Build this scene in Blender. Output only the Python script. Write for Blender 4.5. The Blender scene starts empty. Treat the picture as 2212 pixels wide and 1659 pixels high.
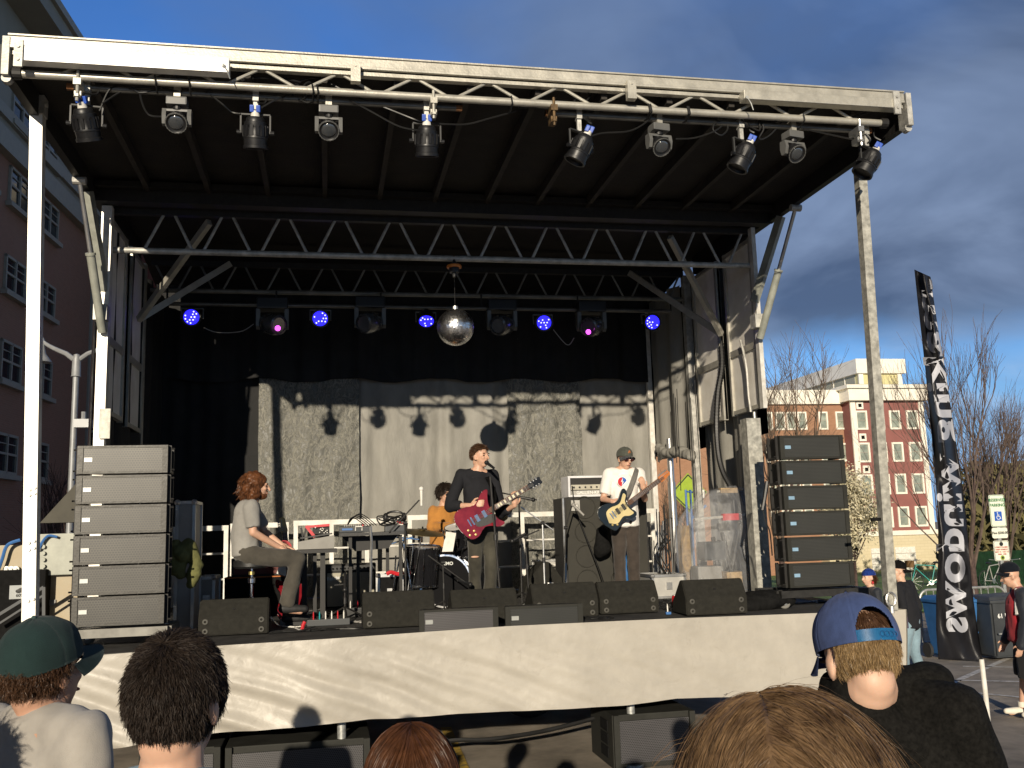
import bpy, bmesh, math, random
import numpy as np
from mathutils import Vector, Matrix, noise, Quaternion
random.seed(7); rng = np.random.default_rng(7)
R = math.radians
scene = bpy.context.scene
TMP = bpy.data.scenes.new('scratch')             # modifiers are evaluated here, then the scene is removed
COL = scene.collection

# ------------------------------------------------------------------ camera
FPX, CX, CY = 2050.0, 1106.0, 829.5            # reference raster 2212 x 1659
YAW, PITCH, ROLL = R(11.15), R(8.69), R(-1.73)
CAM = Vector((0, 0, 2.06))
_f = Vector((math.sin(YAW)*math.cos(PITCH), math.cos(YAW)*math.cos(PITCH), math.sin(PITCH)))
_r = Vector((math.cos(YAW), -math.sin(YAW), 0)); _u = _r.cross(_f)
RT = _r*math.cos(ROLL) + _u*math.sin(ROLL); UP = -_r*math.sin(ROLL) + _u*math.cos(ROLL); FW = _f
cam_data = bpy.data.cameras.new('camera')
cam = bpy.data.objects.new('camera', cam_data); COL.objects.link(cam)
m = Matrix((RT, UP, -FW)).transposed().to_4x4(); m.translation = CAM; cam.matrix_world = m
cam_data.sensor_fit = 'HORIZONTAL'; cam_data.sensor_width = 36; cam_data.lens = 36*FPX/2212
cam_data.clip_start = 0.05; cam_data.clip_end = 2000
scene.camera = cam
scene.view_settings.view_transform = 'Standard'; scene.view_settings.look = 'None'
scene.view_settings.exposure = 0.0; scene.view_settings.gamma = 1.0

# ------------------------------------------------------------------ sun and sky
SUN_AZ, SUN_EL = R(196.2), R(13.6)              # azimuth clockwise from +Y
sd = bpy.data.lights.new('sun', 'SUN'); sd.energy = 5.0; sd.angle = R(0.5); sd.color = (1.0, 0.88, 0.70)
sun = bpy.data.objects.new('sun', sd); COL.objects.link(sun)
tosun = Vector((math.sin(SUN_AZ)*math.cos(SUN_EL), math.cos(SUN_AZ)*math.cos(SUN_EL), math.sin(SUN_EL)))
sun.rotation_euler = tosun.to_track_quat('Z', 'Y').to_euler()
world = bpy.data.worlds.new('World'); scene.world = world; world.use_nodes = True
nt = world.node_tree; nt.nodes.clear()
def N(tree, typ, **kw):
    n = tree.nodes.new(typ)
    for k, v in kw.items():
        if k == 'inp':
            for kk, vv in v.items(): n.inputs[kk].default_value = vv
        else: setattr(n, k, v)
    return n
def build_world():
    L = nt.links.new
    sky = N(nt, 'ShaderNodeTexSky', sky_type='NISHITA', sun_disc=False, sun_elevation=SUN_EL, sun_rotation=SUN_AZ, air_density=1.3, dust_density=0.15, ozone_density=4.0)
    tc = N(nt, 'ShaderNodeTexCoord'); sep = N(nt, 'ShaderNodeSeparateXYZ'); L(tc.outputs['Generated'], sep.inputs[0])
    def mth(op, a, b=None, c=None):
        n = N(nt, 'ShaderNodeMath', operation=op)
        for i, v in enumerate((a, b, c)):
            if v is None: continue
            if isinstance(v, (int, float)): n.inputs[i].default_value = v
            else: L(v, n.inputs[i])
        return n.outputs[0]
    def ramp(v, pts):
        n = N(nt, 'ShaderNodeValToRGB'); e = n.color_ramp.elements
        while len(e) < len(pts): e.new(0.5)
        for el, (p, c) in zip(e, pts):
            el.position = p; el.color = (c, c, c, 1) if isinstance(c, (int, float)) else (*c, 1)
        L(v, n.inputs[0]); return n.outputs[0]
    def mix(f, a, b):
        n = N(nt, 'ShaderNodeMix', data_type='RGBA')
        L(f, n.inputs[0])
        for i, v in ((6, a), (7, b)):
            if isinstance(v, tuple): n.inputs[i].default_value = (*v, 1)
            else: L(v, n.inputs[i])
        return n.outputs[2]
    z = sep.outputs[2]; zz = mth('ADD', mth('MAXIMUM', z, 0.0), 0.30)
    cmb = N(nt, 'ShaderNodeCombineXYZ'); L(mth('DIVIDE', sep.outputs[0], zz), cmb.inputs[0]); L(mth('DIVIDE', sep.outputs[1], zz), cmb.inputs[1])
    def cloud(scale, det, rough, off, dist=0.4):
        mp = N(nt, 'ShaderNodeMapping'); mp.inputs['Location'].default_value = off; mp.inputs['Scale'].default_value = (scale, scale, scale)
        L(cmb.outputs[0], mp.inputs[0])
        n = N(nt, 'ShaderNodeTexNoise'); n.inputs['Scale'].default_value = 1; n.inputs['Detail'].default_value = det; n.inputs['Roughness'].default_value = rough; n.inputs['Distortion'].default_value = dist
        L(mp.outputs[0], n.inputs['Vector']); return n.outputs[0]
    skyc = N(nt, 'ShaderNodeVectorMath', operation='SCALE'); L(sky.outputs[0], skyc.inputs[0]); skyc.inputs[3].default_value = SKY_GAIN
    tn = N(nt, 'ShaderNodeVectorMath', operation='MULTIPLY'); L(skyc.outputs[0], tn.inputs[0]); tn.inputs[1].default_value = SKY_TINT
    base = tn.outputs[0]
    # high thin veil
    n1 = cloud(1.5, 5, 0.5, (3.1, 1.7, 0))
    c = mix(mth('MULTIPLY', ramp(n1, [(0.36, 0.0), (0.62, 1.0)]), 0.80), base, VEIL)
    # heavy slate bank between about 9 and 30 degrees of elevation, thicker to the right
    n2 = cloud(0.85, 7, 0.55, (0.4, 5.2, 0)); n2b = cloud(2.4, 5, 0.52, (7.4, 2.2, 0))
    lo = mth('ADD', z, mth('MULTIPLY', mth('SUBTRACT', n2b, 0.5), 0.075))
    bank = mth('MULTIPLY', ramp(lo, [(BANK0, 0.0), (BANK0+0.028, 1.0)]), ramp(mth('ADD', z, mth('MULTIPLY', mth('SUBTRACT', n2, 0.5), 0.5)), [(0.40, 1.0), (0.66, 0.0)]))
    bank = mth('MULTIPLY', bank, ramp(mth('ADD', sep.outputs[0], mth('MULTIPLY', mth('SUBTRACT', n2, 0.5), 0.5)), [(-0.10, 0.1), (0.34, 1.0)]))
    shade = mix(ramp(n2b, [(0.40, 0.0), (0.66, 1.0)]), BANK_D, BANK_L)
    c = mix(mth('MULTIPLY', bank, 0.93), c, shade)
    # low bright broken cloud under the bank
    n3 = cloud(3.4, 8, 0.58, (1.2, 9.1, 0), 0.6)
    low = mth('MULTIPLY', ramp(n3, [(0.46, 0.0), (0.62, 1.0)]), ramp(z, [(0.02, 0.95), (0.19, 0.0)]))
    c = mix(mth('MULTIPLY', low, 0.85), c, mix(ramp(n3, [(0.5, 0.0), (0.7, 1.0)]), (3.2, 3.9, 5.2), (6.4, 6.9, 7.6)))
    # dark overcast added to the unseen sky behind the camera to deepen shadows
    c = mix(mth('MULTIPLY', ramp(mth('MULTIPLY', sep.outputs[1], -1.0), [(0.0, 0.0), (0.35, 1.0)]), 0.9), c, (0.28, 0.32, 0.40))
    # blue grey haze line at the horizon
    c = mix(ramp(z, [(0.0, 0.95), (0.10, 0.55), (0.21, 0.0)]), c, (2.3, 4.2, 7.0))
    bg = N(nt, 'ShaderNodeBackground'); bg.inputs['Strength'].default_value = SKY_STR
    L(c, bg.inputs[0]); out = N(nt, 'ShaderNodeOutputWorld'); L(bg.outputs[0], out.inputs[0])
SKY_STR = 0.122; SKY_GAIN = 0.95; SKY_TINT = (0.48, 0.84, 1.42)
VEIL = (1.10, 1.68, 3.0); BANK_D = (0.66, 0.98, 1.72); BANK_L = (1.75, 2.35, 3.6); BANK0 = 0.162
build_world()

# ------------------------------------------------------------------ measuring helpers
def at(px, py, x=None, y=None, z=None):
    """world point on the ray through a reference pixel, on the plane x=, y= or z="""
    d = FW + RT*((px-CX)/FPX) - UP*((py-CY)/FPX)
    if x is not None: t = (x-CAM.x)/d.x
    elif y is not None: t = (y-CAM.y)/d.y
    else: t = (z-CAM.z)/d.z
    return CAM + d*t
DZ = 1.2                                          # deck height
def dk(px, py): return at(px, py, z=DZ)
def V(*a): return Vector(a)
def scratch_eval():
    with bpy.context.temp_override(scene=TMP, view_layer=TMP.view_layers[0]):
        dg = bpy.context.evaluated_depsgraph_get(); dg.update(); return dg

# ------------------------------------------------------------------ materials
MATS = {}
def mat(name, col, rough=0.6, metal=0.0, var=0.12, scale=6.0, bump=0.0, bscale=60.0, spec=0.5, emit=None, estr=0.0, alpha=None, sheen=0.0, coat=0.0, stain=None, stretch=(1, 1, 1), trans=0.0):
    if name in MATS: return MATS[name]
    mt = bpy.data.materials.new(name); mt.use_nodes = True; t = mt.node_tree; L = t.links.new
    b = t.nodes['Principled BSDF']; b.inputs['Roughness'].default_value = rough; b.inputs['Metallic'].default_value = metal
    b.inputs['Specular IOR Level'].default_value = spec
    if sheen: b.inputs['Sheen Weight'].default_value = sheen
    if coat: b.inputs['Coat Weight'].default_value = coat; b.inputs['Coat Roughness'].default_value = 0.08
    if trans: b.inputs['Transmission Weight'].default_value = trans
    tc = N(t, 'ShaderNodeTexCoord'); mp = N(t, 'ShaderNodeMapping'); mp.inputs['Scale'].default_value = stretch; L(tc.outputs['Object'], mp.inputs[0])
    ns = N(t, 'ShaderNodeTexNoise'); ns.inputs['Scale'].default_value = scale; ns.inputs['Detail'].default_value = 6; ns.inputs['Roughness'].default_value = 0.6; L(mp.outputs[0], ns.inputs['Vector'])
    rp = N(t, 'ShaderNodeValToRGB'); e = rp.color_ramp.elements; e[0].position = 0.3; e[1].position = 0.72
    c = Vector(col)
    lo = c*(1-var*1.6); hi = c*(1+var)
    if stain is not None: lo = Vector(stain)
    e[0].color = (*[max(0, v) for v in lo], 1); e[1].color = (*[min(1, v) for v in hi], 1)
    L(ns.outputs[0], rp.inputs[0]); L(rp.outputs[0], b.inputs['Base Color'])
    rr = N(t, 'ShaderNodeMapRange'); rr.inputs['To Min'].default_value = max(0.02, rough-0.1); rr.inputs['To Max'].default_value = min(1, rough+0.12); L(ns.outputs[0], rr.inputs[0]); L(rr.outputs[0], b.inputs['Roughness'])
    if bump:
        n2 = N(t, 'ShaderNodeTexNoise'); n2.inputs['Scale'].default_value = bscale; n2.inputs['Detail'].default_value = 5; L(mp.outputs[0], n2.inputs['Vector'])
        bp = N(t, 'ShaderNodeBump'); bp.inputs['Strength'].default_value = bump; bp.inputs['Distance'].default_value = 0.02; L(n2.outputs[0], bp.inputs['Height']); L(bp.outputs[0], b.inputs['Normal'])
    if emit: b.inputs['Emission Color'].default_value = (*emit, 1); b.inputs['Emission Strength'].default_value = estr
    MATS[name] = mt; return mt
def M(n): return MATS[n]

def pat_mat(name, build):
    mt = bpy.data.materials.new(name); mt.use_nodes = True
    build(mt.node_tree, mt.node_tree.nodes['Principled BSDF'], mt.node_tree.links.new); MATS[name] = mt; return mt
def mnode(t, L, op, a, b=None, c=None):
    n = N(t, 'ShaderNodeMath', operation=op)
    for i, v in enumerate((a, b, c)):
        if v is None: continue
        if isinstance(v, (int, float)): n.inputs[i].default_value = v
        else: L(v, n.inputs[i])
    return n.outputs[0]
def rnode(t, L, v, pts):
    n = N(t, 'ShaderNodeValToRGB'); e = n.color_ramp.elements
    while len(e) < len(pts): e.new(0.5)
    for el, (p, c) in zip(e, pts):
        el.position = p; el.color = (c, c, c, 1) if isinstance(c, (int, float)) else (*c, 1)
    L(v, n.inputs[0]); return n.outputs[0]
def mixn(t, L, f, a, b):
    n = N(t, 'ShaderNodeMix', data_type='RGBA')
    if isinstance(f, (int, float)): n.inputs[0].default_value = f
    else: L(f, n.inputs[0])
    for i, v in ((6, a), (7, b)):
        if isinstance(v, tuple): n.inputs[i].default_value = (*v, 1)
        else: L(v, n.inputs[i])
    return n.outputs[2]
def noisen(t, L, vec, scale, det=5, rough=0.6, dist=0.0):
    n = N(t, 'ShaderNodeTexNoise'); n.inputs['Scale'].default_value = scale; n.inputs['Detail'].default_value = det; n.inputs['Roughness'].default_value = rough; n.inputs['Distortion'].default_value = dist
    L(vec, n.inputs['Vector']); return n.outputs[0]

# ------------------------------------------------------------------ mesh helpers
class MB:
    """collects shapes, links them as ONE mesh object"""
    def __init__(s): s.bm = bmesh.new()
    def _add(s, vs, fs):
        b = [s.bm.verts.new(v) for v in vs]
        for f in fs:
            try: s.bm.faces.new([b[i] for i in f])
            except ValueError: pass
        return s
    def box(s, c, sz, rot=None, taper=1.0, bev=0.0):
        c = Vector(c); h = Vector(sz)/2; vs = []
        for z in (-1, 1):
            k = taper if z > 0 else 1
            for x, y in ((-1, -1), (1, -1), (1, 1), (-1, 1)):
                v = Vector((x*h.x*k, y*h.y*k, z*h.z))
                if rot is not None: v = rot @ v
                vs.append(c+v)
        fs = [(3, 2, 1, 0), (4, 5, 6, 7), (0, 1, 5, 4), (1, 2, 6, 5), (2, 3, 7, 6), (3, 0, 4, 7)]
        if bev:
            bm2 = bmesh.new(); b = [bm2.verts.new(v) for v in vs]
            for f in fs: bm2.faces.new([b[i] for i in f])
            bmesh.ops.bevel(bm2, geom=bm2.edges[:], offset=bev, segments=2, affect='EDGES', profile=0.7)
            mm = bpy.data.meshes.new('t'); bm2.to_mesh(mm); bm2.free(); s.bm.from_mesh(mm); bpy.data.meshes.remove(mm); return s
        return s._add(vs, fs)
    def cyl(s, p0, p1, r0, r1=None, n=12, cap=True):
        if r1 is None: r1 = r0
        p0, p1 = Vector(p0), Vector(p1); d = p1-p0
        if d.length < 1e-7: return s
        q = d.to_track_quat('Z', 'Y'); vs = []
        for p, r in ((p0, r0), (p1, r1)):
            for i in range(n):
                a = 2*math.pi*i/n; vs.append(p + q @ Vector((r*math.cos(a), r*math.sin(a), 0)))
        fs = [(i, (i+1) % n, n+(i+1) % n, n+i) for i in range(n)]
        if cap: fs += [tuple(range(n-1, -1, -1)), tuple(range(n, 2*n))]
        return s._add(vs, fs)
    def bar(s, p0, p1, w, h=None, up=(0, 0, 1)):
        p0, p1 = Vector(p0), Vector(p1); d = (p1-p0).normalized(); u = Vector(up)
        if abs(d.dot(u)) > 0.98: u = Vector((0, 1, 0))
        sd_ = d.cross(u).normalized(); u = sd_.cross(d); h = h or w
        vs = [p + sd_*a*w/2 + u*b*h/2 for p in (p0, p1) for a, b in ((-1, -1), (1, -1), (1, 1), (-1, 1))]
        return s._add(vs, [(3, 2, 1, 0), (4, 5, 6, 7), (0, 1, 5, 4), (1, 2, 6, 5), (2, 3, 7, 6), (3, 0, 4, 7)])
    def tube(s, pts, r, n=6, r1=None):
        pts = [Vector(p) for p in pts]; k = len(pts); vs = []; prev = None
        for i, p in enumerate(pts):
            d = (pts[min(i+1, k-1)]-pts[max(i-1, 0)])
            if d.length < 1e-9: d = Vector((0, 0, 1))
            d.normalize()
            if prev is None:
                a = Vector((0, 0, 1)) if abs(d.z) < 0.9 else Vector((1, 0, 0)); u = d.cross(a).normalized()
            else:
                u = (prev - d*prev.dot(d))
                u = u.normalized() if u.length > 1e-6 else d.orthogonal().normalized()
            prev = u; v = d.cross(u); rr = r if r1 is None else r+(r1-r)*i/(k-1)
            for j in range(n):
                a = 2*math.pi*j/n; vs.append(p+u*(rr*math.cos(a))+v*(rr*math.sin(a)))
        fs = [(i*n+j, i*n+(j+1) % n, (i+1)*n+(j+1) % n, (i+1)*n+j) for i in range(k-1) for j in range(n)]
        fs += [tuple(range(n-1, -1, -1)), tuple(range((k-1)*n, k*n))]
        return s._add(vs, fs)
    def lathe(s, prof, c=(0, 0, 0), axis=(0, 0, 1), n=24):
        c = Vector(c); q = Vector(axis).to_track_quat('Z', 'Y'); vs = []; fs = []; k = len(prof)
        for r, z in prof:
            for i in range(n):
                a = 2*math.pi*i/n; vs.append(c+q @ Vector((max(r, 1e-4)*math.cos(a), max(r, 1e-4)*math.sin(a), z)))
        for j in range(k-1):
            for i in range(n): fs.append((j*n+i, j*n+(i+1) % n, (j+1)*n+(i+1) % n, (j+1)*n+i))
        if prof[0][0] < 2e-3: fs.append(tuple(range(n-1, -1, -1)))
        if prof[-1][0] < 2e-3: fs.append(tuple(range((k-1)*n, k*n)))
        return s._add(vs, fs)
    def prism(s, poly, o, ux, uy, d):
        """2-D outline in the frame (ux, uy) at o, pushed along d"""
        o, ux, uy, d = Vector(o), Vector(ux), Vector(uy), Vector(d); n = len(poly)
        vs = [o+ux*a+uy*b for a, b in poly] + [o+ux*a+uy*b+d for a, b in poly]
        fs = [tuple(range(n-1, -1, -1)), tuple(range(n, 2*n))]+[(i, (i+1) % n, n+(i+1) % n, n+i) for i in range(n)]
        return s._add(vs, fs)
    def ell(s, c, rad, rot=None, nu=16, nv=10):
        c = Vector(c); vs = []; fs = []
        for j in range(nv+1):
            th = math.pi*j/nv
            for i in range(nu):
                a = 2*math.pi*i/nu; v = Vector((rad[0]*max(math.sin(th), 1e-3)*math.cos(a), rad[1]*max(math.sin(th), 1e-3)*math.sin(a), rad[2]*math.cos(th)))
                vs.append(c+(rot @ v if rot is not None else v))
        for j in range(nv):
            for i in range(nu): fs.append((j*nu+i, (j+1)*nu+i, (j+1)*nu+(i+1) % nu, j*nu+(i+1) % nu))
        fs += [tuple(range(nu)), tuple(range((nv+1)*nu-1, nv*nu-1, -1))]
        return s._add(vs, fs)
    def grid(s, fn, nu, nv):
        vs = [fn(i/nu, j/nv) for j in range(nv+1) for i in range(nu+1)]
        fs = [(j*(nu+1)+i, j*(nu+1)+i+1, (j+1)*(nu+1)+i+1, (j+1)*(nu+1)+i) for j in range(nv) for i in range(nu)]
        return s._add(vs, fs)
    def quad(s, *p): return s._add([Vector(q) for q in p], [tuple(range(len(p)))])
    def build(s, name, material, parent=None, smooth=False, thick=0.0, angle=40):
        bm = s.bm
        if thick: bmesh.ops.solidify(bm, geom=bm.faces[:], thickness=thick)
        bmesh.ops.recalc_face_normals(bm, faces=bm.faces[:])
        me = bpy.data.meshes.new(name); bm.to_mesh(me); bm.free(); s.bm = None
        return link(name, me, material, parent, smooth, angle)
def link(name, me, material, parent=None, smooth=False, angle=40):
    o = bpy.data.objects.new(name, me); COL.objects.link(o)
    me.materials.append(MATS[material] if isinstance(material, str) else material)
    if smooth:
        me.polygons.foreach_set('use_smooth', [True]*len(me.polygons))
        if angle < 180: me.set_sharp_from_angle(angle=R(angle))
    if parent is not None:
        pm = ROOTM.get(parent.name)
        o.parent = parent
        if pm is not None: o.matrix_parent_inverse = pm.inverted()
    return o
ROOTM = {}
def thing(name, label, cat, loc=(0, 0, 0), group=None, rz=0.0):
    """an Empty at the thing's base; parts are given in world coordinates"""
    o = bpy.data.objects.new(name, None); COL.objects.link(o); o.empty_display_size = 0.1
    o.location = Vector(loc); o.rotation_euler = (0, 0, rz)
    ROOTM[o.name] = Matrix.Translation(Vector(loc)) @ Matrix.Rotation(rz, 4, 'Z')
    tag(o, label, cat, group); return o
def tag(o, label=None, cat=None, group=None, kind=None):
    if label: o['label'] = label
    if cat: o['category'] = cat
    if group: o['group'] = group
    if kind: o['kind'] = kind
    return o
def dup(root, delta=None, label=None, group=None, mw=None):
    """copy a thing with its parts and sub-parts"""
    r = root.copy(); COL.objects.link(r)
    if mw is not None: r.matrix_world = mw
    elif delta is not None: r.location = root.location+Vector(delta)
    if label: r['label'] = label
    if group: r['group'] = group
    for ch in list(root.children):
        c = ch.copy(); COL.objects.link(c); c.parent = r
        for g in ch.children:
            d = g.copy(); COL.objects.link(d); d.parent = c
    return r
def text_mesh(body, size, bold=0.0, extrude=0.002, align='CENTER'):
    cu = bpy.data.curves.new('t', 'FONT'); cu.body = body; cu.size = size; cu.align_x = align; cu.align_y = 'CENTER'; cu.offset = bold; cu.extrude = extrude; cu.resolution_u = 4
    o = bpy.data.objects.new('t', cu); TMP.collection.objects.link(o); dg = scratch_eval()
    me = bpy.data.meshes.new_from_object(o.evaluated_get(dg)); bpy.data.objects.remove(o); bpy.data.curves.remove(cu); return me
def text(name, body, size, mat_, o, ux, uy, parent=None, bold=0.0, extrude=0.0015):
    me = text_mesh(body, size, bold, extrude); ux, uy, o = Vector(ux).normalized(), Vector(uy).normalized(), Vector(o)
    mm = Matrix((ux, uy, ux.cross(uy))).transposed().to_4x4(); mm.translation = o; me.transform(mm)
    return link(name, me, mat_, parent)

def blob(name, prims, material, parent=None, voxel=0.008, it=5, disp=0.0, dscale=9.0, aniso=(1, 1, 1), smooth=True):
    """one continuous surface grown round tapered capsules, cones and ellipsoids"""
    b = MB()
    for p in prims:
        if p[0] == 'cap':
            _, p0, r0, p1, r1 = p
            b.cyl(p0, p1, r0, r1, 14); b.ell(p0, (r0,)*3, None, 14, 9); b.ell(p1, (r1,)*3, None, 14, 9)
        elif p[0] == 'cone': b.cyl(p[1], p[3], p[2], p[4], 20)
        elif p[0] == 'ell': b.ell(p[1], p[2], p[3] if len(p) > 3 else None, 18, 12)
        elif p[0] == 'loft':                      # stacked ellipses: (centre, axis_a, axis_b)
            rings = p[1]; n = 24; vs = []; fs = []
            for c, a, bb in rings:
                for i in range(n):
                    t = 2*math.pi*i/n; ct, st = math.cos(t), math.sin(t)
                    ct = math.copysign(abs(ct)**0.85, ct); st = math.copysign(abs(st)**0.85, st)
                    vs.append(Vector(c)+Vector(a)*ct+Vector(bb)*st)
            for j in range(len(rings)-1):
                for i in range(n): fs.append((j*n+i, j*n+(i+1) % n, (j+1)*n+(i+1) % n, (j+1)*n+i))
            fs += [tuple(range(n-1, -1, -1)), tuple(range((len(rings)-1)*n, len(rings)*n))]
            b._add(vs, fs)
    bmesh.ops.recalc_face_normals(b.bm, faces=b.bm.faces[:])
    me = bpy.data.meshes.new('t'); b.bm.to_mesh(me); b.bm.free()
    o = bpy.data.objects.new('t', me); TMP.collection.objects.link(o)
    rm = o.modifiers.new('r', 'REMESH'); rm.mode = 'VOXEL'; rm.voxel_size = voxel
    if it: sm = o.modifiers.new('s', 'SMOOTH'); sm.factor = 0.5; sm.iterations = it
    dg = scratch_eval()
    nm = bpy.data.meshes.new_from_object(o.evaluated_get(dg)); bpy.data.objects.remove(o); bpy.data.meshes.remove(me)
    nm.name = name; nm.materials.clear()
    if disp:
        n_ = len(nm.vertices); co = np.empty(n_*3, np.float32); no = np.empty(n_*3, np.float32)
        nm.vertices.foreach_get('co', co); nm.vertex_normals.foreach_get('vector', no); co = co.reshape(-1, 3); no = no.reshape(-1, 3)
        qs = (co*np.array(aniso)*dscale).tolist(); k = np.array([noise.noise(q)+0.5*noise.noise((q[0]*2.1+5, q[1]*2.1+1, q[2]*2.1+2)) for q in qs])*disp+disp*.45
        nm.vertices.foreach_set('co', (co+no*k[:, None]).astype(np.float32).ravel()); nm.update()
    return link(name, nm, material, parent, smooth, 180)
# ------------------------------------------------------------------ material palette
mat('asphalt', (0.31, 0.265, 0.21), 0.9, var=0.32, scale=1.7, bump=0.6, bscale=140)
mat('grass', (0.15, 0.25, 0.045), 0.9, var=0.45, scale=1.2, bump=1.0, bscale=40)
mat('paint_white', (0.60, 0.57, 0.52), 0.8, var=0.35, scale=14)
mat('paint_yellow', (0.62, 0.40, 0.04), 0.75, var=0.2, scale=18, stain=(0.16, 0.12, 0.05))
mat('alu_bright', (0.80, 0.79, 0.76), 0.42, metal=0.3, var=0.08, scale=4)
mat('alu', (0.48, 0.46, 0.40), 0.42, metal=0.4, var=0.12, scale=9, bump=0.08)
mat('alu_dull', (0.52, 0.51, 0.47), 0.55, metal=0.5, var=0.25, scale=12, bump=0.15)
mat('white_paint', (0.80, 0.79, 0.75), 0.45, var=0.08, scale=7, stain=(0.6, 0.57, 0.5))
mat('rust', (0.20, 0.085, 0.03), 0.85, var=0.4, scale=30, bump=0.4)
mat('black_steel', (0.022, 0.021, 0.02), 0.55, metal=0.2, var=0.3, scale=20)
mat('ply_dark', (0.017, 0.014, 0.012), 0.85, var=0.4, scale=5, bump=0.3)
mat('deck_black', (0.045, 0.043, 0.040), 0.8, var=0.45, scale=7, bump=0.3, stain=(0.016, 0.015, 0.015))
mat('black_plastic', (0.018, 0.018, 0.018), 0.45, var=0.25, scale=25, bump=0.05)
mat('black_matte', (0.011, 0.011, 0.011), 0.9, var=0.25, scale=25, spec=0.1)
mat('cab_paint', (0.026, 0.025, 0.021), 0.75, var=0.18, scale=24, bump=0.35, bscale=260, spec=0.15)
mat('cable', (0.012, 0.012, 0.012), 0.45)
mat('cable_blue', (0.05, 0.16, 0.42), 0.5)
mat('chrome', (0.86, 0.86, 0.87), 0.12, metal=1.0, var=0.03)
mat('steel', (0.56, 0.56, 0.55), 0.35, metal=0.85, var=0.1)
mat('galv', (0.50, 0.51, 0.49), 0.5, metal=0.6, var=0.25, scale=25)
mat('blue_plug', (0.03, 0.10, 0.50), 0.45)
mat('red_plastic', (0.55, 0.02, 0.03), 0.4, var=0.1)
mat('grey_plastic', (0.30, 0.29, 0.27), 0.5, var=0.08)
mat('silver_gear', (0.46, 0.45, 0.42), 0.45, metal=0.25, var=0.08)
mat('glass_dark', (0.02, 0.025, 0.03), 0.06, spec=0.8, var=0.05)
mat('glass_pane', (0.30, 0.33, 0.27), 0.12, spec=0.8, var=0.35, scale=1.2)
mat('orange_motor', (0.70, 0.22, 0.03), 0.4)
mat('teal', (0.02, 0.34, 0.36), 0.6); mat('olive', (0.15, 0.15, 0.05), 0.9, var=0.2, bump=0.4, bscale=40)
mat('maroon', (0.27, 0.105, 0.092), 0.85, var=0.10, scale=0.6, bump=0.15)
mat('cornice', (0.86, 0.81, 0.70), 0.6, var=0.06, scale=1)
mat('cream', (0.62, 0.57, 0.30), 0.8, var=0.06); mat('pent_side', (0.34, 0.34, 0.27), 0.8, var=0.08)
mat('siding', (0.30, 0.28, 0.23), 0.85, var=0.06, scale=1); mat('trim', (0.33, 0.31, 0.26), 0.7, var=0.06)
mat('lamp_grey', (0.30, 0.31, 0.32), 0.5, metal=0.3); mat('bark', (0.085, 0.055, 0.048), 0.9, var=0.35, scale=18)
mat('twig', (0.13, 0.092, 0.066), 0.9, var=0.3); mat('twig_red', (0.115, 0.082, 0.066), 0.9, var=0.3); mat('blossom', (0.66, 0.60, 0.42), 0.8, var=0.3, scale=3)
mat('scrub', (0.16, 0.14, 0.055), 0.95, var=0.5, scale=0.35); mat('screen_green', (0.012, 0.055, 0.022), 0.9, var=0.3)
mat('bin_blue', (0.03, 0.13, 0.34), 0.5); mat('bin_grey', (0.045, 0.05, 0.055), 0.5); mat('white_ink', (0.82, 0.82, 0.80), 0.6, var=0.05)
mat('sign_white', (0.78, 0.80, 0.68), 0.45, var=0.05); mat('sign_green', (0.03, 0.22, 0.07), 0.5); mat('sign_blue', (0.02, 0.11, 0.50), 0.5)
mat('ink_black', (0.02, 0.02, 0.02), 0.6); mat('ink_red', (0.55, 0.08, 0.06), 0.6); mat('sign_lime', (0.30, 0.42, 0.03), 0.6)
mat('wicker', (0.22, 0.12, 0.05), 0.8, var=0.3, scale=60); mat('bike_teal', (0.05, 0.34, 0.30), 0.4); mat('tyre', (0.025, 0.025, 0.025), 0.8)
mat('timber', (0.42, 0.29, 0.15), .8, var=.3, scale=20)
mat('hydraulic_paint', (0.34, 0.35, 0.30), 0.5, metal=0.1, var=0.2)

def brick(name, c1, c2, mortar, scale):
    def f(t, b, L):
        tc = N(t, 'ShaderNodeTexCoord'); sp = N(t, 'ShaderNodeSeparateXYZ'); L(tc.outputs['Object'], sp.inputs[0])
        cb = N(t, 'ShaderNodeCombineXYZ'); L(mnode(t, L, 'ADD', sp.outputs[0], sp.outputs[1]), cb.inputs[0]); L(sp.outputs[2], cb.inputs[1])
        br = N(t, 'ShaderNodeTexBrick'); br.inputs['Color1'].default_value = (*c1, 1); br.inputs['Color2'].default_value = (*c2, 1); br.inputs['Mortar'].default_value = (*mortar, 1)
        br.inputs['Scale'].default_value = scale; br.inputs['Mortar Size'].default_value = 0.015; br.inputs['Brick Width'].default_value = 0.9; br.inputs['Row Height'].default_value = 0.3
        L(cb.outputs[0], br.inputs['Vector'])
        n = noisen(t, L, tc.outputs['Object'], 0.5); L(mixn(t, L, mnode(t, L, 'MULTIPLY', n, 0.5), br.outputs[0], mortar), b.inputs['Base Color']); b.inputs['Roughness'].default_value = 0.9
    return pat_mat(name, f)
brick('brick_dark', (0.26, 0.115, 0.072), (0.30, 0.135, 0.085), (0.28, 0.21, 0.15), 4.0)
brick('brick_red', (0.20, 0.048, 0.032), (0.23, 0.06, 0.038), (0.12, 0.07, 0.06), 4.0)
brick('brick_orange', (0.28, 0.125, 0.065), (0.34, 0.16, 0.09), (0.36, 0.25, 0.17), 2.6)
brick('stone_base', (0.62, 0.54, 0.36), (0.66, 0.58, 0.40), (0.50, 0.43, 0.28), 1.1)

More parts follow.
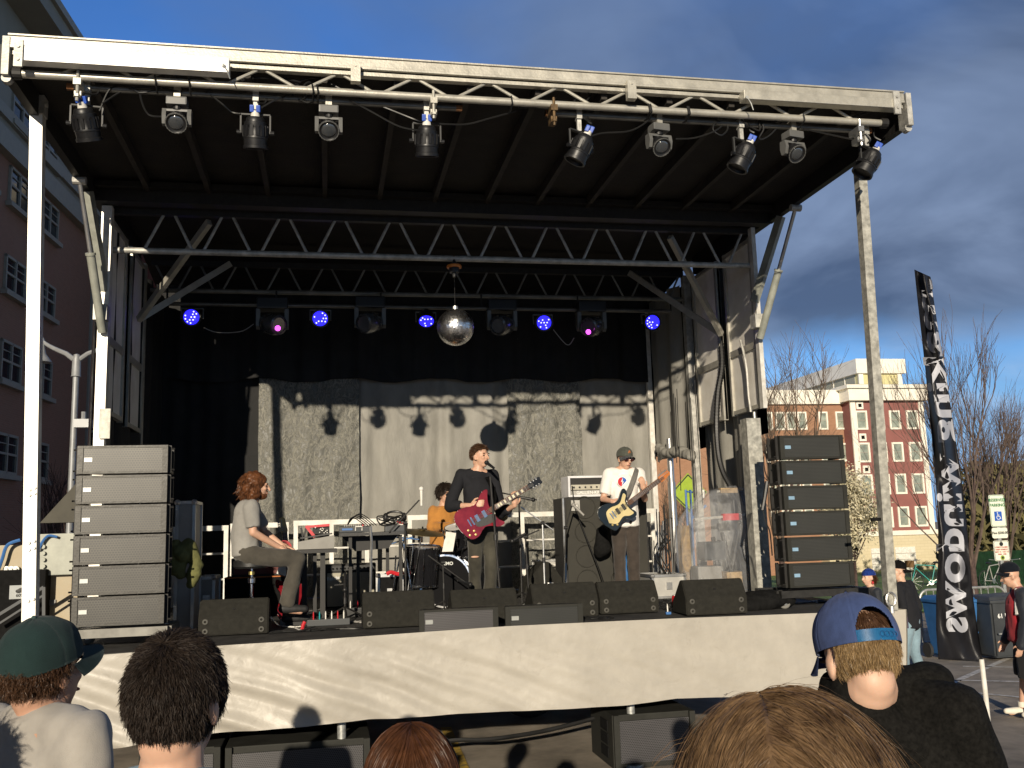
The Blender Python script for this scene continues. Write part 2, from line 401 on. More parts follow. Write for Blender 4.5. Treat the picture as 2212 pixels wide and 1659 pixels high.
# ------------------------------------------------------------------ ground
def gz(x, y):
    z = -0.07*min(max(x-3.5, 0), 4.0)
    if y > 24: z -= 0.046*(min(y, 95)-24)
    return z
def ground():
    xs = [-400, -200, -90, -40, -20, -10, -5, 0, 3.5, 4.5, 5.5, 6.5, 7.5, 10, 14, 20, 30, 45, 60, 90, 150, 300, 600]
    ys = [-60, -20, -8, 0, 4, 8, 12, 16, 20, 24, 30, 40, 55, 75, 95, 130, 200, 400, 900]
    b = MB(); vs = [V(x, y, gz(x, y)) for y in ys for x in xs]; w = len(xs)
    b._add(vs, [(j*w+i, j*w+i+1, (j+1)*w+i+1, (j+1)*w+i) for j in range(len(ys)-1) for i in range(w-1)])
    tag(b.build('ground', 'asphalt'), kind='structure')
    b = MB(); ys2 = [21.5, 24, 27, 30, 36, 45, 55, 65, 75, 86]; xs2 = [6, 7.5, 9, 12, 16, 20, 26, 34, 44, 60, 90]
    vs = [V(x, y, gz(x, y)+0.05+0.06*noise.noise(V(x*.3, y*.3, 0))) for y in ys2 for x in xs2]; w = len(xs2)
    b._add(vs, [(j*w+i, j*w+i+1, (j+1)*w+i+1, (j+1)*w+i) for j in range(len(ys2)-1) for i in range(w-1)])
    tag(b.build('lawn', 'grass', smooth=True), kind='structure')
    # painted lines
    def strip(name, a, c, w, m_, lift=0.006):
        bb = MB(); a, c = Vector(a), Vector(c); d = (c-a).normalized(); s_ = V(-d.y, d.x, 0)*w/2; k = 10
        for i in range(k):
            p, q = a.lerp(c, i/k), a.lerp(c, (i+1)/k)
            bb.quad(*[V(u.x, u.y, gz(u.x, u.y)+lift) for u in (p-s_, q-s_, q+s_, p+s_)])
        tag(bb.build(name, m_), kind='structure')
    def g(px, py, z=0.0):
        p = at(px, py, z=z)
        for _ in range(4): p = at(px, py, z=gz(p.x, p.y))
        return p
    strip('painted_line', g(963, 1572), g(1012, 1690), 0.11, 'paint_yellow')
    strip('painted_line', g(1905, 1530), g(2240, 1395), 0.10, 'paint_white')
    strip('painted_line', g(2060, 1470), g(2250, 1474), 0.09, 'paint_white')
    strip('painted_line', g(2000, 1487), g(2250, 1512), 0.09, 'paint_white', 0.009)
    strip('painted_line', g(2080, 1440), g(2250, 1443), 0.08, 'paint_white')
ground()

# ------------------------------------------------------------------ right-hand buildings (fronts face the camera side)
def sash_window(b, x0, x1, z0, z1, y, parent, fm='cornice', gm='glass_pane', t=0.18, bars=True):
    f = MB()
    for c, s in (((x0+x1)/2, z1-t/2), ((x0+x1)/2, z0+t/2)): f.box((c, y-0.06, s), (x1-x0, 0.14, t))
    for c in (x0+t/2, x1-t/2): f.box((c, y-0.06, (z0+z1)/2), (t, 0.14, z1-z0-2*t))
    fr = f.build('window', fm, parent)
    p = MB(); p.box(((x0+x1)/2, y-0.015, (z0+z1)/2), (x1-x0-2*t, 0.03, z1-z0-2*t)); p.build('pane', gm, fr)
    if bars:
        p = MB(); p.box(((x0+x1)/2, y-0.05, (z0+z1)/2), (x1-x0-2*t, 0.05, 0.07)); p.build('sash_bar', 'trim', fr)
    return fr
def c2(X, Y): return ((2150+X/1.986)/1.4756, (800+Y/1.986)/1.4756)
def c5(X, Y): return ((2150+X/1.956)/1.4756, (1600+Y/1.956)/1.4756)
def far_buildings():
    y = 85.0
    F = lambda p: at(p[0], p[1], y=y)
    l, r_ = F(c2(1112, 1000)).x, F(c2(1572, 1000)).x
    top = F(c2(1340, 950)).z; z_m = F(c5(1480, 190)).z; zb = F(c5(1400, 425)).z-0.3
    t = thing('townhouse_block', 'maroon four storey block with white cornice and framed windows above a pale stone base', 'building', ((l+r_)/2, y, zb))
    MB().box(((l+r_)/2, y+7, (top+z_m)/2), (r_-l, 14, top-z_m)).build('wall', 'maroon', t)
    MB().box(((l+r_)/2-0.5, y+7.02, (z_m+zb)/2-0.5), (r_-l+6, 14.1, z_m-zb+1)).build('stone_base', 'stone_base', t)
    co = MB(); co.box(((l+r_)/2, y+6.8, top+0.75), (r_-l+0.9, 15, 1.5)); co.box(((l+r_)/2, y+6.8, top+1.36), (r_-l+1.5, 15.6, 0.35)); co.build('cornice', 'cornice', t)
    tr = MB(); tr.box((l+0.25, y-0.05, (top+z_m)/2), (0.55, 0.16, top-z_m)); tr.box((r_-0.25, y-0.05, (top+z_m)/2), (0.55, 0.16, top-z_m)); tr.box(((l+r_)/2, y-0.06, z_m), (r_-l+0.6, 0.3, 0.45)); tr.build('trim_board', 'cornice', t)
    zr = [(F(c2(1390, a)).z, F(c2(1390, b_)).z) for a, b_ in ((1010, 1130), (1211, 1335), (1411, 1540))]
    zr.append((F(c5(1440, 28)).z, F(c5(1440, 156)).z))
    xs = [(F(c2(a, 1070)).x, F(c2(b_, 1070)).x) for a, b_ in ((1143, 1218), (1258, 1326), (1358, 1428), (1465, 1540))]
    for z1, z0 in zr:
        for a, b_ in xs: sash_window(None, a, b_, z0, z1, y, t)
    for X, Y in ((1170, 978), (1190, 1180), (1213, 1383), (1233, 1590)):
        p = F(c2(X, Y)); f = MB(); f.box((p.x, y-0.04, p.z), (0.75, 0.1, 0.75)); v = f.build('vent', 'cornice', t)
        MB().box((p.x, y-0.1, p.z), (0.34, 0.05, 0.34)).build('grille', 'black_matte', v)
    for a, b_ in (((1222, 290), (1300, 420)), ((1372, 283), (1510, 432))):
        p, q = F(c5(*a)), F(c5(*b_)); d = MB()
        d.box(((p.x+q.x)/2, y-0.06, (p.z+q.z)/2), (q.x-p.x, 0.1, p.z-q.z)); dd = d.build('garage_door', 'white_paint', t)
        g = MB()
        for k in range(1, 4): g.box(((p.x+q.x)/2, y-0.12, q.z+(p.z-q.z)*k/4), (q.x-p.x, 0.03, 0.05))
        g.build('panel_groove', 'trim', dd)
    # brick wing
    y2 = 86.5; G = lambda p: at(p[0], p[1], y=y2)
    l2, r2 = G((1400, 900)).x, G(c2(1112, 1000)).x-0.1; top2 = G(c2(800, 972)).z
    w = thing('brick_wing', 'orange brick wing with white parapet left of the maroon block, behind bare twigs', 'building', ((l2+r2)/2, y2, zb))
    MB().box(((l2+r2)/2, y2+7, (top2+zb)/2-0.5), (r2-l2, 14, top2-zb+1)).build('wall', 'brick_orange', w)
    co = MB(); co.box(((l2+r2)/2, y2+6.9, top2+0.7), (r2-l2, 14.6, 1.4)); co.build('parapet', 'cornice', w)
    for X0, X1 in ((560, 618), (635, 697), (706, 766), (776, 834), (910, 968), (1018, 1078)):
        for dz in (0, 1, 2, 3):
            a, b_ = G(c2(X0, 1070)).x, G(c2(X1, 1070)).x; z1, z0 = G(c2(900, 1018)).z, G(c2(900, 1132)).z
            h = (zr[0][0]-zr[1][0])*dz; sash_window(None, a, b_, z0-h, z1-h, y2, w, t=0.16)
    # penthouse with a long side running back
    y3 = 88.0; P = lambda p: at(p[0], p[1], y=y3)
    a, b_ = P(c2(1165, 800)), P(c2(1432, 800)); zt = P(c2(1300, 738)).z; z0 = top+1.2
    ph = thing('penthouse', 'pale yellow rooftop storey with white fascia and a long shaded side', 'building', ((a.x+b_.x)/2, y3, z0))
    MB().box(((a.x+b_.x)/2, y3+11, (zt+z0)/2), (b_.x-a.x, 22, zt-z0)).build('wall', 'cream', ph)
    MB().box(((a.x+b_.x)/2, y3+11, zt+0.1), (b_.x-a.x+0.8, 22.8, 1.5)).build('fascia', 'cornice', ph)
    c = MB()
    for xx in (a.x+0.2, b_.x-0.2): c.box((xx, y3-0.06, (zt+z0)/2), (0.5, 0.2, zt-z0))
    c.build('corner_board', 'cornice', ph)
    for k in range(9):
        yy = y3+1.5+k*2.3; f = MB(); f.box((a.x-0.04, yy, (zt+z0)/2-0.2), (0.1, 1.8, (zt-z0)*0.72)); wv = f.build('window', 'pent_side', ph)
        f = MB(); f.box((a.x-0.08, yy+1.05, (zt+z0)/2), (0.12, 0.16, zt-z0)); f.build('mullion', 'cornice', wv)
    q = P(c2(1358, 893)); MB().box((q.x, y3-0.08, q.z), (1.6, 0.2, 1.3)).build('access_door', 'cornice', ph)
    rl = MB(); xa, xb = P(c2(1040, 880)).x, P(c2(1535, 880)).x; zr0 = top+1.5; zr1 = P(c2(1400, 865)).z
    for k in range(26): xx = xa+(xb-xa)*k/25; rl.cyl((xx, y+1.2, zr0), (xx, y+1.2, zr1), 0.035, n=5)
    for zz in (zr1, (zr0+zr1)/2+0.2, zr0+0.2): rl.bar((xa, y+1.2, zz), (xb, y+1.2, zz), 0.08); rl.bar((xb, y+1.2, zz), (xb, y+11, zz), 0.08)
    tag(rl.build('roof_railing', 'black_steel'), 'thin dark roof railing along the edge of the maroon block', 'railing')
far_buildings()

# ------------------------------------------------------------------ left-hand building (shaded side runs away from the stage)
def left_buildings():
    az = R(4.0); o = V(-10.2, 34.0, 0); d = V(math.sin(az), math.cos(az), 0); n = V(math.cos(az), -math.sin(az), 0)
    def hit(px, py, off=0.0):
        r = at(px, py, y=10)-CAM; t = (o+n*off-CAM).dot(n)/r.dot(n); p = CAM+r*t; return (p-o).dot(d), p.z
    def W(s, z, off=0.0): return o+d*s+n*off+V(0, 0, z)
    rot = Matrix((d, n, V(0, 0, 1))).transposed()
    s1 = hit(206, 465)[0]; s0 = -34.0; D = 16
    z_brick = hit(100, 404)[1]; z_eave = hit(60, 48)[1]
    t = thing('brick_apartment_block', 'tall shaded brown brick block with pale siding on its top storey and white sash windows', 'building', W((s0+s1)/2, 0))
    def bx(name, m_, s_a, s_b, za, zb, off0, off1, par): return MB().box(W((s_a+s_b)/2, (za+zb)/2, (off0+off1)/2), (s_b-s_a, off1-off0, zb-za), rot).build(name, m_, par)
    bx('wall', 'brick_dark', s0, s1, -3, z_brick, -D, 0, t)
    bx('siding_wall', 'siding', s0, s1, z_brick, z_eave-0.3, -D, 0.02, t)
    bx('belt_course', 'trim', s0, s1+0.2, z_brick-0.35, z_brick+0.35, -D, 0.30, t)
    zb2 = hit(60, 300)[1]; bx('belt_course', 'trim', s0, s1+0.15, zb2-0.2, zb2+0.2, -D, 0.16, t)
    bx('eave', 'siding', s0, s1+0.9, z_eave-0.3, z_eave+0.25, -D, 1.1, t); bx('gutter', 'trim', s0, s1+0.95, z_eave+0.25, z_eave+0.55, -D, 1.25, t)
    bx('corner_board', 'trim', s1-0.25, s1+0.06, -3, z_brick, -0.3, 0.07, t)
    def win(p0, p1, ref=None):
        sa, za = hit(*p0); sb, zb = hit(*p1); sa, sb = min(sa, sb), max(sa, sb); z0, z1 = min(za, zb), max(za, zb)
        return sa, sb, z0, z1
    def window(sc, z0, z1, w=1.5):
        f = MB(); k = 0.09
        for zz in (z0+k/2, z1-k/2): f.box(W(sc, zz, 0.03), (w, 0.12, k), rot)
        for ss in (sc-w/2+k/2, sc+w/2-k/2, sc): f.box(W(ss, (z0+z1)/2, 0.03), (k, 0.12, z1-z0), rot)
        f.box(W(sc, (z0+z1)/2, 0.035), (w, 0.10, k*0.8), rot); fr = f.build('window', 'trim', t)
        MB().box(W(sc, (z0+z1)/2, 0.012), (w-0.1, 0.03, z1-z0-0.1), rot).build('pane', 'glass_dark', fr)
        MB().box(W(sc, z0-0.09, 0.1), (w+0.3, 0.22, 0.16), rot).build('sill', 'trim', fr)
        g = MB()
        for q in (0.75,): g.box(W(sc, z0+(z1-z0)*q, 0.034), (w, 0.05, 0.03), rot)
        g.build('glazing_bar', 'trim', fr)
    # storeys read off the photo at the two visible columns of openings
    colA = hit(30, 595)[0]; colB = hit(97, 640)[0]
    rows = [(hit(30, 640)[1], hit(30, 562)[1]), (hit(20, 828)[1], hit(20, 740)[1]), (hit(12, 1025)[1], hit(12, 937)[1]), (hit(39, 455)[1], hit(39, 375)[1])]
    sp = colB-colA
    for z0, z1 in rows:
        for k in (-1, 0, 1): 
            sc = colA+sp*k
            if s0+2 < sc < s1-1.2: window(sc, z0, z1, 1.7)
    for s_, a, b_ in ((hit(47, 235)[0], hit(47, 285)[1], hit(47, 192)[1]), (hit(102, 320)[0], hit(102, 352)[1], hit(102, 290)[1])): window(s_, a, b_, 1.8)
    # return wing facing the stage
    y0 = 43.5; Q = lambda px, py: at(px, py, y=y0)
    xl, xr = Q(200, 700).x-1.0, Q(900, 700).x; zg = Q(260, 508).z; zt = Q(240, 430).z+0.8
    w = thing('red_brick_wing', 'dark red brick wing with pale top band, seen between the lamp post and the stage', 'building', ((xl+xr)/2, y0, 0))
    MB().box(((xl+xr)/2, y0+8, (zg-3)/2), (xr-xl, 16, zg+3)).build('wall', 'brick_red', w)
    MB().box(((xl+xr)/2, y0+8, (zg+zt)/2), (xr-xl, 15.9, zt-zg)).build('siding_wall', 'siding', w)
    b = MB(); b.box(((xl+xr)/2, y0+7.9, zg), (xr-xl+0.3, 16.5, 0.5)); b.box(((xl+xr)/2, y0+7.9, zg+1.1), (xr-xl+0.2, 16.3, 0.22)); b.build('belt_course', 'trim', w)
    q = Q(207, 985); f = MB(); f.box((q.x, y0-0.05, q.z), (0.9, 0.12, 2.2)); fr = f.build('window', 'white_paint', w); MB().box((q.x, y0-0.12, q.z), (0.7, 0.03, 2.0)).build('pane', 'glass_dark', fr)
left_buildings()

# ------------------------------------------------------------------ street lamp
def street_lamp():
    y = 17.0; A = lambda px, py: at(px, py, y=y)
    top = A(166, 770); base = V(A(158, 1100).x-0.05, y, 0); base.z = gz(base.x, y)
    t = thing('street_lamp', 'grey twin arm street lamp with a bell shade in front of the red brick wing', 'street lamp', base)
    MB().cyl(base, top, 0.062, 0.048, 14).cyl(base, base+V(0, 0, 0.5), 0.12, 0.09, 14).build('post', 'lamp_grey', t, True)
    MB().lathe([(0.0, 0.40), (0.05, 0.38), (0.07, 0.30), (0.075, 0.02), (0.085, 0.0), (0.0, -0.02)], top-V(0, 0, 0.35), n=14).build('collar', 'lamp_grey', t, True)
    for sg in (-1, 1):
        pts = [top+V(sg*0.05, 0, -0.05)]+[top+V(sg*(0.06+0.50*math.sin(a)), 0, 0.42*math.sin(a*0.5)) for a in [i*math.pi/2/7 for i in range(1, 8)]]
        arm = MB(); arm.tube(pts, 0.045, 8, 0.026); ar = arm.build('arm', 'lamp_grey', t, True)
        e = pts[-1]; MB().lathe([(r_*.72, z_*.85) for r_, z_ in [(0.0, 0.06), (0.05, 0.0), (0.07, -0.18), (0.10, -0.30), (0.22, -0.44), (0.23, -0.47), (0.20, -0.47), (0.0, -0.40)]], e, n=18).build('bell_shade', 'lamp_grey', ar, True)
    q = A(180, 915); MB().box(q, (0.26, 0.16, 0.14)).cyl(q, q+V(0.0, 0, 0.2), 0.04, n=8).build('junction_box', 'lamp_grey', t)
street_lamp()

# ------------------------------------------------------------------ trees
def branch_tree(name, base, h, label, cat, seed, m_tr='bark', m_tw='twig', spread=0.5, lean=(0, 0), n0=6, depth=5, thick=0.09, group=None, up=0.35, twigs=3):
    rs = random.Random(seed); base = Vector(base); t = thing(name, label, cat, base, group)
    tr, cr = MB(), MB()
    def grow(b, p, d, L_, r, lv):
        k = 4; pts = [p]; q = p
        for i in range(k):
            d = (d+V(rs.gauss(0, .09), rs.gauss(0, .09), rs.gauss(0.03, .05)+0.02*up)).normalized(); q = q+d*L_/k; pts.append(q)
        b.tube(pts, r, 5 if lv < 2 else 3, r*0.62)
        if lv >= depth: return
        nb = rs.randint(2, twigs+(1 if lv > 1 else 0))
        for _ in range(nb):
            f = rs.uniform(0.45, 1.0); i = min(int(f*k), k-1); s_ = pts[i].lerp(pts[i+1], f*k-i)
            a = rs.uniform(0, 2*math.pi); sd_ = d.orthogonal().normalized(); sd_.rotate(Quaternion(d, a))
            nd = (d+sd_*rs.uniform(spread*0.6, spread*1.3)+V(0, 0, up*0.4)).normalized()
            grow(cr, s_, nd, L_*rs.uniform(0.55, 0.85), r*rs.uniform(0.42, 0.6), lv+1)
        grow(cr, pts[-1], d, L_*rs.uniform(0.6, 0.8), r*0.6, lv+1)
    d0 = V(lean[0], lean[1], 1).normalized(); th = h*0.22
    tr.tube([base-V(0, 0, 0.1), base+d0*th*0.5, base+d0*th], thick, 8, thick*0.8)
    for i in range(n0):
        a = 2*math.pi*(i+rs.random()*0.6)/n0
        grow(tr if i < 2 else cr, base+d0*th*rs.uniform(0.7, 1.0), (d0+V(math.cos(a), math.sin(a), 0)*rs.uniform(0.15, spread)).normalized(), h*rs.uniform(0.24, 0.34), thick*0.55, 1)
    tr.build('trunk', m_tr, t, True); cr.build('crown', m_tw, t); return t
def gp(px, y): 
    p = at(px, 1200, y=y); return V(p.x, y, gz(p.x, y)+0.03)
GT = 'bare street trees behind the plaza'
branch_tree('bare_tree', gp(1688, 33), 9.6, 'bare twiggy tree rising behind the right speaker stack, in front of the brick wing', 'tree', 3, m_tw='twig', spread=0.62, n0=6, depth=5, thick=0.12, group=GT)
branch_tree('bare_tree', gp(2040, 34), 8.2, 'bare tree rising behind the feather flag', 'tree', 5, m_tw='twig_red', spread=0.8, n0=6, depth=4, thick=0.06, twigs=2, group=GT)
branch_tree('bare_tree', gp(2098, 20), 6.4, 'tall multi stemmed bare tree just right of the feather flag', 'tree', 8, m_tw='twig_red', spread=0.34, n0=6, depth=5, thick=0.085, group=GT, up=0.6)
branch_tree('bare_tree', gp(2168, 21.5), 5.2, 'shorter bare tree behind the reserved parking sign', 'tree', 13, m_tw='twig_red', spread=0.36, n0=6, depth=5, thick=0.08, group=GT, up=0.6)
branch_tree('bare_tree', gp(1465, 45), 6.0, 'bare brush tree seen through the gap under the side curtain', 'tree', 17, m_tw='twig', spread=0.7, n0=8, depth=4, thick=0.10, group=GT)
branch_tree('bare_tree', gp(128, 24), 4.2, 'dark bare shrub at the foot of the left lamp post', 'tree', 21, m_tw='bark', spread=0.55, n0=8, depth=4, thick=0.06, group=GT)

def leafy(name, base, label, cat, rad, trunk_h, m_leaf, n, leaf, seed, group=None, kind=None, clump=0.35):
    rs = np.random.default_rng(seed); base = Vector(base)
    t = thing(name, label, cat, base, group)
    tr = MB(); tr.tube([base, base+V(0.05, 0, trunk_h*0.6), base+V(0, 0.05, trunk_h+rad[2]*0.8)], 0.11, 7, 0.04)
    rr = random.Random(seed)
    for _ in range(14):
        a = rr.uniform(0, 6.28); z0 = trunk_h*rr.uniform(0.7, 1.2); tr.tube([base+V(0, 0, z0), base+V(math.cos(a)*rad[0]*.4, math.sin(a)*rad[1]*.4, z0+rad[2]*.5), base+V(math.cos(a)*rad[0]*.8, math.sin(a)*rad[1]*.8, z0+rad[2]*rr.uniform(.6, 1.2))], 0.04, 4, 0.01)
    tr.build('trunk', 'bark', t, True)
    c0 = base+V(0, 0, trunk_h+rad[2]); vs = []; fs = []; k = 0
    cl = rs.normal(size=(60, 3)); cl /= np.linalg.norm(cl, axis=1)[:, None]; cl *= rs.uniform(0.35, 1.0, (60, 1))
    for i in range(n):
        c = cl[rs.integers(60)]+rs.normal(size=3)*clump*0.5; p = np.array(c0)+c*np.array(rad)
        u = rs.normal(size=3); u /= np.linalg.norm(u); v = rs.normal(size=3); v -= u*v.dot(u); v /= np.linalg.norm(v); s_ = leaf*rs.uniform(.5, 1.3)
        vs += [p-u*s_, p+v*s_*.6, p+u*s_, p-v*s_*.6]; fs.append((k, k+1, k+2, k+3)); k += 4
    me = bpy.data.meshes.new('crown'); me.from_pydata([tuple(v) for v in vs], [], fs); link('crown', me, m_leaf, t); return t
b_ = gp(1843, 40); leafy('blossom_tree', b_, 'white blossoming tree beside the right speaker stack', 'tree', (1.25, 1.25, 2.0), 1.3, 'blossom', 9500, 0.07, 4)

def far_wood():
    rs = np.random.default_rng(12); vs = []; fs = []; k = 0
    for i in range(420):
        px = rs.uniform(2112, 2440); y = rs.uniform(44, 57); x = at(px, 1150, y=y).x; zg = gz(x, y)
        topz = at(px, 1015+rs.uniform(-22, 60)+max(0, (2120-px))*0.42, y=y).z; h = max(topz-zg, 1.0)
        m_ = 46; c = rs.normal(size=(m_, 3))*np.array([0.9, 1.2, 0.2]); c[:, 2] = rs.uniform(0.0, 1.0, m_)**0.8*h
        c[:, :2] *= (1.15-0.7*(c[:, 2:3]/h))
        for q in c:
            p = np.array([x, y, zg])+q; u = rs.normal(size=3); u[2] += 0.8; u /= np.linalg.norm(u); v = rs.normal(size=3); v -= u*v.dot(u); v /= np.linalg.norm(v)
            s_ = rs.uniform(.18, .55); w = s_*rs.uniform(.15, .5)
            vs += [p-u*s_, p+v*w, p+u*s_, p-v*w]; fs.append((k, k+1, k+2, k+3)); k += 4
    me = bpy.data.meshes.new('far_wood'); me.from_pydata([tuple(v) for v in vs], [], fs); o = link('far_wood', me, 'scrub')
    tag(o, 'olive brown scrub wood on the far bank at the right edge', 'wood', kind='stuff')
    b = MB(); f = lambda u, v: V(at(2125, 1150, y=62+v*45).x+u*110, 62+v*45, -3.2+ (v**0.8)*4.6+0.8*noise.noise(V(u*12, v*5, 3)))
    b.grid(f, 40, 12); tag(b.build('far_bank', 'scrub', smooth=True), kind='structure')
far_wood()

# ------------------------------------------------------------------ plaza furniture on the right
def screen_fence():
    y = 34; a = at(2075, 1195, y=y); b_ = at(2330, 1190, y=y); zt = at(2150, 1190, y=y).z; z0 = gz(a.x, y)
    t = thing('screen_fence', 'dark green mesh screen fence behind the bicycles', 'fence', ((a.x+b_.x)/2, y, z0))
    MB().grid(lambda u, v: V(a.x+(b_.x-a.x)*u, y+0.03*math.sin(u*60), z0+(zt-z0)*v), 60, 4).build('screen', 'screen_green', t, thick=0.01)
    for k in range(4): xx = a.x+(b_.x-a.x)*k/3; MB().cyl((xx, y+0.06, z0), (xx, y+0.06, zt+0.1), 0.04, n=8).build('fence_post', 'galv', t)
screen_fence()
def barricade(p0, p1, label):
    p0, p1 = Vector(p0), Vector(p1); d = (p1-p0); L_ = d.length; d.normalize(); h = 1.08
    t = thing('crowd_barricade', label, 'barricade', (p0+p1)/2, 'steel crowd barricades')
    up = V(0, 0, 1); pts = [p0+up*0.2]
    for a in range(0, 91, 15): pts.append(p0+d*(0.18-0.18*math.cos(R(a)))+up*(h-0.18+0.18*math.sin(R(a))))
    for a in range(90, -1, -15): pts.append(p1-d*(0.18-0.18*math.cos(R(a)))+up*(h-0.18+0.18*math.sin(R(a))))
    pts += [p1+up*0.2, p0+up*0.2]
    MB().tube(pts, 0.022, 8).build('frame', 'galv', t, True)
    for k in range(1, int(L_/0.14)): q = p0+d*k*0.14; MB().cyl(q+up*0.2, q+up*(h-0.005), 0.010, n=6).build('bar', 'galv', t)
    s_ = V(-d.y, d.x, 0)
    for q in (p0+d*0.3, p1-d*0.3): MB().tube([q-s_*.3, q+up*0.2, q+s_*.3], 0.02, 6).build('foot', 'galv', t)
def gpx(px, py):
    p = at(px, py, z=0)
    for _ in range(5): p = at(px, py, z=gz(p.x, p.y))
    return p
pr = at(2172, 1283, y=15.2); pl = at(1986, 1293, y=15.2)
pr = V(pr.x, 15.2, gz(pr.x, 15)); pl = V(pl.x, 15.2, gz(pl.x, 15)); mid = pl.lerp(pr, 0.45)
barricade(pl, mid-V(0.03, 0, 0), 'left steel barricade between the black shirted man and the feather flag')
barricade(mid+V(0.03, 0, 0), pr, 'right steel barricade behind the grey wheelie bin')

def wheelie_bin(px, py, y, m_, label, w=0.6, h=1.05, number=None):
    p = at(px, py, y=y); z0 = gz(p.x, y); c = V(p.x, y, z0)
    t = thing('wheelie_bin', label, 'bin', c, 'wheelie bins')
    b = MB(); n = 6
    vs = [c+V(sx*w/2*(0.8 if k == 0 else 1), sy*w/2*(0.78 if k == 0 else 1.05), 0.05 if k == 0 else h*0.9) for k in (0, 1) for sx, sy in ((-1, -1), (1, -1), (1, 1), (-1, 1))]
    b._add(vs, [(3, 2, 1, 0), (4, 5, 6, 7), (0, 1, 5, 4), (1, 2, 6, 5), (2, 3, 7, 6), (3, 0, 4, 7)]); bmesh.ops.bevel(b.bm, geom=b.bm.edges[:], offset=0.03, segments=2, affect='EDGES'); b.build('body', m_, t, True)
    l = MB(); l.box(c+V(0, 0, h*0.90), (w*1.1, w*1.16, 0.05), bev=0.015); l.box(c+V(0, 0.02, h*0.94), (w*1.0, w*1.02, 0.07), taper=0.85, bev=0.02); l.build('lid', m_, t, True)
    MB().cyl(c+V(-w*.5, w*.6, h*.9), c+V(w*.5, w*.6, h*.9), 0.018, n=8).build('handle', m_, t)
    for s in (-1, 1): MB().cyl(c+V(s*w*.42, w*.45, 0.12), c+V(s*w*.5, w*.45, 0.12), 0.12, n=16).build('wheel', 'tyre', t, True)
    MB().bar(c+V(-w*.38, -w*.55, h*.42), c+V(w*.38, -w*.55, h*.42), 0.025).build('lift_bar', 'galv' if number else m_, t)
    if number:
        for k, part in enumerate(number.split()): text('lettering', part, 0.10, 'white_ink', c+V(-0.17+.17*k, -w*0.51, h*0.68), V(1, 0, 0), V(0, 0.1, 1), t, 0.002)
wheelie_bin(2060, 1400, 14.6, 'bin_blue', 'blue recycling wheelie bin showing behind the feather flag', 0.62)
wheelie_bin(2158, 1400, 14.3, 'bin_grey', 'dark grey wheelie bin with white numbers behind the man in glasses', 0.66, number='61 1000')
wheelie_bin(2212, 1400, 14.4, 'bin_grey', 'dark grey wheelie bin half hidden behind the man in glasses', 0.62)

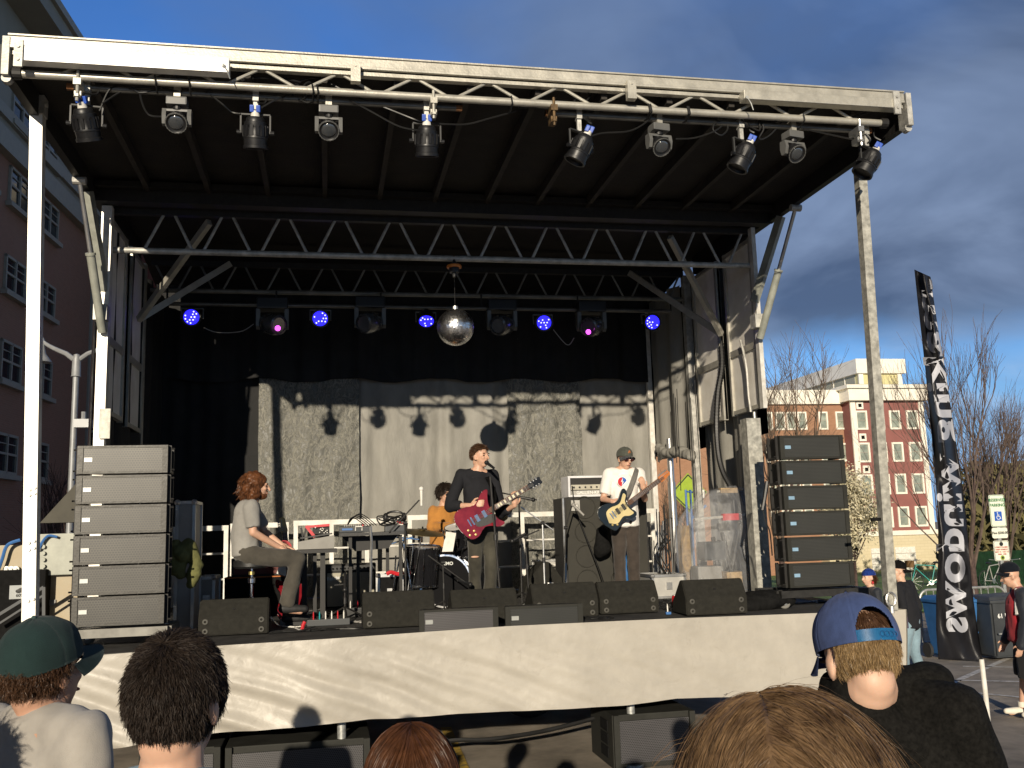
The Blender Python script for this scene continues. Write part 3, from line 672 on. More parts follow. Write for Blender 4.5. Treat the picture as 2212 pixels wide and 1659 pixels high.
def parking_sign():
    y = 15.6; A = lambda px, py: at(px, py, y=y)
    top = A(2144, 1070); base = V(A(2172, 1300).x, y, 0); base.z = gz(base.x, y)
    dz = V(0.0, 0, 1); t = thing('parking_sign', 'galvanised post carrying reserved parking, fine and street closed plates', 'sign', base)
    b = MB(); b.bar(base, V(base.x, y, top.z), 0.06, 0.05, up=(0, 1, 0)); b.build('post', 'galv', t)
    x = base.x; ux, uy = V(1, 0, 0), V(0, 0, 1)
    def plate(z0, z1, w, edge):
        h = z1-z0; c = V(x, y-0.045, (z0+z1)/2)
        p = MB(); r_ = 0.035; poly = []
        for cx_, cy_, a0 in ((w/2-r_, h/2-r_, 0), (-w/2+r_, h/2-r_, 90), (-w/2+r_, -h/2+r_, 180), (w/2-r_, -h/2+r_, 270)):
            for a in range(0, 91, 30): poly.append((cx_+r_*math.cos(R(a0+a)), cy_+r_*math.sin(R(a0+a))))
        p.prism(poly, c, ux, uy, V(0, 0.006, 0)); o = p.build('plate', 'sign_white', t)
        e = MB(); k = 0.93
        for i in range(len(poly)):
            a_, b2 = poly[i], poly[(i+1) % len(poly)]; e.bar(c+V(a_[0]*k, -0.003, a_[1]*(1-(1-k)*w/h)), c+V(b2[0]*k, -0.003, b2[1]*(1-(1-k)*w/h)), 0.006, 0.004, up=(0, 1, 0))
        if edge: e.build('border', edge, o)
        else: e.bm.free()
        return o, c
    zz = lambda py: A(2148, py).z
    o, c = plate(zz(1138), zz(1069), 0.32, 'sign_green'); h = zz(1069)-zz(1138)
    f = V(0, -0.006, 0)
    text('lettering', 'RESERVED', 0.075, 'sign_green', c+f+V(0, 0, h*.33), ux, uy, o, 0.0015); text('lettering', 'PARKING', 0.075, 'sign_green', c+f+V(0, 0, h*.17), ux, uy, o, 0.0015)
    MB().box(c+V(0, -0.004, -h*.17), (0.15, 0.005, 0.17)).build('blue_square', 'sign_blue', o)
    w_ = MB(); q = c+V(0, -0.009, -h*.17)
    for i in range(14):
        a0, a1 = R(100+i*17), R(100+(i+1)*17); w_.bar(q+V(-0.002+.035*math.cos(a0), 0, -.025+.035*math.sin(a0)), q+V(-0.002+.035*math.cos(a1), 0, -.025+.035*math.sin(a1)), .010, .004, up=(0, 1, 0))
    w_.cyl(q+V(-.014, 0, .06), q+V(-.014, .004, .06), .012, n=12); w_.bar(q+V(-.012, 0, .045), q+V(-.008, 0, -.005), .014, .004, up=(0, 1, 0)); w_.bar(q+V(-.01, 0, .02), q+V(.022, 0, .02), .010, .004, up=(0, 1, 0)); w_.bar(q+V(-.008, 0, -.004), q+V(.028, 0, -.004), .012, .004, up=(0, 1, 0)); w_.bar(q+V(.026, 0, -.004), q+V(.046, 0, -.05), .012, .004, up=(0, 1, 0)); w_.build('wheelchair_symbol', 'white_ink', o)
    o, c = plate(zz(1163), zz(1140), 0.32, None); text('lettering', 'Fine $200.00', 0.062, 'ink_black', c+f, ux, uy, o, 0.001)
    o, c = plate(zz(1212), zz(1168), 0.32, 'ink_black'); h = zz(1168)-zz(1212)
    for i, s_ in enumerate(('STREET CLOSED', 'EVERY SUNDAY', 'MAY 15 - OCT 15', '8AM - 1PM')): text('lettering', s_, 0.036, 'ink_red', c+f+V(0, 0, h*(.17-.115*i)), ux, uy, o, 0.0006)
    e = MB(); e.cyl(c+V(0, -0.008, h*.33), c+V(0, -0.004, h*.33), .038, n=18); e.bar(c+V(0, -0.006, h*.33+.03), c+V(0, -0.006, h*.33+.065), .012, .004, up=(0, 1, 0)); e.build('emblem', 'ink_black', o)
    e = MB(); e.cyl(c+V(0, -0.008, -h*.34), c+V(0, -0.004, -h*.34), .042, n=18); e2 = e.build('seal', 'sign_lime', o)
    e = MB(); e.cyl(c+V(0, -0.010, -h*.34), c+V(0, -0.007, -h*.34), .024, n=14); e.build('seal', 'ink_black', o)
parking_sign()

def bicycle(c, az, m_, label, basket=False, s=1.0):
    c = Vector(c); d = V(math.sin(az), math.cos(az), 0); u = V(0, 0, 1); sd_ = V(d.y, -d.x, 0)
    t = thing('bicycle', label, 'bicycle', c, 'bicycles on the lawn edge')
    P = lambda a, b_, w=0: c+d*a*s+u*b_*s+sd_*w*s
    for a in (-0.52, 0.52):
        w = MB(); pts = [P(a+.33*math.cos(R(k)), .34+.33*math.sin(R(k))) for k in range(0, 361, 15)]; w.tube(pts, 0.017, 6)
        wo = w.build('wheel', 'tyre', t, True); sp = MB()
        for k in range(12): sp.cyl(P(a, .34), P(a+.32*math.cos(R(k*30)), .34+.32*math.sin(R(k*30))), .002, n=3)
        sp.build('spoke', 'steel', wo)
    f = MB(); bb, st, hd, rw, fw_ = P(-.06, .30), P(-.2, .82), P(.36, .86), P(-.52, .34), P(.52, .34)
    for a, b_ in ((bb, st), (st, hd), (bb, P(.38, .76)), (bb, rw), (st, rw), (hd, fw_)): f.cyl(a, b_, .017, n=7)
    f.build('frame', m_, t, True)
    h = MB(); h.tube([P(.26, 1.02, -.28), P(.38, 1.0, -.2), P(.36, .98, 0), P(.38, 1.0, .2), P(.26, 1.02, .28)], .014, 6); h.cyl(hd, P(.35, .98), .013, n=6); h.build('handlebar', 'steel', t, True)
    q = MB(); q.ell(P(-.23, .92), (.10, .10, .04)); q.cyl(st, P(-.22, .9), .014, n=6); q.build('saddle', 'black_plastic', t, True)
    k = MB(); k.cyl(P(-.06, .30, .03), P(-.06, .30, .04), .09, n=16); k.bar(P(-.06, .3, .06), P(.08, .2, .06), .02); k.bar(P(-.06, .3, -.06), P(-.2, .4, -.06), .02); k.build('crank', 'steel', t)
    if basket:
        k = MB(); k.lathe([(0.0, 0), (.13, 0), (.17, .24), (.155, .24), (.12, .02), (0, .02)], P(.55, .78), n=14); k.build('basket', 'wicker', t, True)
p = gp(2003, 30.5); bicycle(p, R(-65), 'bike_teal', 'teal bicycle with wicker basket beside the feather flag', True, 1.1)
p = gp(2142, 30.0); bicycle(p, R(70), 'silver_gear', 'pale framed bicycle leaning between flag and parking sign', False)
p = gp(2180, 30.6); bicycle(p, R(50), 'black_steel', 'dark framed bicycle behind the parking sign post', False)
def lime_sign():
    y = 24; c = at(1488, 1064, y=y); t = thing('warning_sign', 'lime green diamond warning sign seen past the side curtain', 'sign', V(c.x, y, gz(c.x, y)))
    h = 0.52; MB().prism([(0, h), (h, 0), (0, -h), (-h, 0)], c, V(1, 0, 0), V(0, 0, 1), V(0, .01, 0)).build('plate', 'sign_lime', t)
    MB().bar(V(c.x, y+.05, gz(c.x, y)), V(c.x, y+.05, c.z+.3), .06).build('post', 'galv', t)
    b = MB()
    for i in range(4):
        a = [(0, .47), (.47, 0), (0, -.47), (-.47, 0)]; p, q = a[i], a[(i+1) % 4]; b.bar(c+V(p[0], -.01, p[1]), c+V(q[0], -.01, q[1]), .03, .006, up=(0, 1, 0))
    b.build('border', 'ink_black', t)
lime_sign()

# ------------------------------------------------------------------ feather flag (its lettering shows through mirrored)
def feather_flag():
    y = 7.4; A = lambda px, py: at(px, py, y=y)
    Lp = [(1975, 582), (1981, 640), (1990, 720), (1999, 800), (2007, 880), (2014, 960), (2021, 1040), (2026, 1120), (2027, 1200), (2022, 1290), (2022, 1360), (2027, 1424)]
    Rp = [(2010, 598), (2016, 640), (2028, 720), (2043, 800), (2054, 880), (2066, 960), (2078, 1040), (2088, 1120), (2094, 1200), (2102, 1290), (2112, 1360), (2124, 1430)]
    def side(Pp, v):
        f = v*(len(Pp)-1); i = min(int(f), len(Pp)-2); k = f-i; return (Pp[i][0]*(1-k)+Pp[i+1][0]*k, Pp[i][1]*(1-k)+Pp[i+1][1]*k)
    def S(u, v, off=0.0):
        a, b_ = side(Lp, v), side(Rp, v); p = A(a[0]+(b_[0]-a[0])*u, a[1]+(b_[1]-a[1])*u)
        amp = 0.10*(0.3+0.7*math.sin(math.pi*min(v*1.1, 1)))
        dy = amp*math.sin(u*5.0+v*5.5)+0.045*math.sin(u*9-v*13)+0.02*math.sin(v*30+u*7)-off
        return CAM+(p-CAM)*(1+dy/y)
    base = A(2150, 1720); base.z = gz(base.x, y); topp = S(0.98, 0.0)
    t = thing('feather_flag', 'tall black feather flag with white mirrored lettering on a white pole', 'flag', base)
    MB().grid(lambda u, v: S(u, v), 20, 120).build('banner', 'flag_black', t, True, thick=0.004, angle=180)
    b = MB(); b.tube([base, A(2129, 1500), A(2120, 1424)], 0.021, 10); b.build('pole', 'white_paint', t, True)
    # whole word laid along the banner, letters clipped where the cloth curls away
    body = 'making windows'; me = text_mesh(body, 1.0, 0.03, 0.0, 'LEFT'); bm = bmesh.new(); bm.from_mesh(me)
    xs_ = [v.co.x for v in bm.verts]; x0, x1 = min(xs_), max(xs_)
    v0, v1 = 0.068, 0.918
    bmesh.ops.subdivide_edges(bm, edges=[e for e in bm.edges if e.calc_length() > 0.08], cuts=3)
    # u across: letter tops point left; bottoms run off the right edge in the upper part
    for v in bm.verts:
        s_ = (v.co.x-x0)/(x1-x0); vv = v0+(v1-v0)*s_**0.93
        w = side(Rp, vv)[0]-side(Lp, vv)[0]
        hh = v.co.y+0.36                                     # letter height, 0 at the baseline
        base_u = 1.24-0.44*min(1, vv*1.12); us = 70*(0.62+0.42*vv)/w*1.28
        v.co = V(base_u-hh*us, vv, 0)
    g = bm.verts[:]+bm.edges[:]+bm.faces[:]
    bmesh.ops.bisect_plane(bm, geom=g, plane_co=(0.985, 0, 0), plane_no=(1, 0, 0), clear_outer=True)
    for v in bm.verts: v.co = S(v.co.x, v.co.y, 0.006)
    me2 = bpy.data.meshes.new('lettering'); bm.to_mesh(me2); bm.free(); o = link('lettering', me2, 'flag_white', t)
    b = MB(); b.grid(lambda u, v: S(0.90+0.16*u, 0.013+0.045*v, 0.012), 3, 4); b.build('pole_sleeve', 'flag_white', t, True, thick=0.004)
mat('flag_black', (0.030, 0.030, 0.036), 0.42, var=0.2, scale=4, spec=0.6); mat('flag_white', (0.47, 0.48, 0.53), 0.6, var=0.05)
feather_flag()
# ------------------------------------------------------------------ the mobile stage
YF, YT, YR, YB = 8.05, 10.1, 12.25, 13.72        # deck front, front truss, rear truss, backdrop
XL, XR = -2.28, 5.02
stage = thing('mobile_stage', 'open mobile stage with aluminium trusses, black canopy roof and four posts', 'stage', (1.4, 10.5, 0))
def S_(b, name, m_, parent=stage, **k): return b.build(name, m_, parent, **k)
# deck and chassis
S_(MB().box((1.45, 10.95, DZ-0.04), (7.5, 5.75, 0.08)), 'deck', 'deck_black')
b = MB(); b.box((1.45, YF+0.02, DZ-0.09), (7.5, 0.05, 0.10)); S_(b, 'deck_edge', 'edge_purple' if 'edge_purple' in MATS else mat('edge_purple', (0.055, 0.035, 0.085), 0.6, var=0.3))
b = MB()
for yy in (8.3, 9.4, 10.2, 12.2, 13.4): b.box((1.45, yy, DZ-0.17), (7.2, 0.08, 0.16))
for xx in (-2.1, 0.3, 2.7, 5.0): b.box((xx, 10.9, DZ-0.2), (0.09, 5.3, 0.2))
S_(b, 'chassis', 'black_steel')
rail = at(1000, 1568, y=10.3); b = MB(); b.box((2.0, 10.3, 0.26), (7.0, 0.1, 0.10)); S_(b, 'lower_rail', 'white_paint')
for wx in (at(1150, 1590, y=10.6).x, at(1150, 1590, y=10.6).x+1.0):
    b = MB(); b.lathe([(0.0, -.12), (.26, -.12), (.36, -.11), (.39, -.08), (.39, .08), (.36, .11), (.26, .12), (0, .12)], (wx, 10.75, 0.39), axis=(0, 1, 0), n=28); w_ = S_(b, 'wheel', 'tyre', smooth=True)
    b = MB(); b.cyl((wx, 10.62, 0.39), (wx, 10.60, 0.39), 0.22, n=20); b.build('rim', 'galv', w_)
for px, py in ((1362, 1523), (738, 1560)):
    a = at(px, py, y=8.25); b = MB(); b.cyl((a.x, 8.25, gz(a.x, 8.25)), (a.x, 8.25, DZ-0.1), 0.030, n=12); b.cyl((a.x, 8.25, gz(a.x, 8)), (a.x, 8.25, 0.03), 0.09, n=12); b.cyl((a.x, 8.25, 0.30), (a.x, 8.25, 0.62), 0.036, n=12); lg = S_(b, 'support_leg', 'galv', smooth=True)
    if px > 1000: MB().cyl((a.x, 8.25, at(px, 1556, y=8.25).z-.015), (a.x, 8.25, at(px, 1556, y=8.25).z+.012), 0.038, n=12).build('red_band', 'red_plastic', lg)
# under-stage black drape at the back keeps the daylight behind it out
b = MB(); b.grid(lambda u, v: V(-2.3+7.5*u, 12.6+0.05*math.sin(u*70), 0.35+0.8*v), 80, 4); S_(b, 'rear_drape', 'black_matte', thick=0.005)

# front posts
def post(p0, p1, w, name='front_post', m_='post_white'):
    b = MB(); b.bar(p0, p1, w, w, up=(0, 1, 0)); o = S_(b, name, m_); return o
mat('post_white', (0.80, 0.78, 0.73), 0.42, metal=0.25, var=0.06, scale=12, stain=(0.58, 0.55, 0.48))
mat('post_galv', (0.46, 0.45, 0.40), 0.55, metal=0.35, var=0.3, scale=18)
pl0, pl1 = at(64, 1432, y=8.0), at(82, 236, y=8.0); lp = post(pl0, pl1, 0.098)
b = MB()
for py in (1050, 1062, 1165, 1180, 1290):
    for dx in (-5, 6):
        q = at(72-(py-800)*0.012+dx, py+(4 if dx > 0 else 8), y=7.95); b.cyl(q, q-V(0, 0.012, 0), 0.012, n=8)
b.build('bolt', 'galv', lp)
b = MB(); q = at(82, 236, y=8.0); b.box(q+V(0, 0, 0.02), (0.12, 0.12, 0.16)); b.cyl(q+V(-.08, -.02, .03), q+V(.08, -.02, .03), .02, n=8); b.build('hinge_bracket', 'alu_dull', lp)
pr0, pr1 = at(1925, 1318, y=8.0), at(1857, 362, y=8.0); rp = post(pr0, pr1, 0.088, m_='post_galv')
b = MB(); q = pr0+V(-0.03, -0.06, 0.10); b.tube([q+V(.045*math.cos(a), 0, .06*math.sin(a)) for a in [i*math.pi/8 for i in range(17)]], .011, 6); b.cyl(q-V(0, 0, .06), q-V(0, 0, .12), .02, n=8); b.build('eye_bolt', 'steel', rp)
q = at(1892, 1122, y=7.95); MB().box(q, (0.095, 0.02, 0.03)).build('tape', 'black_matte', rp)

# canopy
mat('ply_brown', (0.020, 0.017, 0.014), 0.85, var=0.4, scale=4, bump=0.3)
ZF, ZH = 5.66, 5.62                               # undersides at the fascia and at the hinge
canopy = S_(MB().box((1.38, 8.6, 5.75), (7.5, 2.78, 0.06)), 'canopy_roof', 'ply_brown')
rb = MB()
for px, py in ((323, 425), (453, 430), (580, 433), (702, 437), (819, 441), (937, 445), (1048, 449), (1156, 452), (1264, 456), (1367, 460), (1467, 464), (1571, 467)):
    x = at(px, py, y=10.0).x; rb.box((x, 8.6, 5.67), (0.05, 2.7, 0.10))
rb.build('rib', 'rib_dark' if 'rib_dark' in MATS else mat('rib_dark', (0.032, 0.027, 0.022), 0.75, var=0.4, scale=8), canopy)
for x in (XL-0.08, XR+0.10): MB().box((x, 8.6, 5.64), (0.07, 2.8, 0.22)).build('side_rail', 'black_steel', canopy)
b = MB(); q0, q1 = at(24, 86, y=7.2), at(1943, 206, y=7.2); zc = (q0.z+q1.z)/2
xa, xb = q0.x, q1.x
b.box(((xa+xb)/2, 7.19, zc-0.035), (xb-xa, 0.10, 0.075)); b.box(((xa+xb)/2, 7.15, zc-0.085), (xb-xa, 0.03, 0.018)); b.box(((xa+xb)/2, 7.20, zc-0.118), (xb-xa, 0.06, 0.03)); b.box(((xa+xb)/2, 7.15, zc+0.004), (xb-xa, 0.05, 0.012))
fas = S_(b, 'fascia_beam', 'alu')
def ext_box(p0, p1, name, m_):
    a, c = at(*p0, y=7.13), at(*p1, y=7.13); b = MB(); b.box(((a.x+c.x)/2, 7.09, (a.z+c.z)/2), (c.x-a.x, 0.10, a.z-c.z), bev=0.006); return b.build(name, m_, fas)
e1 = ext_box((40, 108), (497, 168), 'extension_box', 'alu_bright'); e2 = ext_box((1597, 203), (1936, 243), 'extension_box', 'alu')
for e, p, r_ in ((e1, (40, 115), .06), (e2, (1937, 222), .06)):
    a = at(*p, y=7.03); b = MB(); b.box(a, (0.06, 0.02, 0.21)); 
    for dz in (-.05, .05): b.cyl(a+V(0, -.012, dz), a+V(0, -.02, dz), .012, n=8)
    b.build('end_plate', 'alu_dull', e)
for e, p in ((e1, (483, 142)), (e2, (1612, 212))):
    a = at(*p, y=7.04); b = MB(); b.cyl(a, a-V(0, .02, 0), .014, n=8); b.tube([a-V(0, .02, 0), a+V(.03, -.02, -.05), a+V(.05, -.015, -.11)], .005, 5); b.build('pull_pin', 'galv', e)
for px, py in ((768, 158), (1363, 196)):
    a = at(px, py, y=7.1); b = MB(); b.box(a, (0.075, 0.06, 0.16)); b.cyl(a+V(0, -.03, .05), a+V(0, -.036, .05), .01, n=8); b.build('bracket', 'alu', fas)
for p in ((18, 128), (1955, 242)):
    a = at(*p, y=7.2); b = MB(); b.box(a, (0.05, 0.14, 0.30)); b.cyl(a+V(0, -.03, -.16), a+V(0, .03, -.16), .035, n=10); b.build('end_cap', 'alu_dull', fas)
def truss(xa, xb, y, zt, zb, n, rc, rd, name, ph=0.0, m_='alu_dull', top_m='black_steel', gap=0.06):
    o = S_(MB().cyl((xa, y, zb), (xb, y, zb), rc, n=12), name, m_, smooth=True)
    MB().box(((xa+xb)/2, y, zt), (xb-xa, 0.07, 0.07)).build('top_chord', top_m, o)
    w = (xb-xa)/n
    for i in range(n):
        xm = xa+w*(i+0.5+ph)
        for s in (-1, 1):
            x2 = xm+s*w*0.5
            if x2 < xa or x2 > xb or not xa < xm < xb: continue
            MB().cyl((xm+s*gap, y, zb+rc*0.6), (x2-s*gap, y, zt-0.03), rd, n=8).build('web_bar', m_, o, True)
    return o
ch0, ch1 = at(38, 162, y=7.2), at(1908, 264, y=7.2); zch = (ch0.z+ch1.z)/2
ft = S_(MB().cyl((ch0.x, 7.2, zch), (ch1.x, 7.2, zch), 0.031, n=14), 'front_truss', 'alu', smooth=True)
ztop = zc-0.13
feet = [(533, 590), (705, 705)]
tops = [(563, 143, 535, 182), (583, 145, 630, 188)]
# web bars of the front truss, spaced as the photo shows them
xsx = [at(px, 200, y=7.2).x for px in (632, 811, 992, 1144, 1297, 1428, 1570, 1700)]
sp = 0.60; x = ch0.x+0.18; k = 0
x0v = at(650, 190, y=7.2).x
nodes = [x0v+sp*i for i in range(-5, 14)]
for xv in nodes:
    if not (ch0.x+0.1 < xv < ch1.x-0.1): continue
    for s in (-1, 1):
        x2 = xv+s*(sp/2-0.035)
        if ch0.x < x2 < ch1.x: MB().cyl((xv+s*0.05, 7.2, zch+0.02), (x2, 7.2, ztop), 0.0135, n=8).build('web_bar', 'alu', ft, True)
for xe in (ch0.x, ch1.x): MB().cyl((xe-.03, 7.2, zch), (xe+.03, 7.2, zch), 0.045, n=12).build('end_fitting', 'black_steel', ft)
# hinge beams, trusses, columns
b = MB(); b.box((1.38, 10.0, 5.585), (7.46, 0.14, 0.15)); b.box((1.38, 9.86, 5.66), (7.46, 0.1, 0.06)); S_(b, 'hinge_beam', 'black_steel')
truss(XL+0.05, XR-0.08, YT+0.12, 5.50, 5.075, 12, 0.034, 0.0165, 'mid_truss', ph=-0.03)
truss(XL+0.1, XR-0.12, YR, 5.52, 5.165, 13, 0.030, 0.014, 'rear_truss', m_='truss_dark' if 'truss_dark' in MATS else mat('truss_dark', (0.22, 0.22, 0.20), 0.55, metal=0.4, var=0.25))
S_(MB().box((1.38, 11.2, 5.80), (7.5, 2.45, 0.06)), 'centre_roof', 'ply_dark')
b = MB(); b._add([V(-2.36, 12.4, 5.78), V(5.12, 12.4, 5.78), V(5.12, 14.1, 5.5), V(-2.36, 14.1, 5.5)], [(0, 1, 2, 3)]); S_(b, 'rear_roof', 'ply_dark', thick=0.05)
for x in (XL-0.06, XR+0.08): S_(MB().box((x, 11.1, 5.66), (0.08, 2.3, 0.26)), 'roof_side_beam', 'black_steel')
cl = at(226, 720, y=10.1); cr = at(1632, 760, y=10.1)
def column(x, y, z1, m_, w=0.10): 
    return S_(MB().box((x, y, (DZ+z1)/2), (w, w, z1-DZ)), 'corner_column', m_)
c1 = column(cl.x-0.01, 10.1, 5.5, 'post_white'); c2_ = S_(MB().box((cr.x+0.055, 10.1, (5.5+at(1650, 882, y=10.1).z)/2), (0.05, 0.085, 5.5-at(1650, 882, y=10.1).z)), 'corner_column', 'post_white')
column(XL+0.0, YR, 5.5, 'alu_dull'); column(XR-0.08, YR, 5.5, 'alu_dull')
q = at(226, 915, y=10.02); MB().box(q, (0.105, 0.012, 0.30)).build('worn_patch', 'post_galv', c1)
for c_, s in ((c1, -1), (c2_, 1)):
    b = MB(); xx = cl.x if s < 0 else cr.x; b.box((xx+s*.02, 10.02, 4.35), (.13, .14, .16)); b.build('hinge_bracket', 'alu_dull', c_)
# hydraulic lift arms
for p_hi, p_mid, p_lo, xo in (((155, 385), (190, 560), (222, 705), XL-0.06), ((1733, 448), (1695, 545), (1640, 640), XR+0.10)):
    a = V(xo, 9.35, 5.5); d_ = V(cl.x if xo < 0 else cr.x+0.02, 10.0, 4.15); mm = a.lerp(d_, 0.48)
    o = S_(MB().cyl(a, mm, 0.022, n=10), 'lift_cylinder', 'steel', smooth=True)
    MB().cyl(mm, d_, 0.042, n=12).cyl(mm+(mm-d_)*0.03, mm, 0.05, n=12).build('barrel', 'hydraulic_paint', o, True)
    MB().cyl(a-V(.06, 0, 0), a+V(.06, 0, 0), .04, n=10).build('pivot', 'alu_dull', o)
    b = MB(); b.bar(V(xo, 9.7, 5.52), V(d_.x, 10.08, 4.6), 0.06, 0.09); S_(b, 'strut', 'hydraulic_paint')
# knee braces down to the side walls
zk = at(1558, 722, x=XR-0.12); zl = at(300, 690, x=XL+0.1)
for (pa, ya, kk) in (((1447, 512), YT+0.2, zk), ((1360, 590), YR-0.1, zk), ((452, 480), YT+0.2, zl), ((497, 570), YR-0.1, zl)):
    a = at(*pa, y=ya); b = MB(); b.bar(a, kk, 0.055, 0.075); S_(b, 'knee_brace', 'alu')
# side wall panels: framed white sheets hanging in the plane of the stage ends
def side_panel(x, ya, yb, z0, z1, zm, s, name='side_panel'):
    o = S_(MB().box((x, (ya+yb)/2, (z0+z1)/2), (0.03, yb-ya, z1-z0)), name, 'panel_sheet')
    f = MB(); w = 0.048; xi = x-s*0.012
    f.box((xi, ya+w/2, (z0+z1)/2), (0.06, w, z1-z0+.02)); f.box((xi, yb-w/2, (z0+z1)/2), (0.06, w, z1-z0+.02))
    for zz in (z0+w/2, z1-w/2): f.box((xi, (ya+yb)/2, zz), (0.056, yb-ya-2*w, w))
    f.box((xi, (ya+yb)/2, zm), (0.052, yb-ya-2*w, 0.08)); f.build('frame', 'alu', o)
    return o
mat('panel_sheet', (0.84, 0.81, 0.75), 0.55, var=0.06, scale=4, stain=(0.70, 0.66, 0.58))
xr = XR-0.03
P = lambda px, py: at(px, py, x=xr)
bl, brr, tl = P(1588, 897), P(1650, 881), P(1568, 640)
yn, yf = brr.y, bl.y; side_panel(xr, yn, yf, (bl.z+brr.z)/2, 5.42, P(1597, 762).z, 1)
bl2, br2 = P(1517, 920), P(1571, 907); side_panel(xr, br2.y, bl2.y, (bl2.z+br2.z)/2, 5.42, P(1527, 797).z, 1)
for ya, yb, z0 in ((yn, yf, (bl.z+brr.z)/2), (br2.y, bl2.y, (bl2.z+br2.z)/2)): side_panel(XL+0.03, ya, yb, z0-0.02, 5.42, P(1597, 762).z, -1)
b = MB()
for px in (1632,): zq = at(1625, 905, y=10.12).z; b.box((at(1626, 990, y=10.12).x, 10.12, (DZ+zq)/2), (0.17, 0.17, zq-DZ))
S_(b, 'outrigger_column', 'post_galv')
# slim steel rods
for p0, p1, y in (((207, 632), (191, 965), 10.4), ((1629, 890), (1637, 970), 10.4)):
    a, c = at(*p0, y=y), at(*p1, y=y); S_(MB().cyl(a, V(c.x, y, DZ) , 0.018, n=8), 'guy_rod', 'chrome' if p0[0] < 500 else 'galv', smooth=True)
# corrugated cable duct on the right
pts = []
for px, py, y in ((1556, 728, 11.3), (1560, 790, 11.2), (1551, 850, 11.15), (1548, 920, 11.1), (1552, 980, 11.1), (1562, 1020, 11.1), (1582, 1062, 11.1), (1590, 1120, 11.1)): pts.append(at(px, py, y=y))
def smooth_path(pts, n=8):
    out = []
    for i in range(len(pts)-1):
        p0, p1, p2, p3 = pts[max(i-1, 0)], pts[i], pts[i+1], pts[min(i+2, len(pts)-1)]
        for k in range(n):
            t = k/n; out.append(0.5*((2*p1)+(p2-p0)*t+(2*p0-5*p1+4*p2-p3)*t*t+(3*p1-p0-3*p2+p3)*t**3))
    return out+[pts[-1]]
sp_ = smooth_path([Vector(p) for p in pts], 10); b = MB(); b.tube(sp_, 0.034, 8)
for i in range(1, len(sp_)-1): b.tube([sp_[i].lerp(sp_[i+1], .2), sp_[i].lerp(sp_[i+1], .6)], 0.040, 8)
tag(b.build('cable_duct', 'cable', None, True), 'black corrugated cable hose hanging from the right knee brace', 'hose')
b = MB(); b.tube(smooth_path([at(1600, 735, x=xr-.08), at(1612, 790, x=xr-.08), at(1617, 850, x=xr-.08), at(1622, 890, x=xr-.08)]), .016, 6); S_(b, 'panel_cable', 'alu_dull', smooth=True)
# jack post and far right back post
a = at(1447, 978, y=12.9); b = MB(); b.cyl((a.x, 12.9, DZ), (a.x, 12.9, a.z-.42), .055, n=14); b.cyl((a.x, 12.9, a.z-.42), (a.x, 12.9, a.z+.2), .045, n=14); S_(b, 'jack_post', 'steel', smooth=True)
a = at(1411, 1000, y=YB-0.12); S_(MB().box((a.x, YB-0.12, (DZ+5.3)/2), (0.075, 0.075, 5.3-DZ)), 'rear_post', 'post_white')
a = at(333, 900, y=YB-0.12); S_(MB().box((a.x, YB-0.12, (DZ+5.3)/2), (0.085, 0.085, 5.3-DZ)), 'rear_post', 'post_galv')

# ------------------------------------------------------------------ cloth: backdrop, side curtains, skirt
def cloth_mat(name, c1, c2, rough, nscale, bump, bscale, stretch=(1, 1, 1), spec=0.4):
    def f(t, b, L):
        tc = N(t, 'ShaderNodeTexCoord'); mp = N(t, 'ShaderNodeMapping'); mp.inputs['Scale'].default_value = stretch; L(tc.outputs['Object'], mp.inputs[0])
        n = noisen(t, L, mp.outputs[0], nscale, 8, 0.62, 0.4); L(rnode(t, L, n, [(0.32, c1), (0.68, c2)]), b.inputs['Base Color'])
        n2 = noisen(t, L, mp.outputs[0], bscale, 6, 0.6, 0.6); bp = N(t, 'ShaderNodeBump'); bp.inputs['Strength'].default_value = bump; bp.inputs['Distance'].default_value = 0.02; L(n2, bp.inputs['Height']); L(bp.outputs[0], b.inputs['Normal'])
        b.inputs['Roughness'].default_value = rough; b.inputs['Specular IOR Level'].default_value = spec
    return pat_mat(name, f)
cloth_mat('curtain_grey', (0.20, 0.193, 0.172), (0.28, 0.27, 0.24), 0.62, 4.0, 0.35, 25, (1, 1, 0.35))
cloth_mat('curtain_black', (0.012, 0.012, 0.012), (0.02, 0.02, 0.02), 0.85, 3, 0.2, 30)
def f_crush(t, b, L):
    tc = N(t, 'ShaderNodeTexCoord'); mp = N(t, 'ShaderNodeMapping'); mp.inputs['Scale'].default_value = (1, 1, 0.5); L(tc.outputs['Object'], mp.inputs[0])
    n = noisen(t, L, mp.outputs[0], 6.0, 5, 0.6, 1.2); n2 = noisen(t, L, mp.outputs[0], 13.0, 4, 0.6, 1.6)
    r1 = mnode(t, L, 'ABSOLUTE', mnode(t, L, 'SUBTRACT', n, 0.5)); r2 = mnode(t, L, 'ABSOLUTE', mnode(t, L, 'SUBTRACT', n2, 0.5))
    crease = mnode(t, L, 'MAXIMUM', rnode(t, L, r1, [(0.0, 1.0), (0.035, 0.0)]), mnode(t, L, 'MULTIPLY', rnode(t, L, r2, [(0.0, 1.0), (0.05, 0.0)]), 0.8))
    c = mixn(t, L, noisen(t, L, mp.outputs[0], 14, 6, 0.7), (0.085, 0.086, 0.078), (0.150, 0.148, 0.130)); c = mixn(t, L, mnode(t, L, 'MULTIPLY', crease, 0.7), c, (0.42, 0.405, 0.345))
    L(c, b.inputs['Base Color']); b.inputs['Roughness'].default_value = 0.5
    bp = N(t, 'ShaderNodeBump'); bp.inputs['Strength'].default_value = 0.5; bp.inputs['Distance'].default_value = 0.03; L(crease, bp.inputs['Height']); L(bp.outputs[0], b.inputs['Normal'])
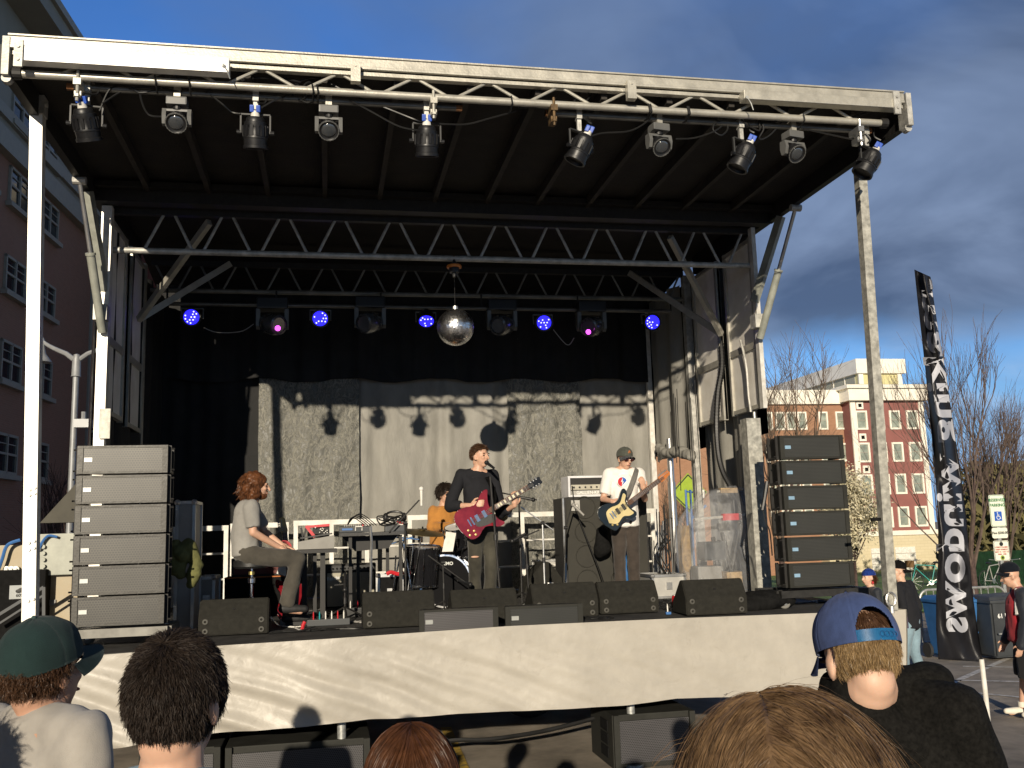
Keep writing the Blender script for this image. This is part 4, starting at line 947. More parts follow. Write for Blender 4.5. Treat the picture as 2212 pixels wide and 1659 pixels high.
pat_mat('curtain_crushed', f_crush)
def folds(x, z, k):
    a = 1.5*max(0, noise.noise(V(x*1.3, k, 0))+.35); return a*0.030*math.sin(x*11+2.0*math.sin(x*2.1+k))+a*0.014*math.sin(x*27+k*2+0.8*math.sin(z*1.3))+0.030*noise.noise(V(x*2.2, z*.7, k))+0.010*noise.noise(V(x*7, z*2.5, k))+0.006*math.exp(-((z-2.95-.05*math.sin(x*3))/.02)**2)
def curtain(name, label, px0, px1, y, m_, crush=False, z0=DZ+0.01, z1=5.55, k=0.0, rough=1.0, group='backdrop curtains'):
    a, c = at(px0, 1000, y=y).x, at(px1, 1000, y=y).x
    def fn(u, v):
        x = a+(c-a)*u; z = z0+(z1-z0)*v
        if crush:
            q = V(x*5, z*3, k); d = 0.030*abs(noise.noise(q))+0.018*abs(noise.noise(q*2.3))+0.008*noise.noise(q*5)+0.016*math.sin(x*14+noise.noise(V(x, z, 3))*3); d += 0.03
            x += 0.015*noise.noise(V(z*2.5, k, u*3)); 
        else: d = folds(x, z, k)*rough
        return V(x, y-d, z)
    b = MB(); n = max(24, int(abs(c-a)*(60 if crush else 45))); b.grid(fn, n, 200 if crush else 60)
    return tag(b.build(name, m_, None, True, angle=180), label, 'curtain', group)
curtain('backdrop_curtain', 'black backdrop curtain in shade at the left end of the stage', 325, 566, YB, 'curtain_black', k=1)
curtain('backdrop_curtain', 'left crushed charcoal backdrop panel with heavy creases', 558, 776, YB-0.05, 'curtain_crushed', True, k=2)
curtain('backdrop_curtain', 'wide smooth grey backdrop curtain behind the singer and drummer', 768, 1108, YB, 'curtain_grey', k=3)
curtain('backdrop_curtain', 'right crushed charcoal backdrop panel behind the singer\'s guitar neck', 1098, 1256, YB-0.05, 'curtain_crushed', True, k=5)
curtain('backdrop_curtain', 'smooth grey backdrop curtain behind the capped guitarist', 1246, 1408, YB, 'curtain_grey', k=7)
zb = at(900, 822, y=YB-.14).z  # black cloth added over the backdrop's shaded top, standing for that shade
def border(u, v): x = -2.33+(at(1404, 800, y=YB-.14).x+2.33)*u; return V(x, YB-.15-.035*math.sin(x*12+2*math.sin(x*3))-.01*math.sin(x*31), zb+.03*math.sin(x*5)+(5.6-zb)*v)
b = MB(); b.grid(border, 200, 12); tag(b.build('backdrop_shade', 'curtain_black', None, True, angle=180), 'black cloth added across the top of the backdrop in place of its shade', 'curtain')
b = MB(); b.grid(lambda u, v: V(-2.4+7.7*u, 14.02+.02*math.sin(u*90), 3.1+2.6*v), 90, 3); S_(b, 'rear_backing', 'black_matte', thick=.01)  # black sheet added to block sky leaking between the curtain edges
b = MB(); b.grid(lambda u, v: V(5.27, 10.7+3.4*u, 3.12+2.5*v), 20, 3); S_(b, 'end_backing', 'black_matte', thick=.01)  # second added sheet, blocking sky at the right end
def side_curtain(name, label, x, ya, yb, z0a, z0b, m_, k, z1=5.4):
    def fn(u, v):
        y = ya+(yb-ya)*u; z0 = z0a+(z0b-z0a)*u; z = z0+(z1-z0)*v
        return V(x-0.05*math.sin(y*9+k)-0.02*math.sin(y*21+k)-0.012*noise.noise(V(y*4, z*2, k)), y, z)
    b = MB(); b.grid(fn, 60, 50); return tag(b.build(name, m_, None, True, angle=180), label, 'curtain', 'side curtains')
yq = at(1492, 1000, x=XR-0.12).y; yq2 = at(1612, 1000, x=XR-0.06).y
side_curtain('side_curtain', 'grey side curtain at the right end, hitched up above the cable rack', XR-0.16, yq, YB-0.05, at(1450, 985, x=XR-0.12).z, at(1420, 1000, x=XR-.12).z, 'curtain_grey', 1)
side_curtain('side_curtain', 'grey side curtain hanging to the deck behind the plastic covered equipment', XR+0.10, yq2, yq-0.02, DZ+.02, DZ+.02, 'curtain_grey', 2)
side_curtain('side_curtain', 'black side curtain along the shaded left end of the stage', XL+0.0, 10.3, YB, DZ+.02, DZ+.02, 'curtain_black', 3)
Pq = lambda px, py: at(px, py, x=XR-.22)
o_ = blob('curtain_tail', [('cap', Pq(1422, 968), .05, Pq(1440, 980), .06), ('cap', Pq(1440, 980), .06, Pq(1468, 975), .06), ('cap', Pq(1468, 975), .06, Pq(1492, 985), .05)], 'curtain_grey', None, .02, 2, .04, 9); tag(o_, 'bundled hem of the hitched right side curtain', 'curtain')
# rope lines
b = MB()
for px in (1497, 1507, 1494): 
    pass
for p0, p1 in (((1462, 1000), (1455, 850)), ((1471, 1060), (1462, 840)), ((1500, 1075), (1488, 830)), ((1518, 1090), (1500, 820))): b.tube([at(*p0, x=XR-0.3), at(*p1, x=XR-0.3)], .006, 5)
tag(b.build('cord', 'cable', None), 'thin dark cords hanging in front of the right side curtain', 'cord')

def skirt():
    tp = [(60, 1424), (165, 1418), (485, 1393), (711, 1379), (1093, 1352), (1457, 1335), (1700, 1326), (1952, 1316)]
    bt = [(60, 1640), (165, 1622), (256, 1612), (298, 1604), (468, 1582), (711, 1561), (798, 1551), (871, 1548), (1058, 1536), (1352, 1521), (1456, 1507), (1807, 1497), (1952, 1470)]
    def itp(Pp, px):
        for i in range(len(Pp)-1):
            if px <= Pp[i+1][0] or i == len(Pp)-2:
                k = (px-Pp[i][0])/(Pp[i+1][0]-Pp[i][0]); return Pp[i][1]*(1-k)+Pp[i+1][1]*k
    y = YF-0.035; xa, xb = at(60, 1424, y=y).x, at(1952, 1316, y=y).x
    def fn(u, v):
        px = 60+(1952-60)*u; p0 = at(px, itp(tp, px), y=y); z1 = DZ+0.006 if 0 else p0.z; p1 = at(px, itp(bt, px), y=y); z0 = p1.z
        z = z1+(z0-z1)*v; x = p0.x*(1-v)+p1.x*v
        am = max(0.0, 1-u*1.05); s_ = min(1, v*1.8)
        w = V(x, z*1.0, 0)
        d = 0.0
        d += s_*am**1.3*0.030*math.sin(9.5*(z*1.9+x*0.62)+1.6*noise.noise(V(x*1.1, z*1.5, 2)))      # pull wrinkles running down to the right
        d += s_*am*0.012*math.sin(23*(z*1.8+x*0.75)+2*noise.noise(V(x*1.6, z*2, 7)))
        d += s_*0.018*math.sin(3.2*x+2.2*z+2.0*noise.noise(V(x*.8, z, 4)))+0.012*noise.noise(V(x*1.7, z*2.2, 1))*s_
        d += 0.0022*noise.noise(V(x*18, z*18, 1))
        return V(x, y-0.03-d*1.0-0.03*v, z)
    b = MB(); b.grid(fn, 260, 54)
    # return at the right end
    e0 = fn(1, 0); b.grid(lambda u, v: fn(1, v)+V(0.012, u*2.2, 0), 10, 54)
    o = b.build('stage_skirt', 'skirt_cloth', None, True, angle=180); tag(o, 'long off white vinyl skirt hung along the front of the stage', 'stage skirt')
def f_skirt(t, b, L):
    tc = N(t, 'ShaderNodeTexCoord'); o = tc.outputs['Object']
    n = noisen(t, L, o, 2.2, 8, 0.65); c = rnode(t, L, n, [(0.3, (0.37, 0.345, 0.30)), (0.62, (0.46, 0.43, 0.375))])
    n2 = noisen(t, L, o, 4.5, 10, 0.78, 1.0); c = mixn(t, L, mnode(t, L, 'MULTIPLY', rnode(t, L, n2, [(0.57, 0.0), (0.70, 1.0)]), 0.42), c, (0.25, 0.22, 0.18))
    L(c, b.inputs['Base Color']); b.inputs['Roughness'].default_value = 0.42; b.inputs['Specular IOR Level'].default_value = 0.45
    n3 = noisen(t, L, o, 9, 6, 0.6, 0.5); bp = N(t, 'ShaderNodeBump'); bp.inputs['Strength'].default_value = 0.25; bp.inputs['Distance'].default_value = 0.02; L(n3, bp.inputs['Height']); L(bp.outputs[0], b.inputs['Normal'])
pat_mat('skirt_cloth', f_skirt); skirt()

# ------------------------------------------------------------------ trailer tongue and power box on the left
def trailer_front():
    y = 11.3; A = lambda px, py, yy=y: at(px, py, y=yy)
    t = thing('trailer_gooseneck', 'pale steel trailer gooseneck with bolted green grey plate, beside the speakers', 'trailer part', V(A(60, 1240).x, y, 0.4))
    def bx(name, m_, p0, p1, yy, dp, par=t):
        a, c = A(*p0, yy), A(*p1, yy); return MB().box(((a.x+c.x)/2, yy+dp/2, (a.z+c.z)/2), (abs(c.x-a.x), dp, abs(a.z-c.z)), bev=.008).build(name, m_, par)
    nb = bx('neck_beam', 'neck_paint', (-160, 1183), (78, 1236), 11.2, .6)
    for px in (15, 25, 35): q = A(px, 1230, 11.17); MB().lathe([(0, 0), (.035, 0), (.035, .02), (.018, .022), (.018, .04), (0, .04)], q, axis=(0, -1, 0), n=14).build('bolt', 'galv', nb)
    br = bx('bracket_plate', 'hydraulic_paint', (80, 1154), (158, 1241), 11.0, .4)
    for py in (1167, 1181, 1195, 1209, 1223, 1233): q = A(94, py, 10.98); MB().cyl(q, q-V(0, .02, 0), .022, n=8).build('bolt', 'hydraulic_paint', br)
    bx('battery_case', 'neck_paint', (95, 1241), (165, 1352), 11.1, .5); bx('placard', 'grey_plastic', (102, 1296), (120, 1308), 11.08, .01)
    MB().prism([(0, 0), (.62, 0), (.62, .62), (.55, .66)], A(86, 1130, 12.2), V(1, 0, 0), V(0, 0, 1), V(0, .3, 0)).build('gusset', 'gusset_shade', t)
    pb = thing('power_box', 'black generator case with a small printed plate at the left edge', 'generator', V(A(30, 1300).x, 10.9, 0))
    a, c = A(-140, 1238, 10.9), A(92, 1400, 10.9); MB().box(((a.x+c.x)/2, 11.3, (a.z+0.2)/2), (c.x-a.x, .8, a.z-.2), bev=.02).build('case', 'black_matte', pb)
    p, q = A(21, 1265, 10.88), A(82, 1292, 10.88); pl = MB().box(((p.x+q.x)/2, 10.885, (p.z+q.z)/2), (q.x-p.x, .012, p.z-q.z)).build('plate', 'plate_grey', pb)
    text('phone_number', '609-695', .045, 'ink_black', V((p.x+q.x)/2+.0, 10.876, q.z+.035), V(1, 0, 0), V(0, 0, 1), pl, .001)
    e = MB(); cc = V((p.x+q.x)/2, 10.876, p.z-.05); e.ell(cc, (.06, .004, .028)); e.ell(cc+V(-.05, 0, -.01), (.03, .004, .02)); e.ell(cc+V(.05, 0, .01), (.02, .004, .01)); e.build('emblem', 'ink_black', pl)
    b = MB(); b.tube(smooth_path([A(83, 1190, 10.95), A(92, 1170, 10.95), A(105, 1157, 10.95), A(124, 1160, 10.95)]), .014, 6); tag(b.build('blue_hose', 'cable_blue', None, True), 'blue hose arching over the bolted plate of the trailer neck', 'hose')
    b = MB(); b.tube(smooth_path([A(-10, 1250, 11.1), A(4, 1210, 11.1), A(16, 1178, 11.1), A(44, 1166, 11.1)]), .018, 6); tag(b.build('air_line', 'cable_blue', None, True), 'dark blue coiled air line on the trailer neck at the left edge', 'hose')
    b = MB(); b.bar(A(-30, 1345, 10.6), A(95, 1268, 10.6), .03); b.bar(A(-30, 1365, 10.6), A(95, 1285, 10.6), .02); b.bar(A(95, 1268, 10.6), A(95, 1420, 10.6), .03); tag(b.build('tow_bar', 'bin_grey'), 'grey slanted steel rails in front of the generator case', 'rail')
mat('neck_paint', (0.36, 0.32, 0.24), 0.6, var=0.2, stain=(0.4, 0.32, 0.2)); mat('gusset_shade', (0.09, 0.085, 0.07), 0.9); mat('plate_grey', (0.42, 0.44, 0.44), 0.6)  # the gusset's shade is put into its darker colour
trailer_front()
# ------------------------------------------------------------------ lighting rig
mat('led_blue', (0.02, 0.02, 0.3), 0.3, emit=(0.02, 0.015, 1.0), estr=2.2); mat('led_dot', (0.5, 0.5, 1), 0.3, emit=(0.35, 0.35, 1.0), estr=4.0); mat('led_pink', (0.5, 0.1, 0.5), 0.3, emit=(0.75, 0.08, 0.8), estr=3.0)
mat('lens', (0.05, 0.055, 0.06), 0.05, spec=1.0, coat=1.0); mat('lamp_black', (0.010, 0.010, 0.011), 0.42, var=0.2, scale=30); mat('yoke_dark', (0.035, 0.035, 0.034), 0.5)
mat('lamp_grey_arm', (0.12, 0.12, 0.115), 0.4, var=0.1)
YP = 7.30
pz = lambda px, py: at(px, py, y=YP)
def pipe(px0, py0, px1, py1, label):
    a, c = pz(px0, py0), pz(px1, py1); z = (a.z+c.z)/2
    t = thing('lighting_pipe', label, 'pipe', V((a.x+c.x)/2, YP, z), 'dark lighting pipes under the front truss')
    MB().cyl((a.x, YP, z), (c.x, YP, z), 0.025, n=12).build('pipe', 'pipe_dark', t, True)
    for x, s in ((a.x, 1), (c.x, -1)): MB().cyl((x, YP, z), (x+s*.05, YP, z), 0.027, n=12).build('pipe_end', 'rust', t)
    return z
mat('pipe_dark', (0.16, 0.155, 0.14), 0.4, metal=0.5, var=0.25)
zp1 = pipe(145, 184, 998, 238, 'left dark pipe carrying five lamps under the front truss'); zp2 = pipe(1178, 250, 1880, 279, 'right dark pipe carrying five lamps under the front truss')
def par_can(x, z, label, tilt_x=0.35, tilt_side=0.0, cam_yaw=0.0):
    o = V(x, YP, z)
    t = thing('par_lamp', label, 'stage lamp', o, 'black par lamps on the front truss')
    MB().box(o+V(0, 0, 0), (.045, .07, .085)).box(o-V(0, 0, .085), (.035, .035, .12)).build('clamp', 'alu_dull', t)
    rz = Matrix.Rotation(cam_yaw, 3, 'Z'); y = lambda p: o+rz @ Vector(p)
    yk = MB(); w = .112
    for a, b_ in ((V(-w, 0, -.15), V(w, 0, -.15)), (V(-w, 0, -.155), V(-w, 0, -.305)), (V(w, 0, -.155), V(w, 0, -.305))): yk.bar(y(a), y(b_), .012, .028, up=(0, 1, 0))
    yk.build('yoke', 'yoke_dark', t)
    for s in (-1, 1): MB().cyl(y(V(s*w, 0, -.295)), y(V(s*(w+.03), 0, -.295)), .017, n=10).build('knob', 'lamp_black', t)
    ax = rz @ V(math.sin(tilt_side), math.sin(tilt_x)*math.cos(tilt_side), -math.cos(tilt_x)*math.cos(tilt_side)); c = y(V(0, 0, -.305))
    prof = [(0, -.17), (.085, -.17), (.105, -.155), (.112, -.12), (.128, -.115), (.130, -.09), (.128, -.06), (.134, -.055), (.134, .02), (.142, .03), (.142, .05), (.136, .055), (.134, .115), (.145, .12), (.145, .15), (.12, .15), (.11, .12), (0, .11)]
    prof = [(r_*.66, z_*.76) for r_, z_ in prof]
    bd = MB().lathe(prof, c, axis=ax, n=28).build('body', 'lamp_black', t, True)
    f = MB(); q = ax.to_track_quat('Z', 'Y')
    for k in range(14):
        a = 2*math.pi*k/14; f.box(c+q @ V(.093*math.cos(a), .093*math.sin(a), -.02), (.009, .022, .08), (q @ Quaternion((0, 0, 1), a)).to_matrix())
    f.build('cooling_fin', 'lamp_black', bd)
    tail = c-ax*.13
    MB().cyl(tail, tail-ax*.045, .036, .03, n=14).build('lamp_cap', 'white_paint', bd, True)
    for k in (-1, 1): MB().box(tail-ax*.035+rz @ V(k*.024, -.02, .02), (.032, .035, .055), q.to_matrix(), bev=.008).build('connector', 'blue_plug', t)
    b = MB(); b.tube(smooth_path([tail-ax*.05+V(.02, -.03, .05), o+V(.07, -.03, -.06), o+V(.09, 0, .03)]), .008, 5); b.build('lead', 'cable', t, True)
    return t
def moving_head(x, z, label, yaw=0.0, tilt=0.75):
    o = V(x, YP, z); rz = Matrix.Rotation(yaw, 3, 'Z'); y = lambda p: o+rz @ Vector(p)
    t = thing('moving_head_lamp', label, 'stage lamp', o, 'moving head lamps on the front truss')
    MB().box(y((0, 0, .0)), (.05, .06, .09), rz).build('clamp', 'alu', t)
    MB().box(y((0, 0, -.085)), (.155, .12, .065), rz, bev=.012).build('base', 'lamp_grey_arm', t)
    MB().cyl(y((0, 0, -.115)), y((0, 0, -.145)), .035, n=14).build('swivel', 'lamp_black', t)
    for s in (-1, 1): MB().prism([(-.02, -.14), (.045, -.14), (.05, -.21), (.035, -.262), (.012, -.27), (-.015, -.262), (-.035, -.20)], y((s*.108, 0, 0)), rz @ V(0, 1, 0), V(0, 0, 1), rz @ V(-s*.03, 0, 0)).build('arm', 'lamp_grey_arm', t)
    MB().box(y((0, .01, -.15)), (.214, .06, .022), rz, bev=.006).build('yoke_bridge', 'lamp_grey_arm', t)
    ax = rz @ V(0, -math.cos(tilt), -math.sin(tilt)); c = y((0, 0, -.228))
    h = MB().lathe([(r_*.66, z_*.66) for r_, z_ in [(0, -.13), (.07, -.125), (.10, -.08), (.105, .04), (.125, .055), (.125, .085), (.112, .095), (.10, .085), (0, .085)]], c, axis=ax, n=28).build('head', 'lamp_black', t, True)
    MB().lathe([(0, .066), (.033, .065), (.056, .058), (.058, .055)], c, axis=ax, n=24).build('lens', 'lens', h, True)
    v = MB(); q = ax.to_track_quat('Z', 'Y'); v.lathe([(.074, .055), (.081, .055), (.081, .062), (.074, .062), (.074, .055)], c, axis=ax, n=28)
    for k in range(22):
        a = 2*math.pi*k/22; v.box(c+q @ V(.079*math.cos(a), .079*math.sin(a), .059), (.008, .008, .008), (q @ Quaternion((0, 0, 1), a)).to_matrix())
    v.build('vent_ring', 'lamp_grey_arm', h)
    return t
for px, lb, tx, ts, cy_ in ((190, 'black par lamp with blue plugs nearest the left post', .45, .18, .1), (553, 'black par lamp with blue plug between the two left moving heads', .3, .0, 0), (920, 'black par lamp with blue plug at the right end of the left pipe', .3, .02, 0)):
    par_can(pz(px, 190).x, zp1, lb, tx, ts, cy_)
for px, lb, tx, ts, cy_ in ((1250, 'black par lamp with blue plugs at the rusty left end of the right pipe', .35, -.32, .5), (1598, 'black par lamp with blue plugs under a coil of cable', .35, -.36, .5), (1866, 'black par lamp with blue plugs hanging in front of the right post', .4, -.42, .5)):
    par_can(pz(px, 260).x, zp2, lb, tx, ts, cy_)
for px, z, lb, yw in ((383, zp1, 'grey armed moving head lamp second from the left post', 0), (710, zp1, 'grey armed moving head lamp near the middle of the left pipe', 0), (1420, zp2, 'grey armed moving head lamp between two par lamps on the right pipe', .15), (1707, zp2, 'dark moving head lamp near the right end of the front truss', .2)):
    moving_head(pz(px, 230).x, z, lb, yw)
# cables looped along the front truss
rs = random.Random(3); 
def drape(pxs, r=.007, dz=0.0, n=7, y=7.26):
    return smooth_path([at(a, b_, y=y+rs.uniform(-.03, .05)) for a, b_ in pxs], n)
runs = [
 [(215, 240), (240, 190), (280, 188), (300, 200), (330, 196), (352, 190)], [(222, 223), (262, 198), (300, 190), (345, 192), (440, 205), (450, 196), (520, 175), (560, 168), (620, 172), (650, 178)],
 [(300, 192), (308, 225), (322, 248), (350, 252)], [(455, 205), (480, 225), (500, 242), (520, 246)], [(553, 240), (590, 218), (625, 205), (640, 190), (650, 175), (690, 170), (760, 205), (830, 232), (895, 258), (915, 265)],
 [(640, 180), (632, 200), (642, 218), (660, 208), (655, 188), (670, 178), (680, 205), (668, 222), (645, 215)], [(740, 208), (800, 240), (860, 272), (905, 282)], [(925, 265), (960, 268), (1010, 268), (1060, 255), (1115, 240)],
 [(1120, 232), (1200, 236), (1245, 240), (1260, 225), (1275, 205), (1255, 200), (1240, 225), (1262, 255), (1275, 262)], [(1260, 300), (1300, 288), (1360, 283), (1398, 262), (1410, 240)], [(1460, 300), (1500, 298), (1540, 285), (1560, 270), (1548, 262), (1540, 280), (1558, 292), (1572, 278), (1568, 258), (1555, 255)],
 [(1555, 248), (1590, 240), (1630, 252), (1650, 275), (1640, 300), (1665, 290), (1700, 245), (1680, 240)], [(1600, 258), (1640, 282), (1632, 250), (1600, 240)], [(1735, 278), (1790, 290), (1850, 303)], [(1780, 262), (1830, 258), (1880, 240), (1895, 232)], [(1840, 300), (1865, 312), (1880, 302), (1870, 288)]]
b = MB()
for r_ in runs: b.tube(drape(r_), .0075, 5)
tag(b.build('truss_cable', 'cable', None, True), 'tangle of black cables tied along the front truss between the lamps', 'cable', kind='stuff')
b = MB()
for px in (340, 412, 675, 685, 1097, 1388, 1392, 1470, 1473, 1715): 
    z = zp1 if px < 1100 else zp2; x = pz(px, 215).x
    b.tube([V(x, 7.16, zch+.035), V(x+.01, 7.16, zch-.03), V(x+.005, 7.25, z-.03), V(x, 7.34, z)], .007, 4)
tag(b.build('tie_wrap', 'cable', None), 'black tape wraps binding cables to the front truss pipes', 'tape', kind='stuff')
for px, py, m_, lb in ((172, 185, 'alu', 'bright steel pipe clamp at the left end of the front truss'), (935, 225, 'alu', 'steel pipe clamp with spindle beside the centre par lamp'), (1193, 240, 'rust_clamp', 'rusty brass coloured pipe clamp at the centre of the front truss'), (1850, 285, 'steel', 'steel pipe clamp above the lamp at the right post')):
    if m_ not in MATS: mat('rust_clamp', (0.16, 0.10, 0.045), 0.6, metal=.4, var=.4, scale=30)
    q = at(px, py, y=7.22); b = MB(); b.box(q, (.055, .16, .05)); b.box(q+V(0, 0, -.09), (.05, .1, .05)); b.cyl(q+V(0, -.06, .09), q+V(0, -.06, -.15), .012, n=8); b.cyl(q+V(0, -.06, -.10), q+V(0, -.06, -.12), .025, n=6); tag(b.build('pipe_clamp', m_), lb, 'clamp', 'pipe clamps on the front truss')

# rear lamps
yl = 12.15
zb_ = at(900, 690, y=yl).z
b = MB(); xa, xb = at(360, 690, y=yl).x, at(1450, 690, y=yl).x; b.cyl((xa, yl, zb_+.16), (xb, yl, zb_+.16), .025, n=10); t_ = b.build('rear_lighting_pipe', 'pipe_dark', None, True); tag(t_, 'dark lighting pipe hung below the rear truss', 'pipe')
for x in [xa+(xb-xa)*k/5 for k in range(6)]: MB().cyl((x, yl, zb_+.16), (x, yl, 5.16), .012, n=6).build('hanger', 'black_steel', t_)
def led_par(px, py, label, ry=1.0, lit=True):
    c = at(px, py, y=yl-.12); t = thing('led_lamp', label, 'stage lamp', V(c.x, yl, zb_+.16), 'blue glowing lamps at the back of the stage')
    MB().bar(V(c.x-.13, c.y+.06, c.z+.12), V(c.x+.13, c.y+.06, c.z+.12), .03, .012).bar(V(c.x-.13, c.y+.06, c.z+.12), V(c.x-.13, c.y+.05, c.z-.01), .012, .03).bar(V(c.x+.13, c.y+.06, c.z+.12), V(c.x+.13, c.y+.05, c.z-.01), .012, .03).build('yoke', 'lamp_grey_arm', t)
    ax = V(-.1, -1, -.22 if ry == 1 else -1.3).normalized(); bd = MB().lathe([(0, -.16), (.07, -.15), (.10, -.10), (.112, -.02), (.118, .0), (.118, .025), (.10, .025), (.096, .012), (0, .012)], c, axis=ax, n=24).build('body', 'lamp_black', t, True)
    MB().cyl(c+ax*.012, c+ax*.018, .094, n=24).build('led_face', 'led_blue', bd)
    q = ax.to_track_quat('Z', 'Y'); d = MB(); rr = random.Random(px)
    for k in range(18):
        r_, a = (.0, 0) if k == 0 else ((.04, k*1.05) if k < 7 else (.074, k*.571)); 
        if rr.random() < .55: p = c+q @ V(r_*math.cos(a), r_*math.sin(a), .019); d.cyl(p, p+ax*.004, .0095, n=8)
    d.build('led', 'led_dot', bd)
for px, py, lb, r_ in ((414, 685, 'leftmost blue glowing lamp of the rear row', 1), (692, 688, 'second blue glowing lamp of the rear row from the left', 1), (921, 692, 'blue glowing lamp tipped down, just left of the mirror ball', 0), (1175, 697, 'blue glowing lamp right of the mirror ball', 1), (1409, 696, 'rightmost blue glowing lamp of the rear row', 1)): led_par(px, py, lb, r_)
def rear_head(px, py, label, pink=None, side=1):
    c = at(px, py, y=yl-.1); t = thing('rear_moving_head', label, 'stage lamp', V(c.x, yl, zb_+.16), 'moving head lamps at the back of the stage')
    MB().box(c+V(0, .08, .27), (.38, .26, .15), bev=.02).build('base', 'lamp_black', t)
    for s in (-1, 1): MB().prism([(-.06, .2), (.06, .2), (.05, -.02), (.0, -.06), (-.05, -.02)], c+V(s*.20, .06, 0), V(0, 1, 0), V(0, 0, 1), V(-s*.05, 0, 0)).build('arm', 'rear_arm', t)
    ax = V(side*.65, -.75, -.25).normalized(); h = MB().lathe([(0, -.18), (.08, -.17), (.13, -.1), (.14, .06), (.125, .14), (.10, .15), (.095, .13), (0, .13)], c, axis=ax, n=24).build('head', 'rear_lamp', t, True)
    MB().cyl(c+ax*.13, c+ax*.137, .092, n=20).build('lens', 'lens', h)
    if pink: p = at(*pink, y=c.y-.2); MB().ell(p, (.035, .012, .035)).build('lit_lens', 'led_pink', h, True)
mat('rear_arm', (0.13, 0.13, 0.12), 0.3, var=.1); mat('rear_lamp', (0.06, 0.06, 0.06), 0.25, coat=.5)
rear_head(588, 700, 'dark rear moving head with a magenta lens, left part of the back row', (600, 709), 1); rear_head(800, 697, 'dark rear moving head left of the mirror ball', None, -1); rear_head(1086, 702, 'dark rear moving head right of the mirror ball', None, -1); rear_head(1280, 705, 'dark rear moving head with a magenta lens, right part of the back row', (1271, 717), -1)
b = MB(); b.tube(smooth_path([at(440, 708, y=yl-.1), at(470, 718, y=yl-.1), at(520, 716, y=yl-.1), at(548, 700, y=yl-.1)]), .006, 5); b.tube(smooth_path([at(1195, 712, y=yl-.1), at(1225, 745, y=yl-.1), at(1240, 730, y=yl-.1)]), .006, 5)
tag(b.build('rear_cable', 'grey_plastic', None, True), 'thin slack cables between the rear lamps', 'cable', kind='stuff')

# mirror ball
def mirror_ball():
    yb = YT+0.1; c = at(984, 707, y=yb); r_ = .205; top = V(c.x-.01, yb, 5.06)
    t = thing('mirror_ball', 'silver mirror ball hanging at centre stage from an orange banded motor', 'mirror ball', top)
    b = MB(); nv = 44; rr = random.Random(5)
    for j in range(nv):
        th0, th1 = math.pi*j/nv, math.pi*(j+1)/nv; n = max(4, int(2*math.pi*math.sin((th0+th1)/2)*nv/math.pi))
        for i in range(n):
            a0, a1 = 2*math.pi*(i+.04)/n, 2*math.pi*(i+.96)/n; tt0, tt1 = th0+.003, th1-.003
            P = lambda th, a: V(math.sin(th)*math.cos(a), math.sin(th)*math.sin(a), math.cos(th))
            nrm = P((th0+th1)/2, (a0+a1)/2); jx = V(rr.gauss(0, .05), rr.gauss(0, .05), rr.gauss(0, .05)); vs = []
            for p in (P(tt0, a0), P(tt1, a0), P(tt1, a1), P(tt0, a1)):
                p = p*r_; k = (p-nrm*r_).dot(jx); vs.append(c+p+nrm*k)
            b._add(vs, [(0, 1, 2, 3)])
    b.build('mirror_tiles', 'mirror', t); MB().ell(c, (r_*.985,)*3, None, 32, 20).build('core', 'grout', t, True)
    MB().lathe([(0, -.01), (.03, -.01), (.03, .03), (.012, .04), (0, .04)], c+V(0, 0, r_), n=12).build('cap', 'steel', t)
    mo = at(981, 580, y=yb); MB().cyl(mo-V(0, 0, .05), c+V(0, 0, r_), .0035, n=6).build('wire', 'black_steel', t)
    m_ = MB().lathe([(0, -.11), (.02, -.10), (.028, -.055), (.055, -.05), (.06, -.02), (.05, .055), (.03, .06), (.012, .10), (0, .10)], mo, n=20).build('motor', 'black_plastic', t, True)
    MB().lathe([(.03, .005), (.080, .005), (.085, .02), (.080, .035), (.03, .035)], mo, n=24).build('orange_band', 'orange_motor', m_, True)
    MB().cyl(mo+V(0, 0, .06), V(mo.x, yb, 5.10), .011, n=8).build('hook', 'rust', t)
mat('mirror', (0.95, 0.95, 0.95), 0.27, metal=1.0, var=.02); mat('grout', (0.05, 0.05, 0.05), .6)
mirror_ball()
# ------------------------------------------------------------------ loudspeakers
def f_grille(base, dark, rough, metal, sc):
    def f(t, b, L):
        tc = N(t, 'ShaderNodeTexCoord'); sp = N(t, 'ShaderNodeSeparateXYZ'); L(tc.outputs['Object'], sp.inputs[0])
        px = mnode(t, L, 'MULTIPLY', sp.outputs[0], sc); pz_ = mnode(t, L, 'MULTIPLY', sp.outputs[2], sc*1.1547)
        row = mnode(t, L, 'FLOOR', pz_); off = mnode(t, L, 'MULTIPLY', mnode(t, L, 'MODULO', mnode(t, L, 'ABSOLUTE', row), 2.0), 0.5)
        fx = mnode(t, L, 'SUBTRACT', mnode(t, L, 'FRACT', mnode(t, L, 'ADD', px, off)), 0.5); fz = mnode(t, L, 'SUBTRACT', mnode(t, L, 'FRACT', pz_), 0.5)
        r_ = mnode(t, L, 'SQRT', mnode(t, L, 'ADD', mnode(t, L, 'MULTIPLY', fx, fx), mnode(t, L, 'MULTIPLY', fz, fz)))
        hole = rnode(t, L, r_, [(0.34, 1.0), (0.42, 0.0)])
        n = noisen(t, L, tc.outputs['Object'], 3.0); c = mixn(t, L, rnode(t, L, n, [(0.35, 0.0), (0.7, 1.0)]), base, tuple(v*0.72 for v in base))
        L(mixn(t, L, hole, c, dark), b.inputs['Base Color']); b.inputs['Roughness'].default_value = rough
        L(mnode(t, L, 'MULTIPLY', mnode(t, L, 'SUBTRACT', 1.0, hole), metal), b.inputs['Metallic'])
    return f
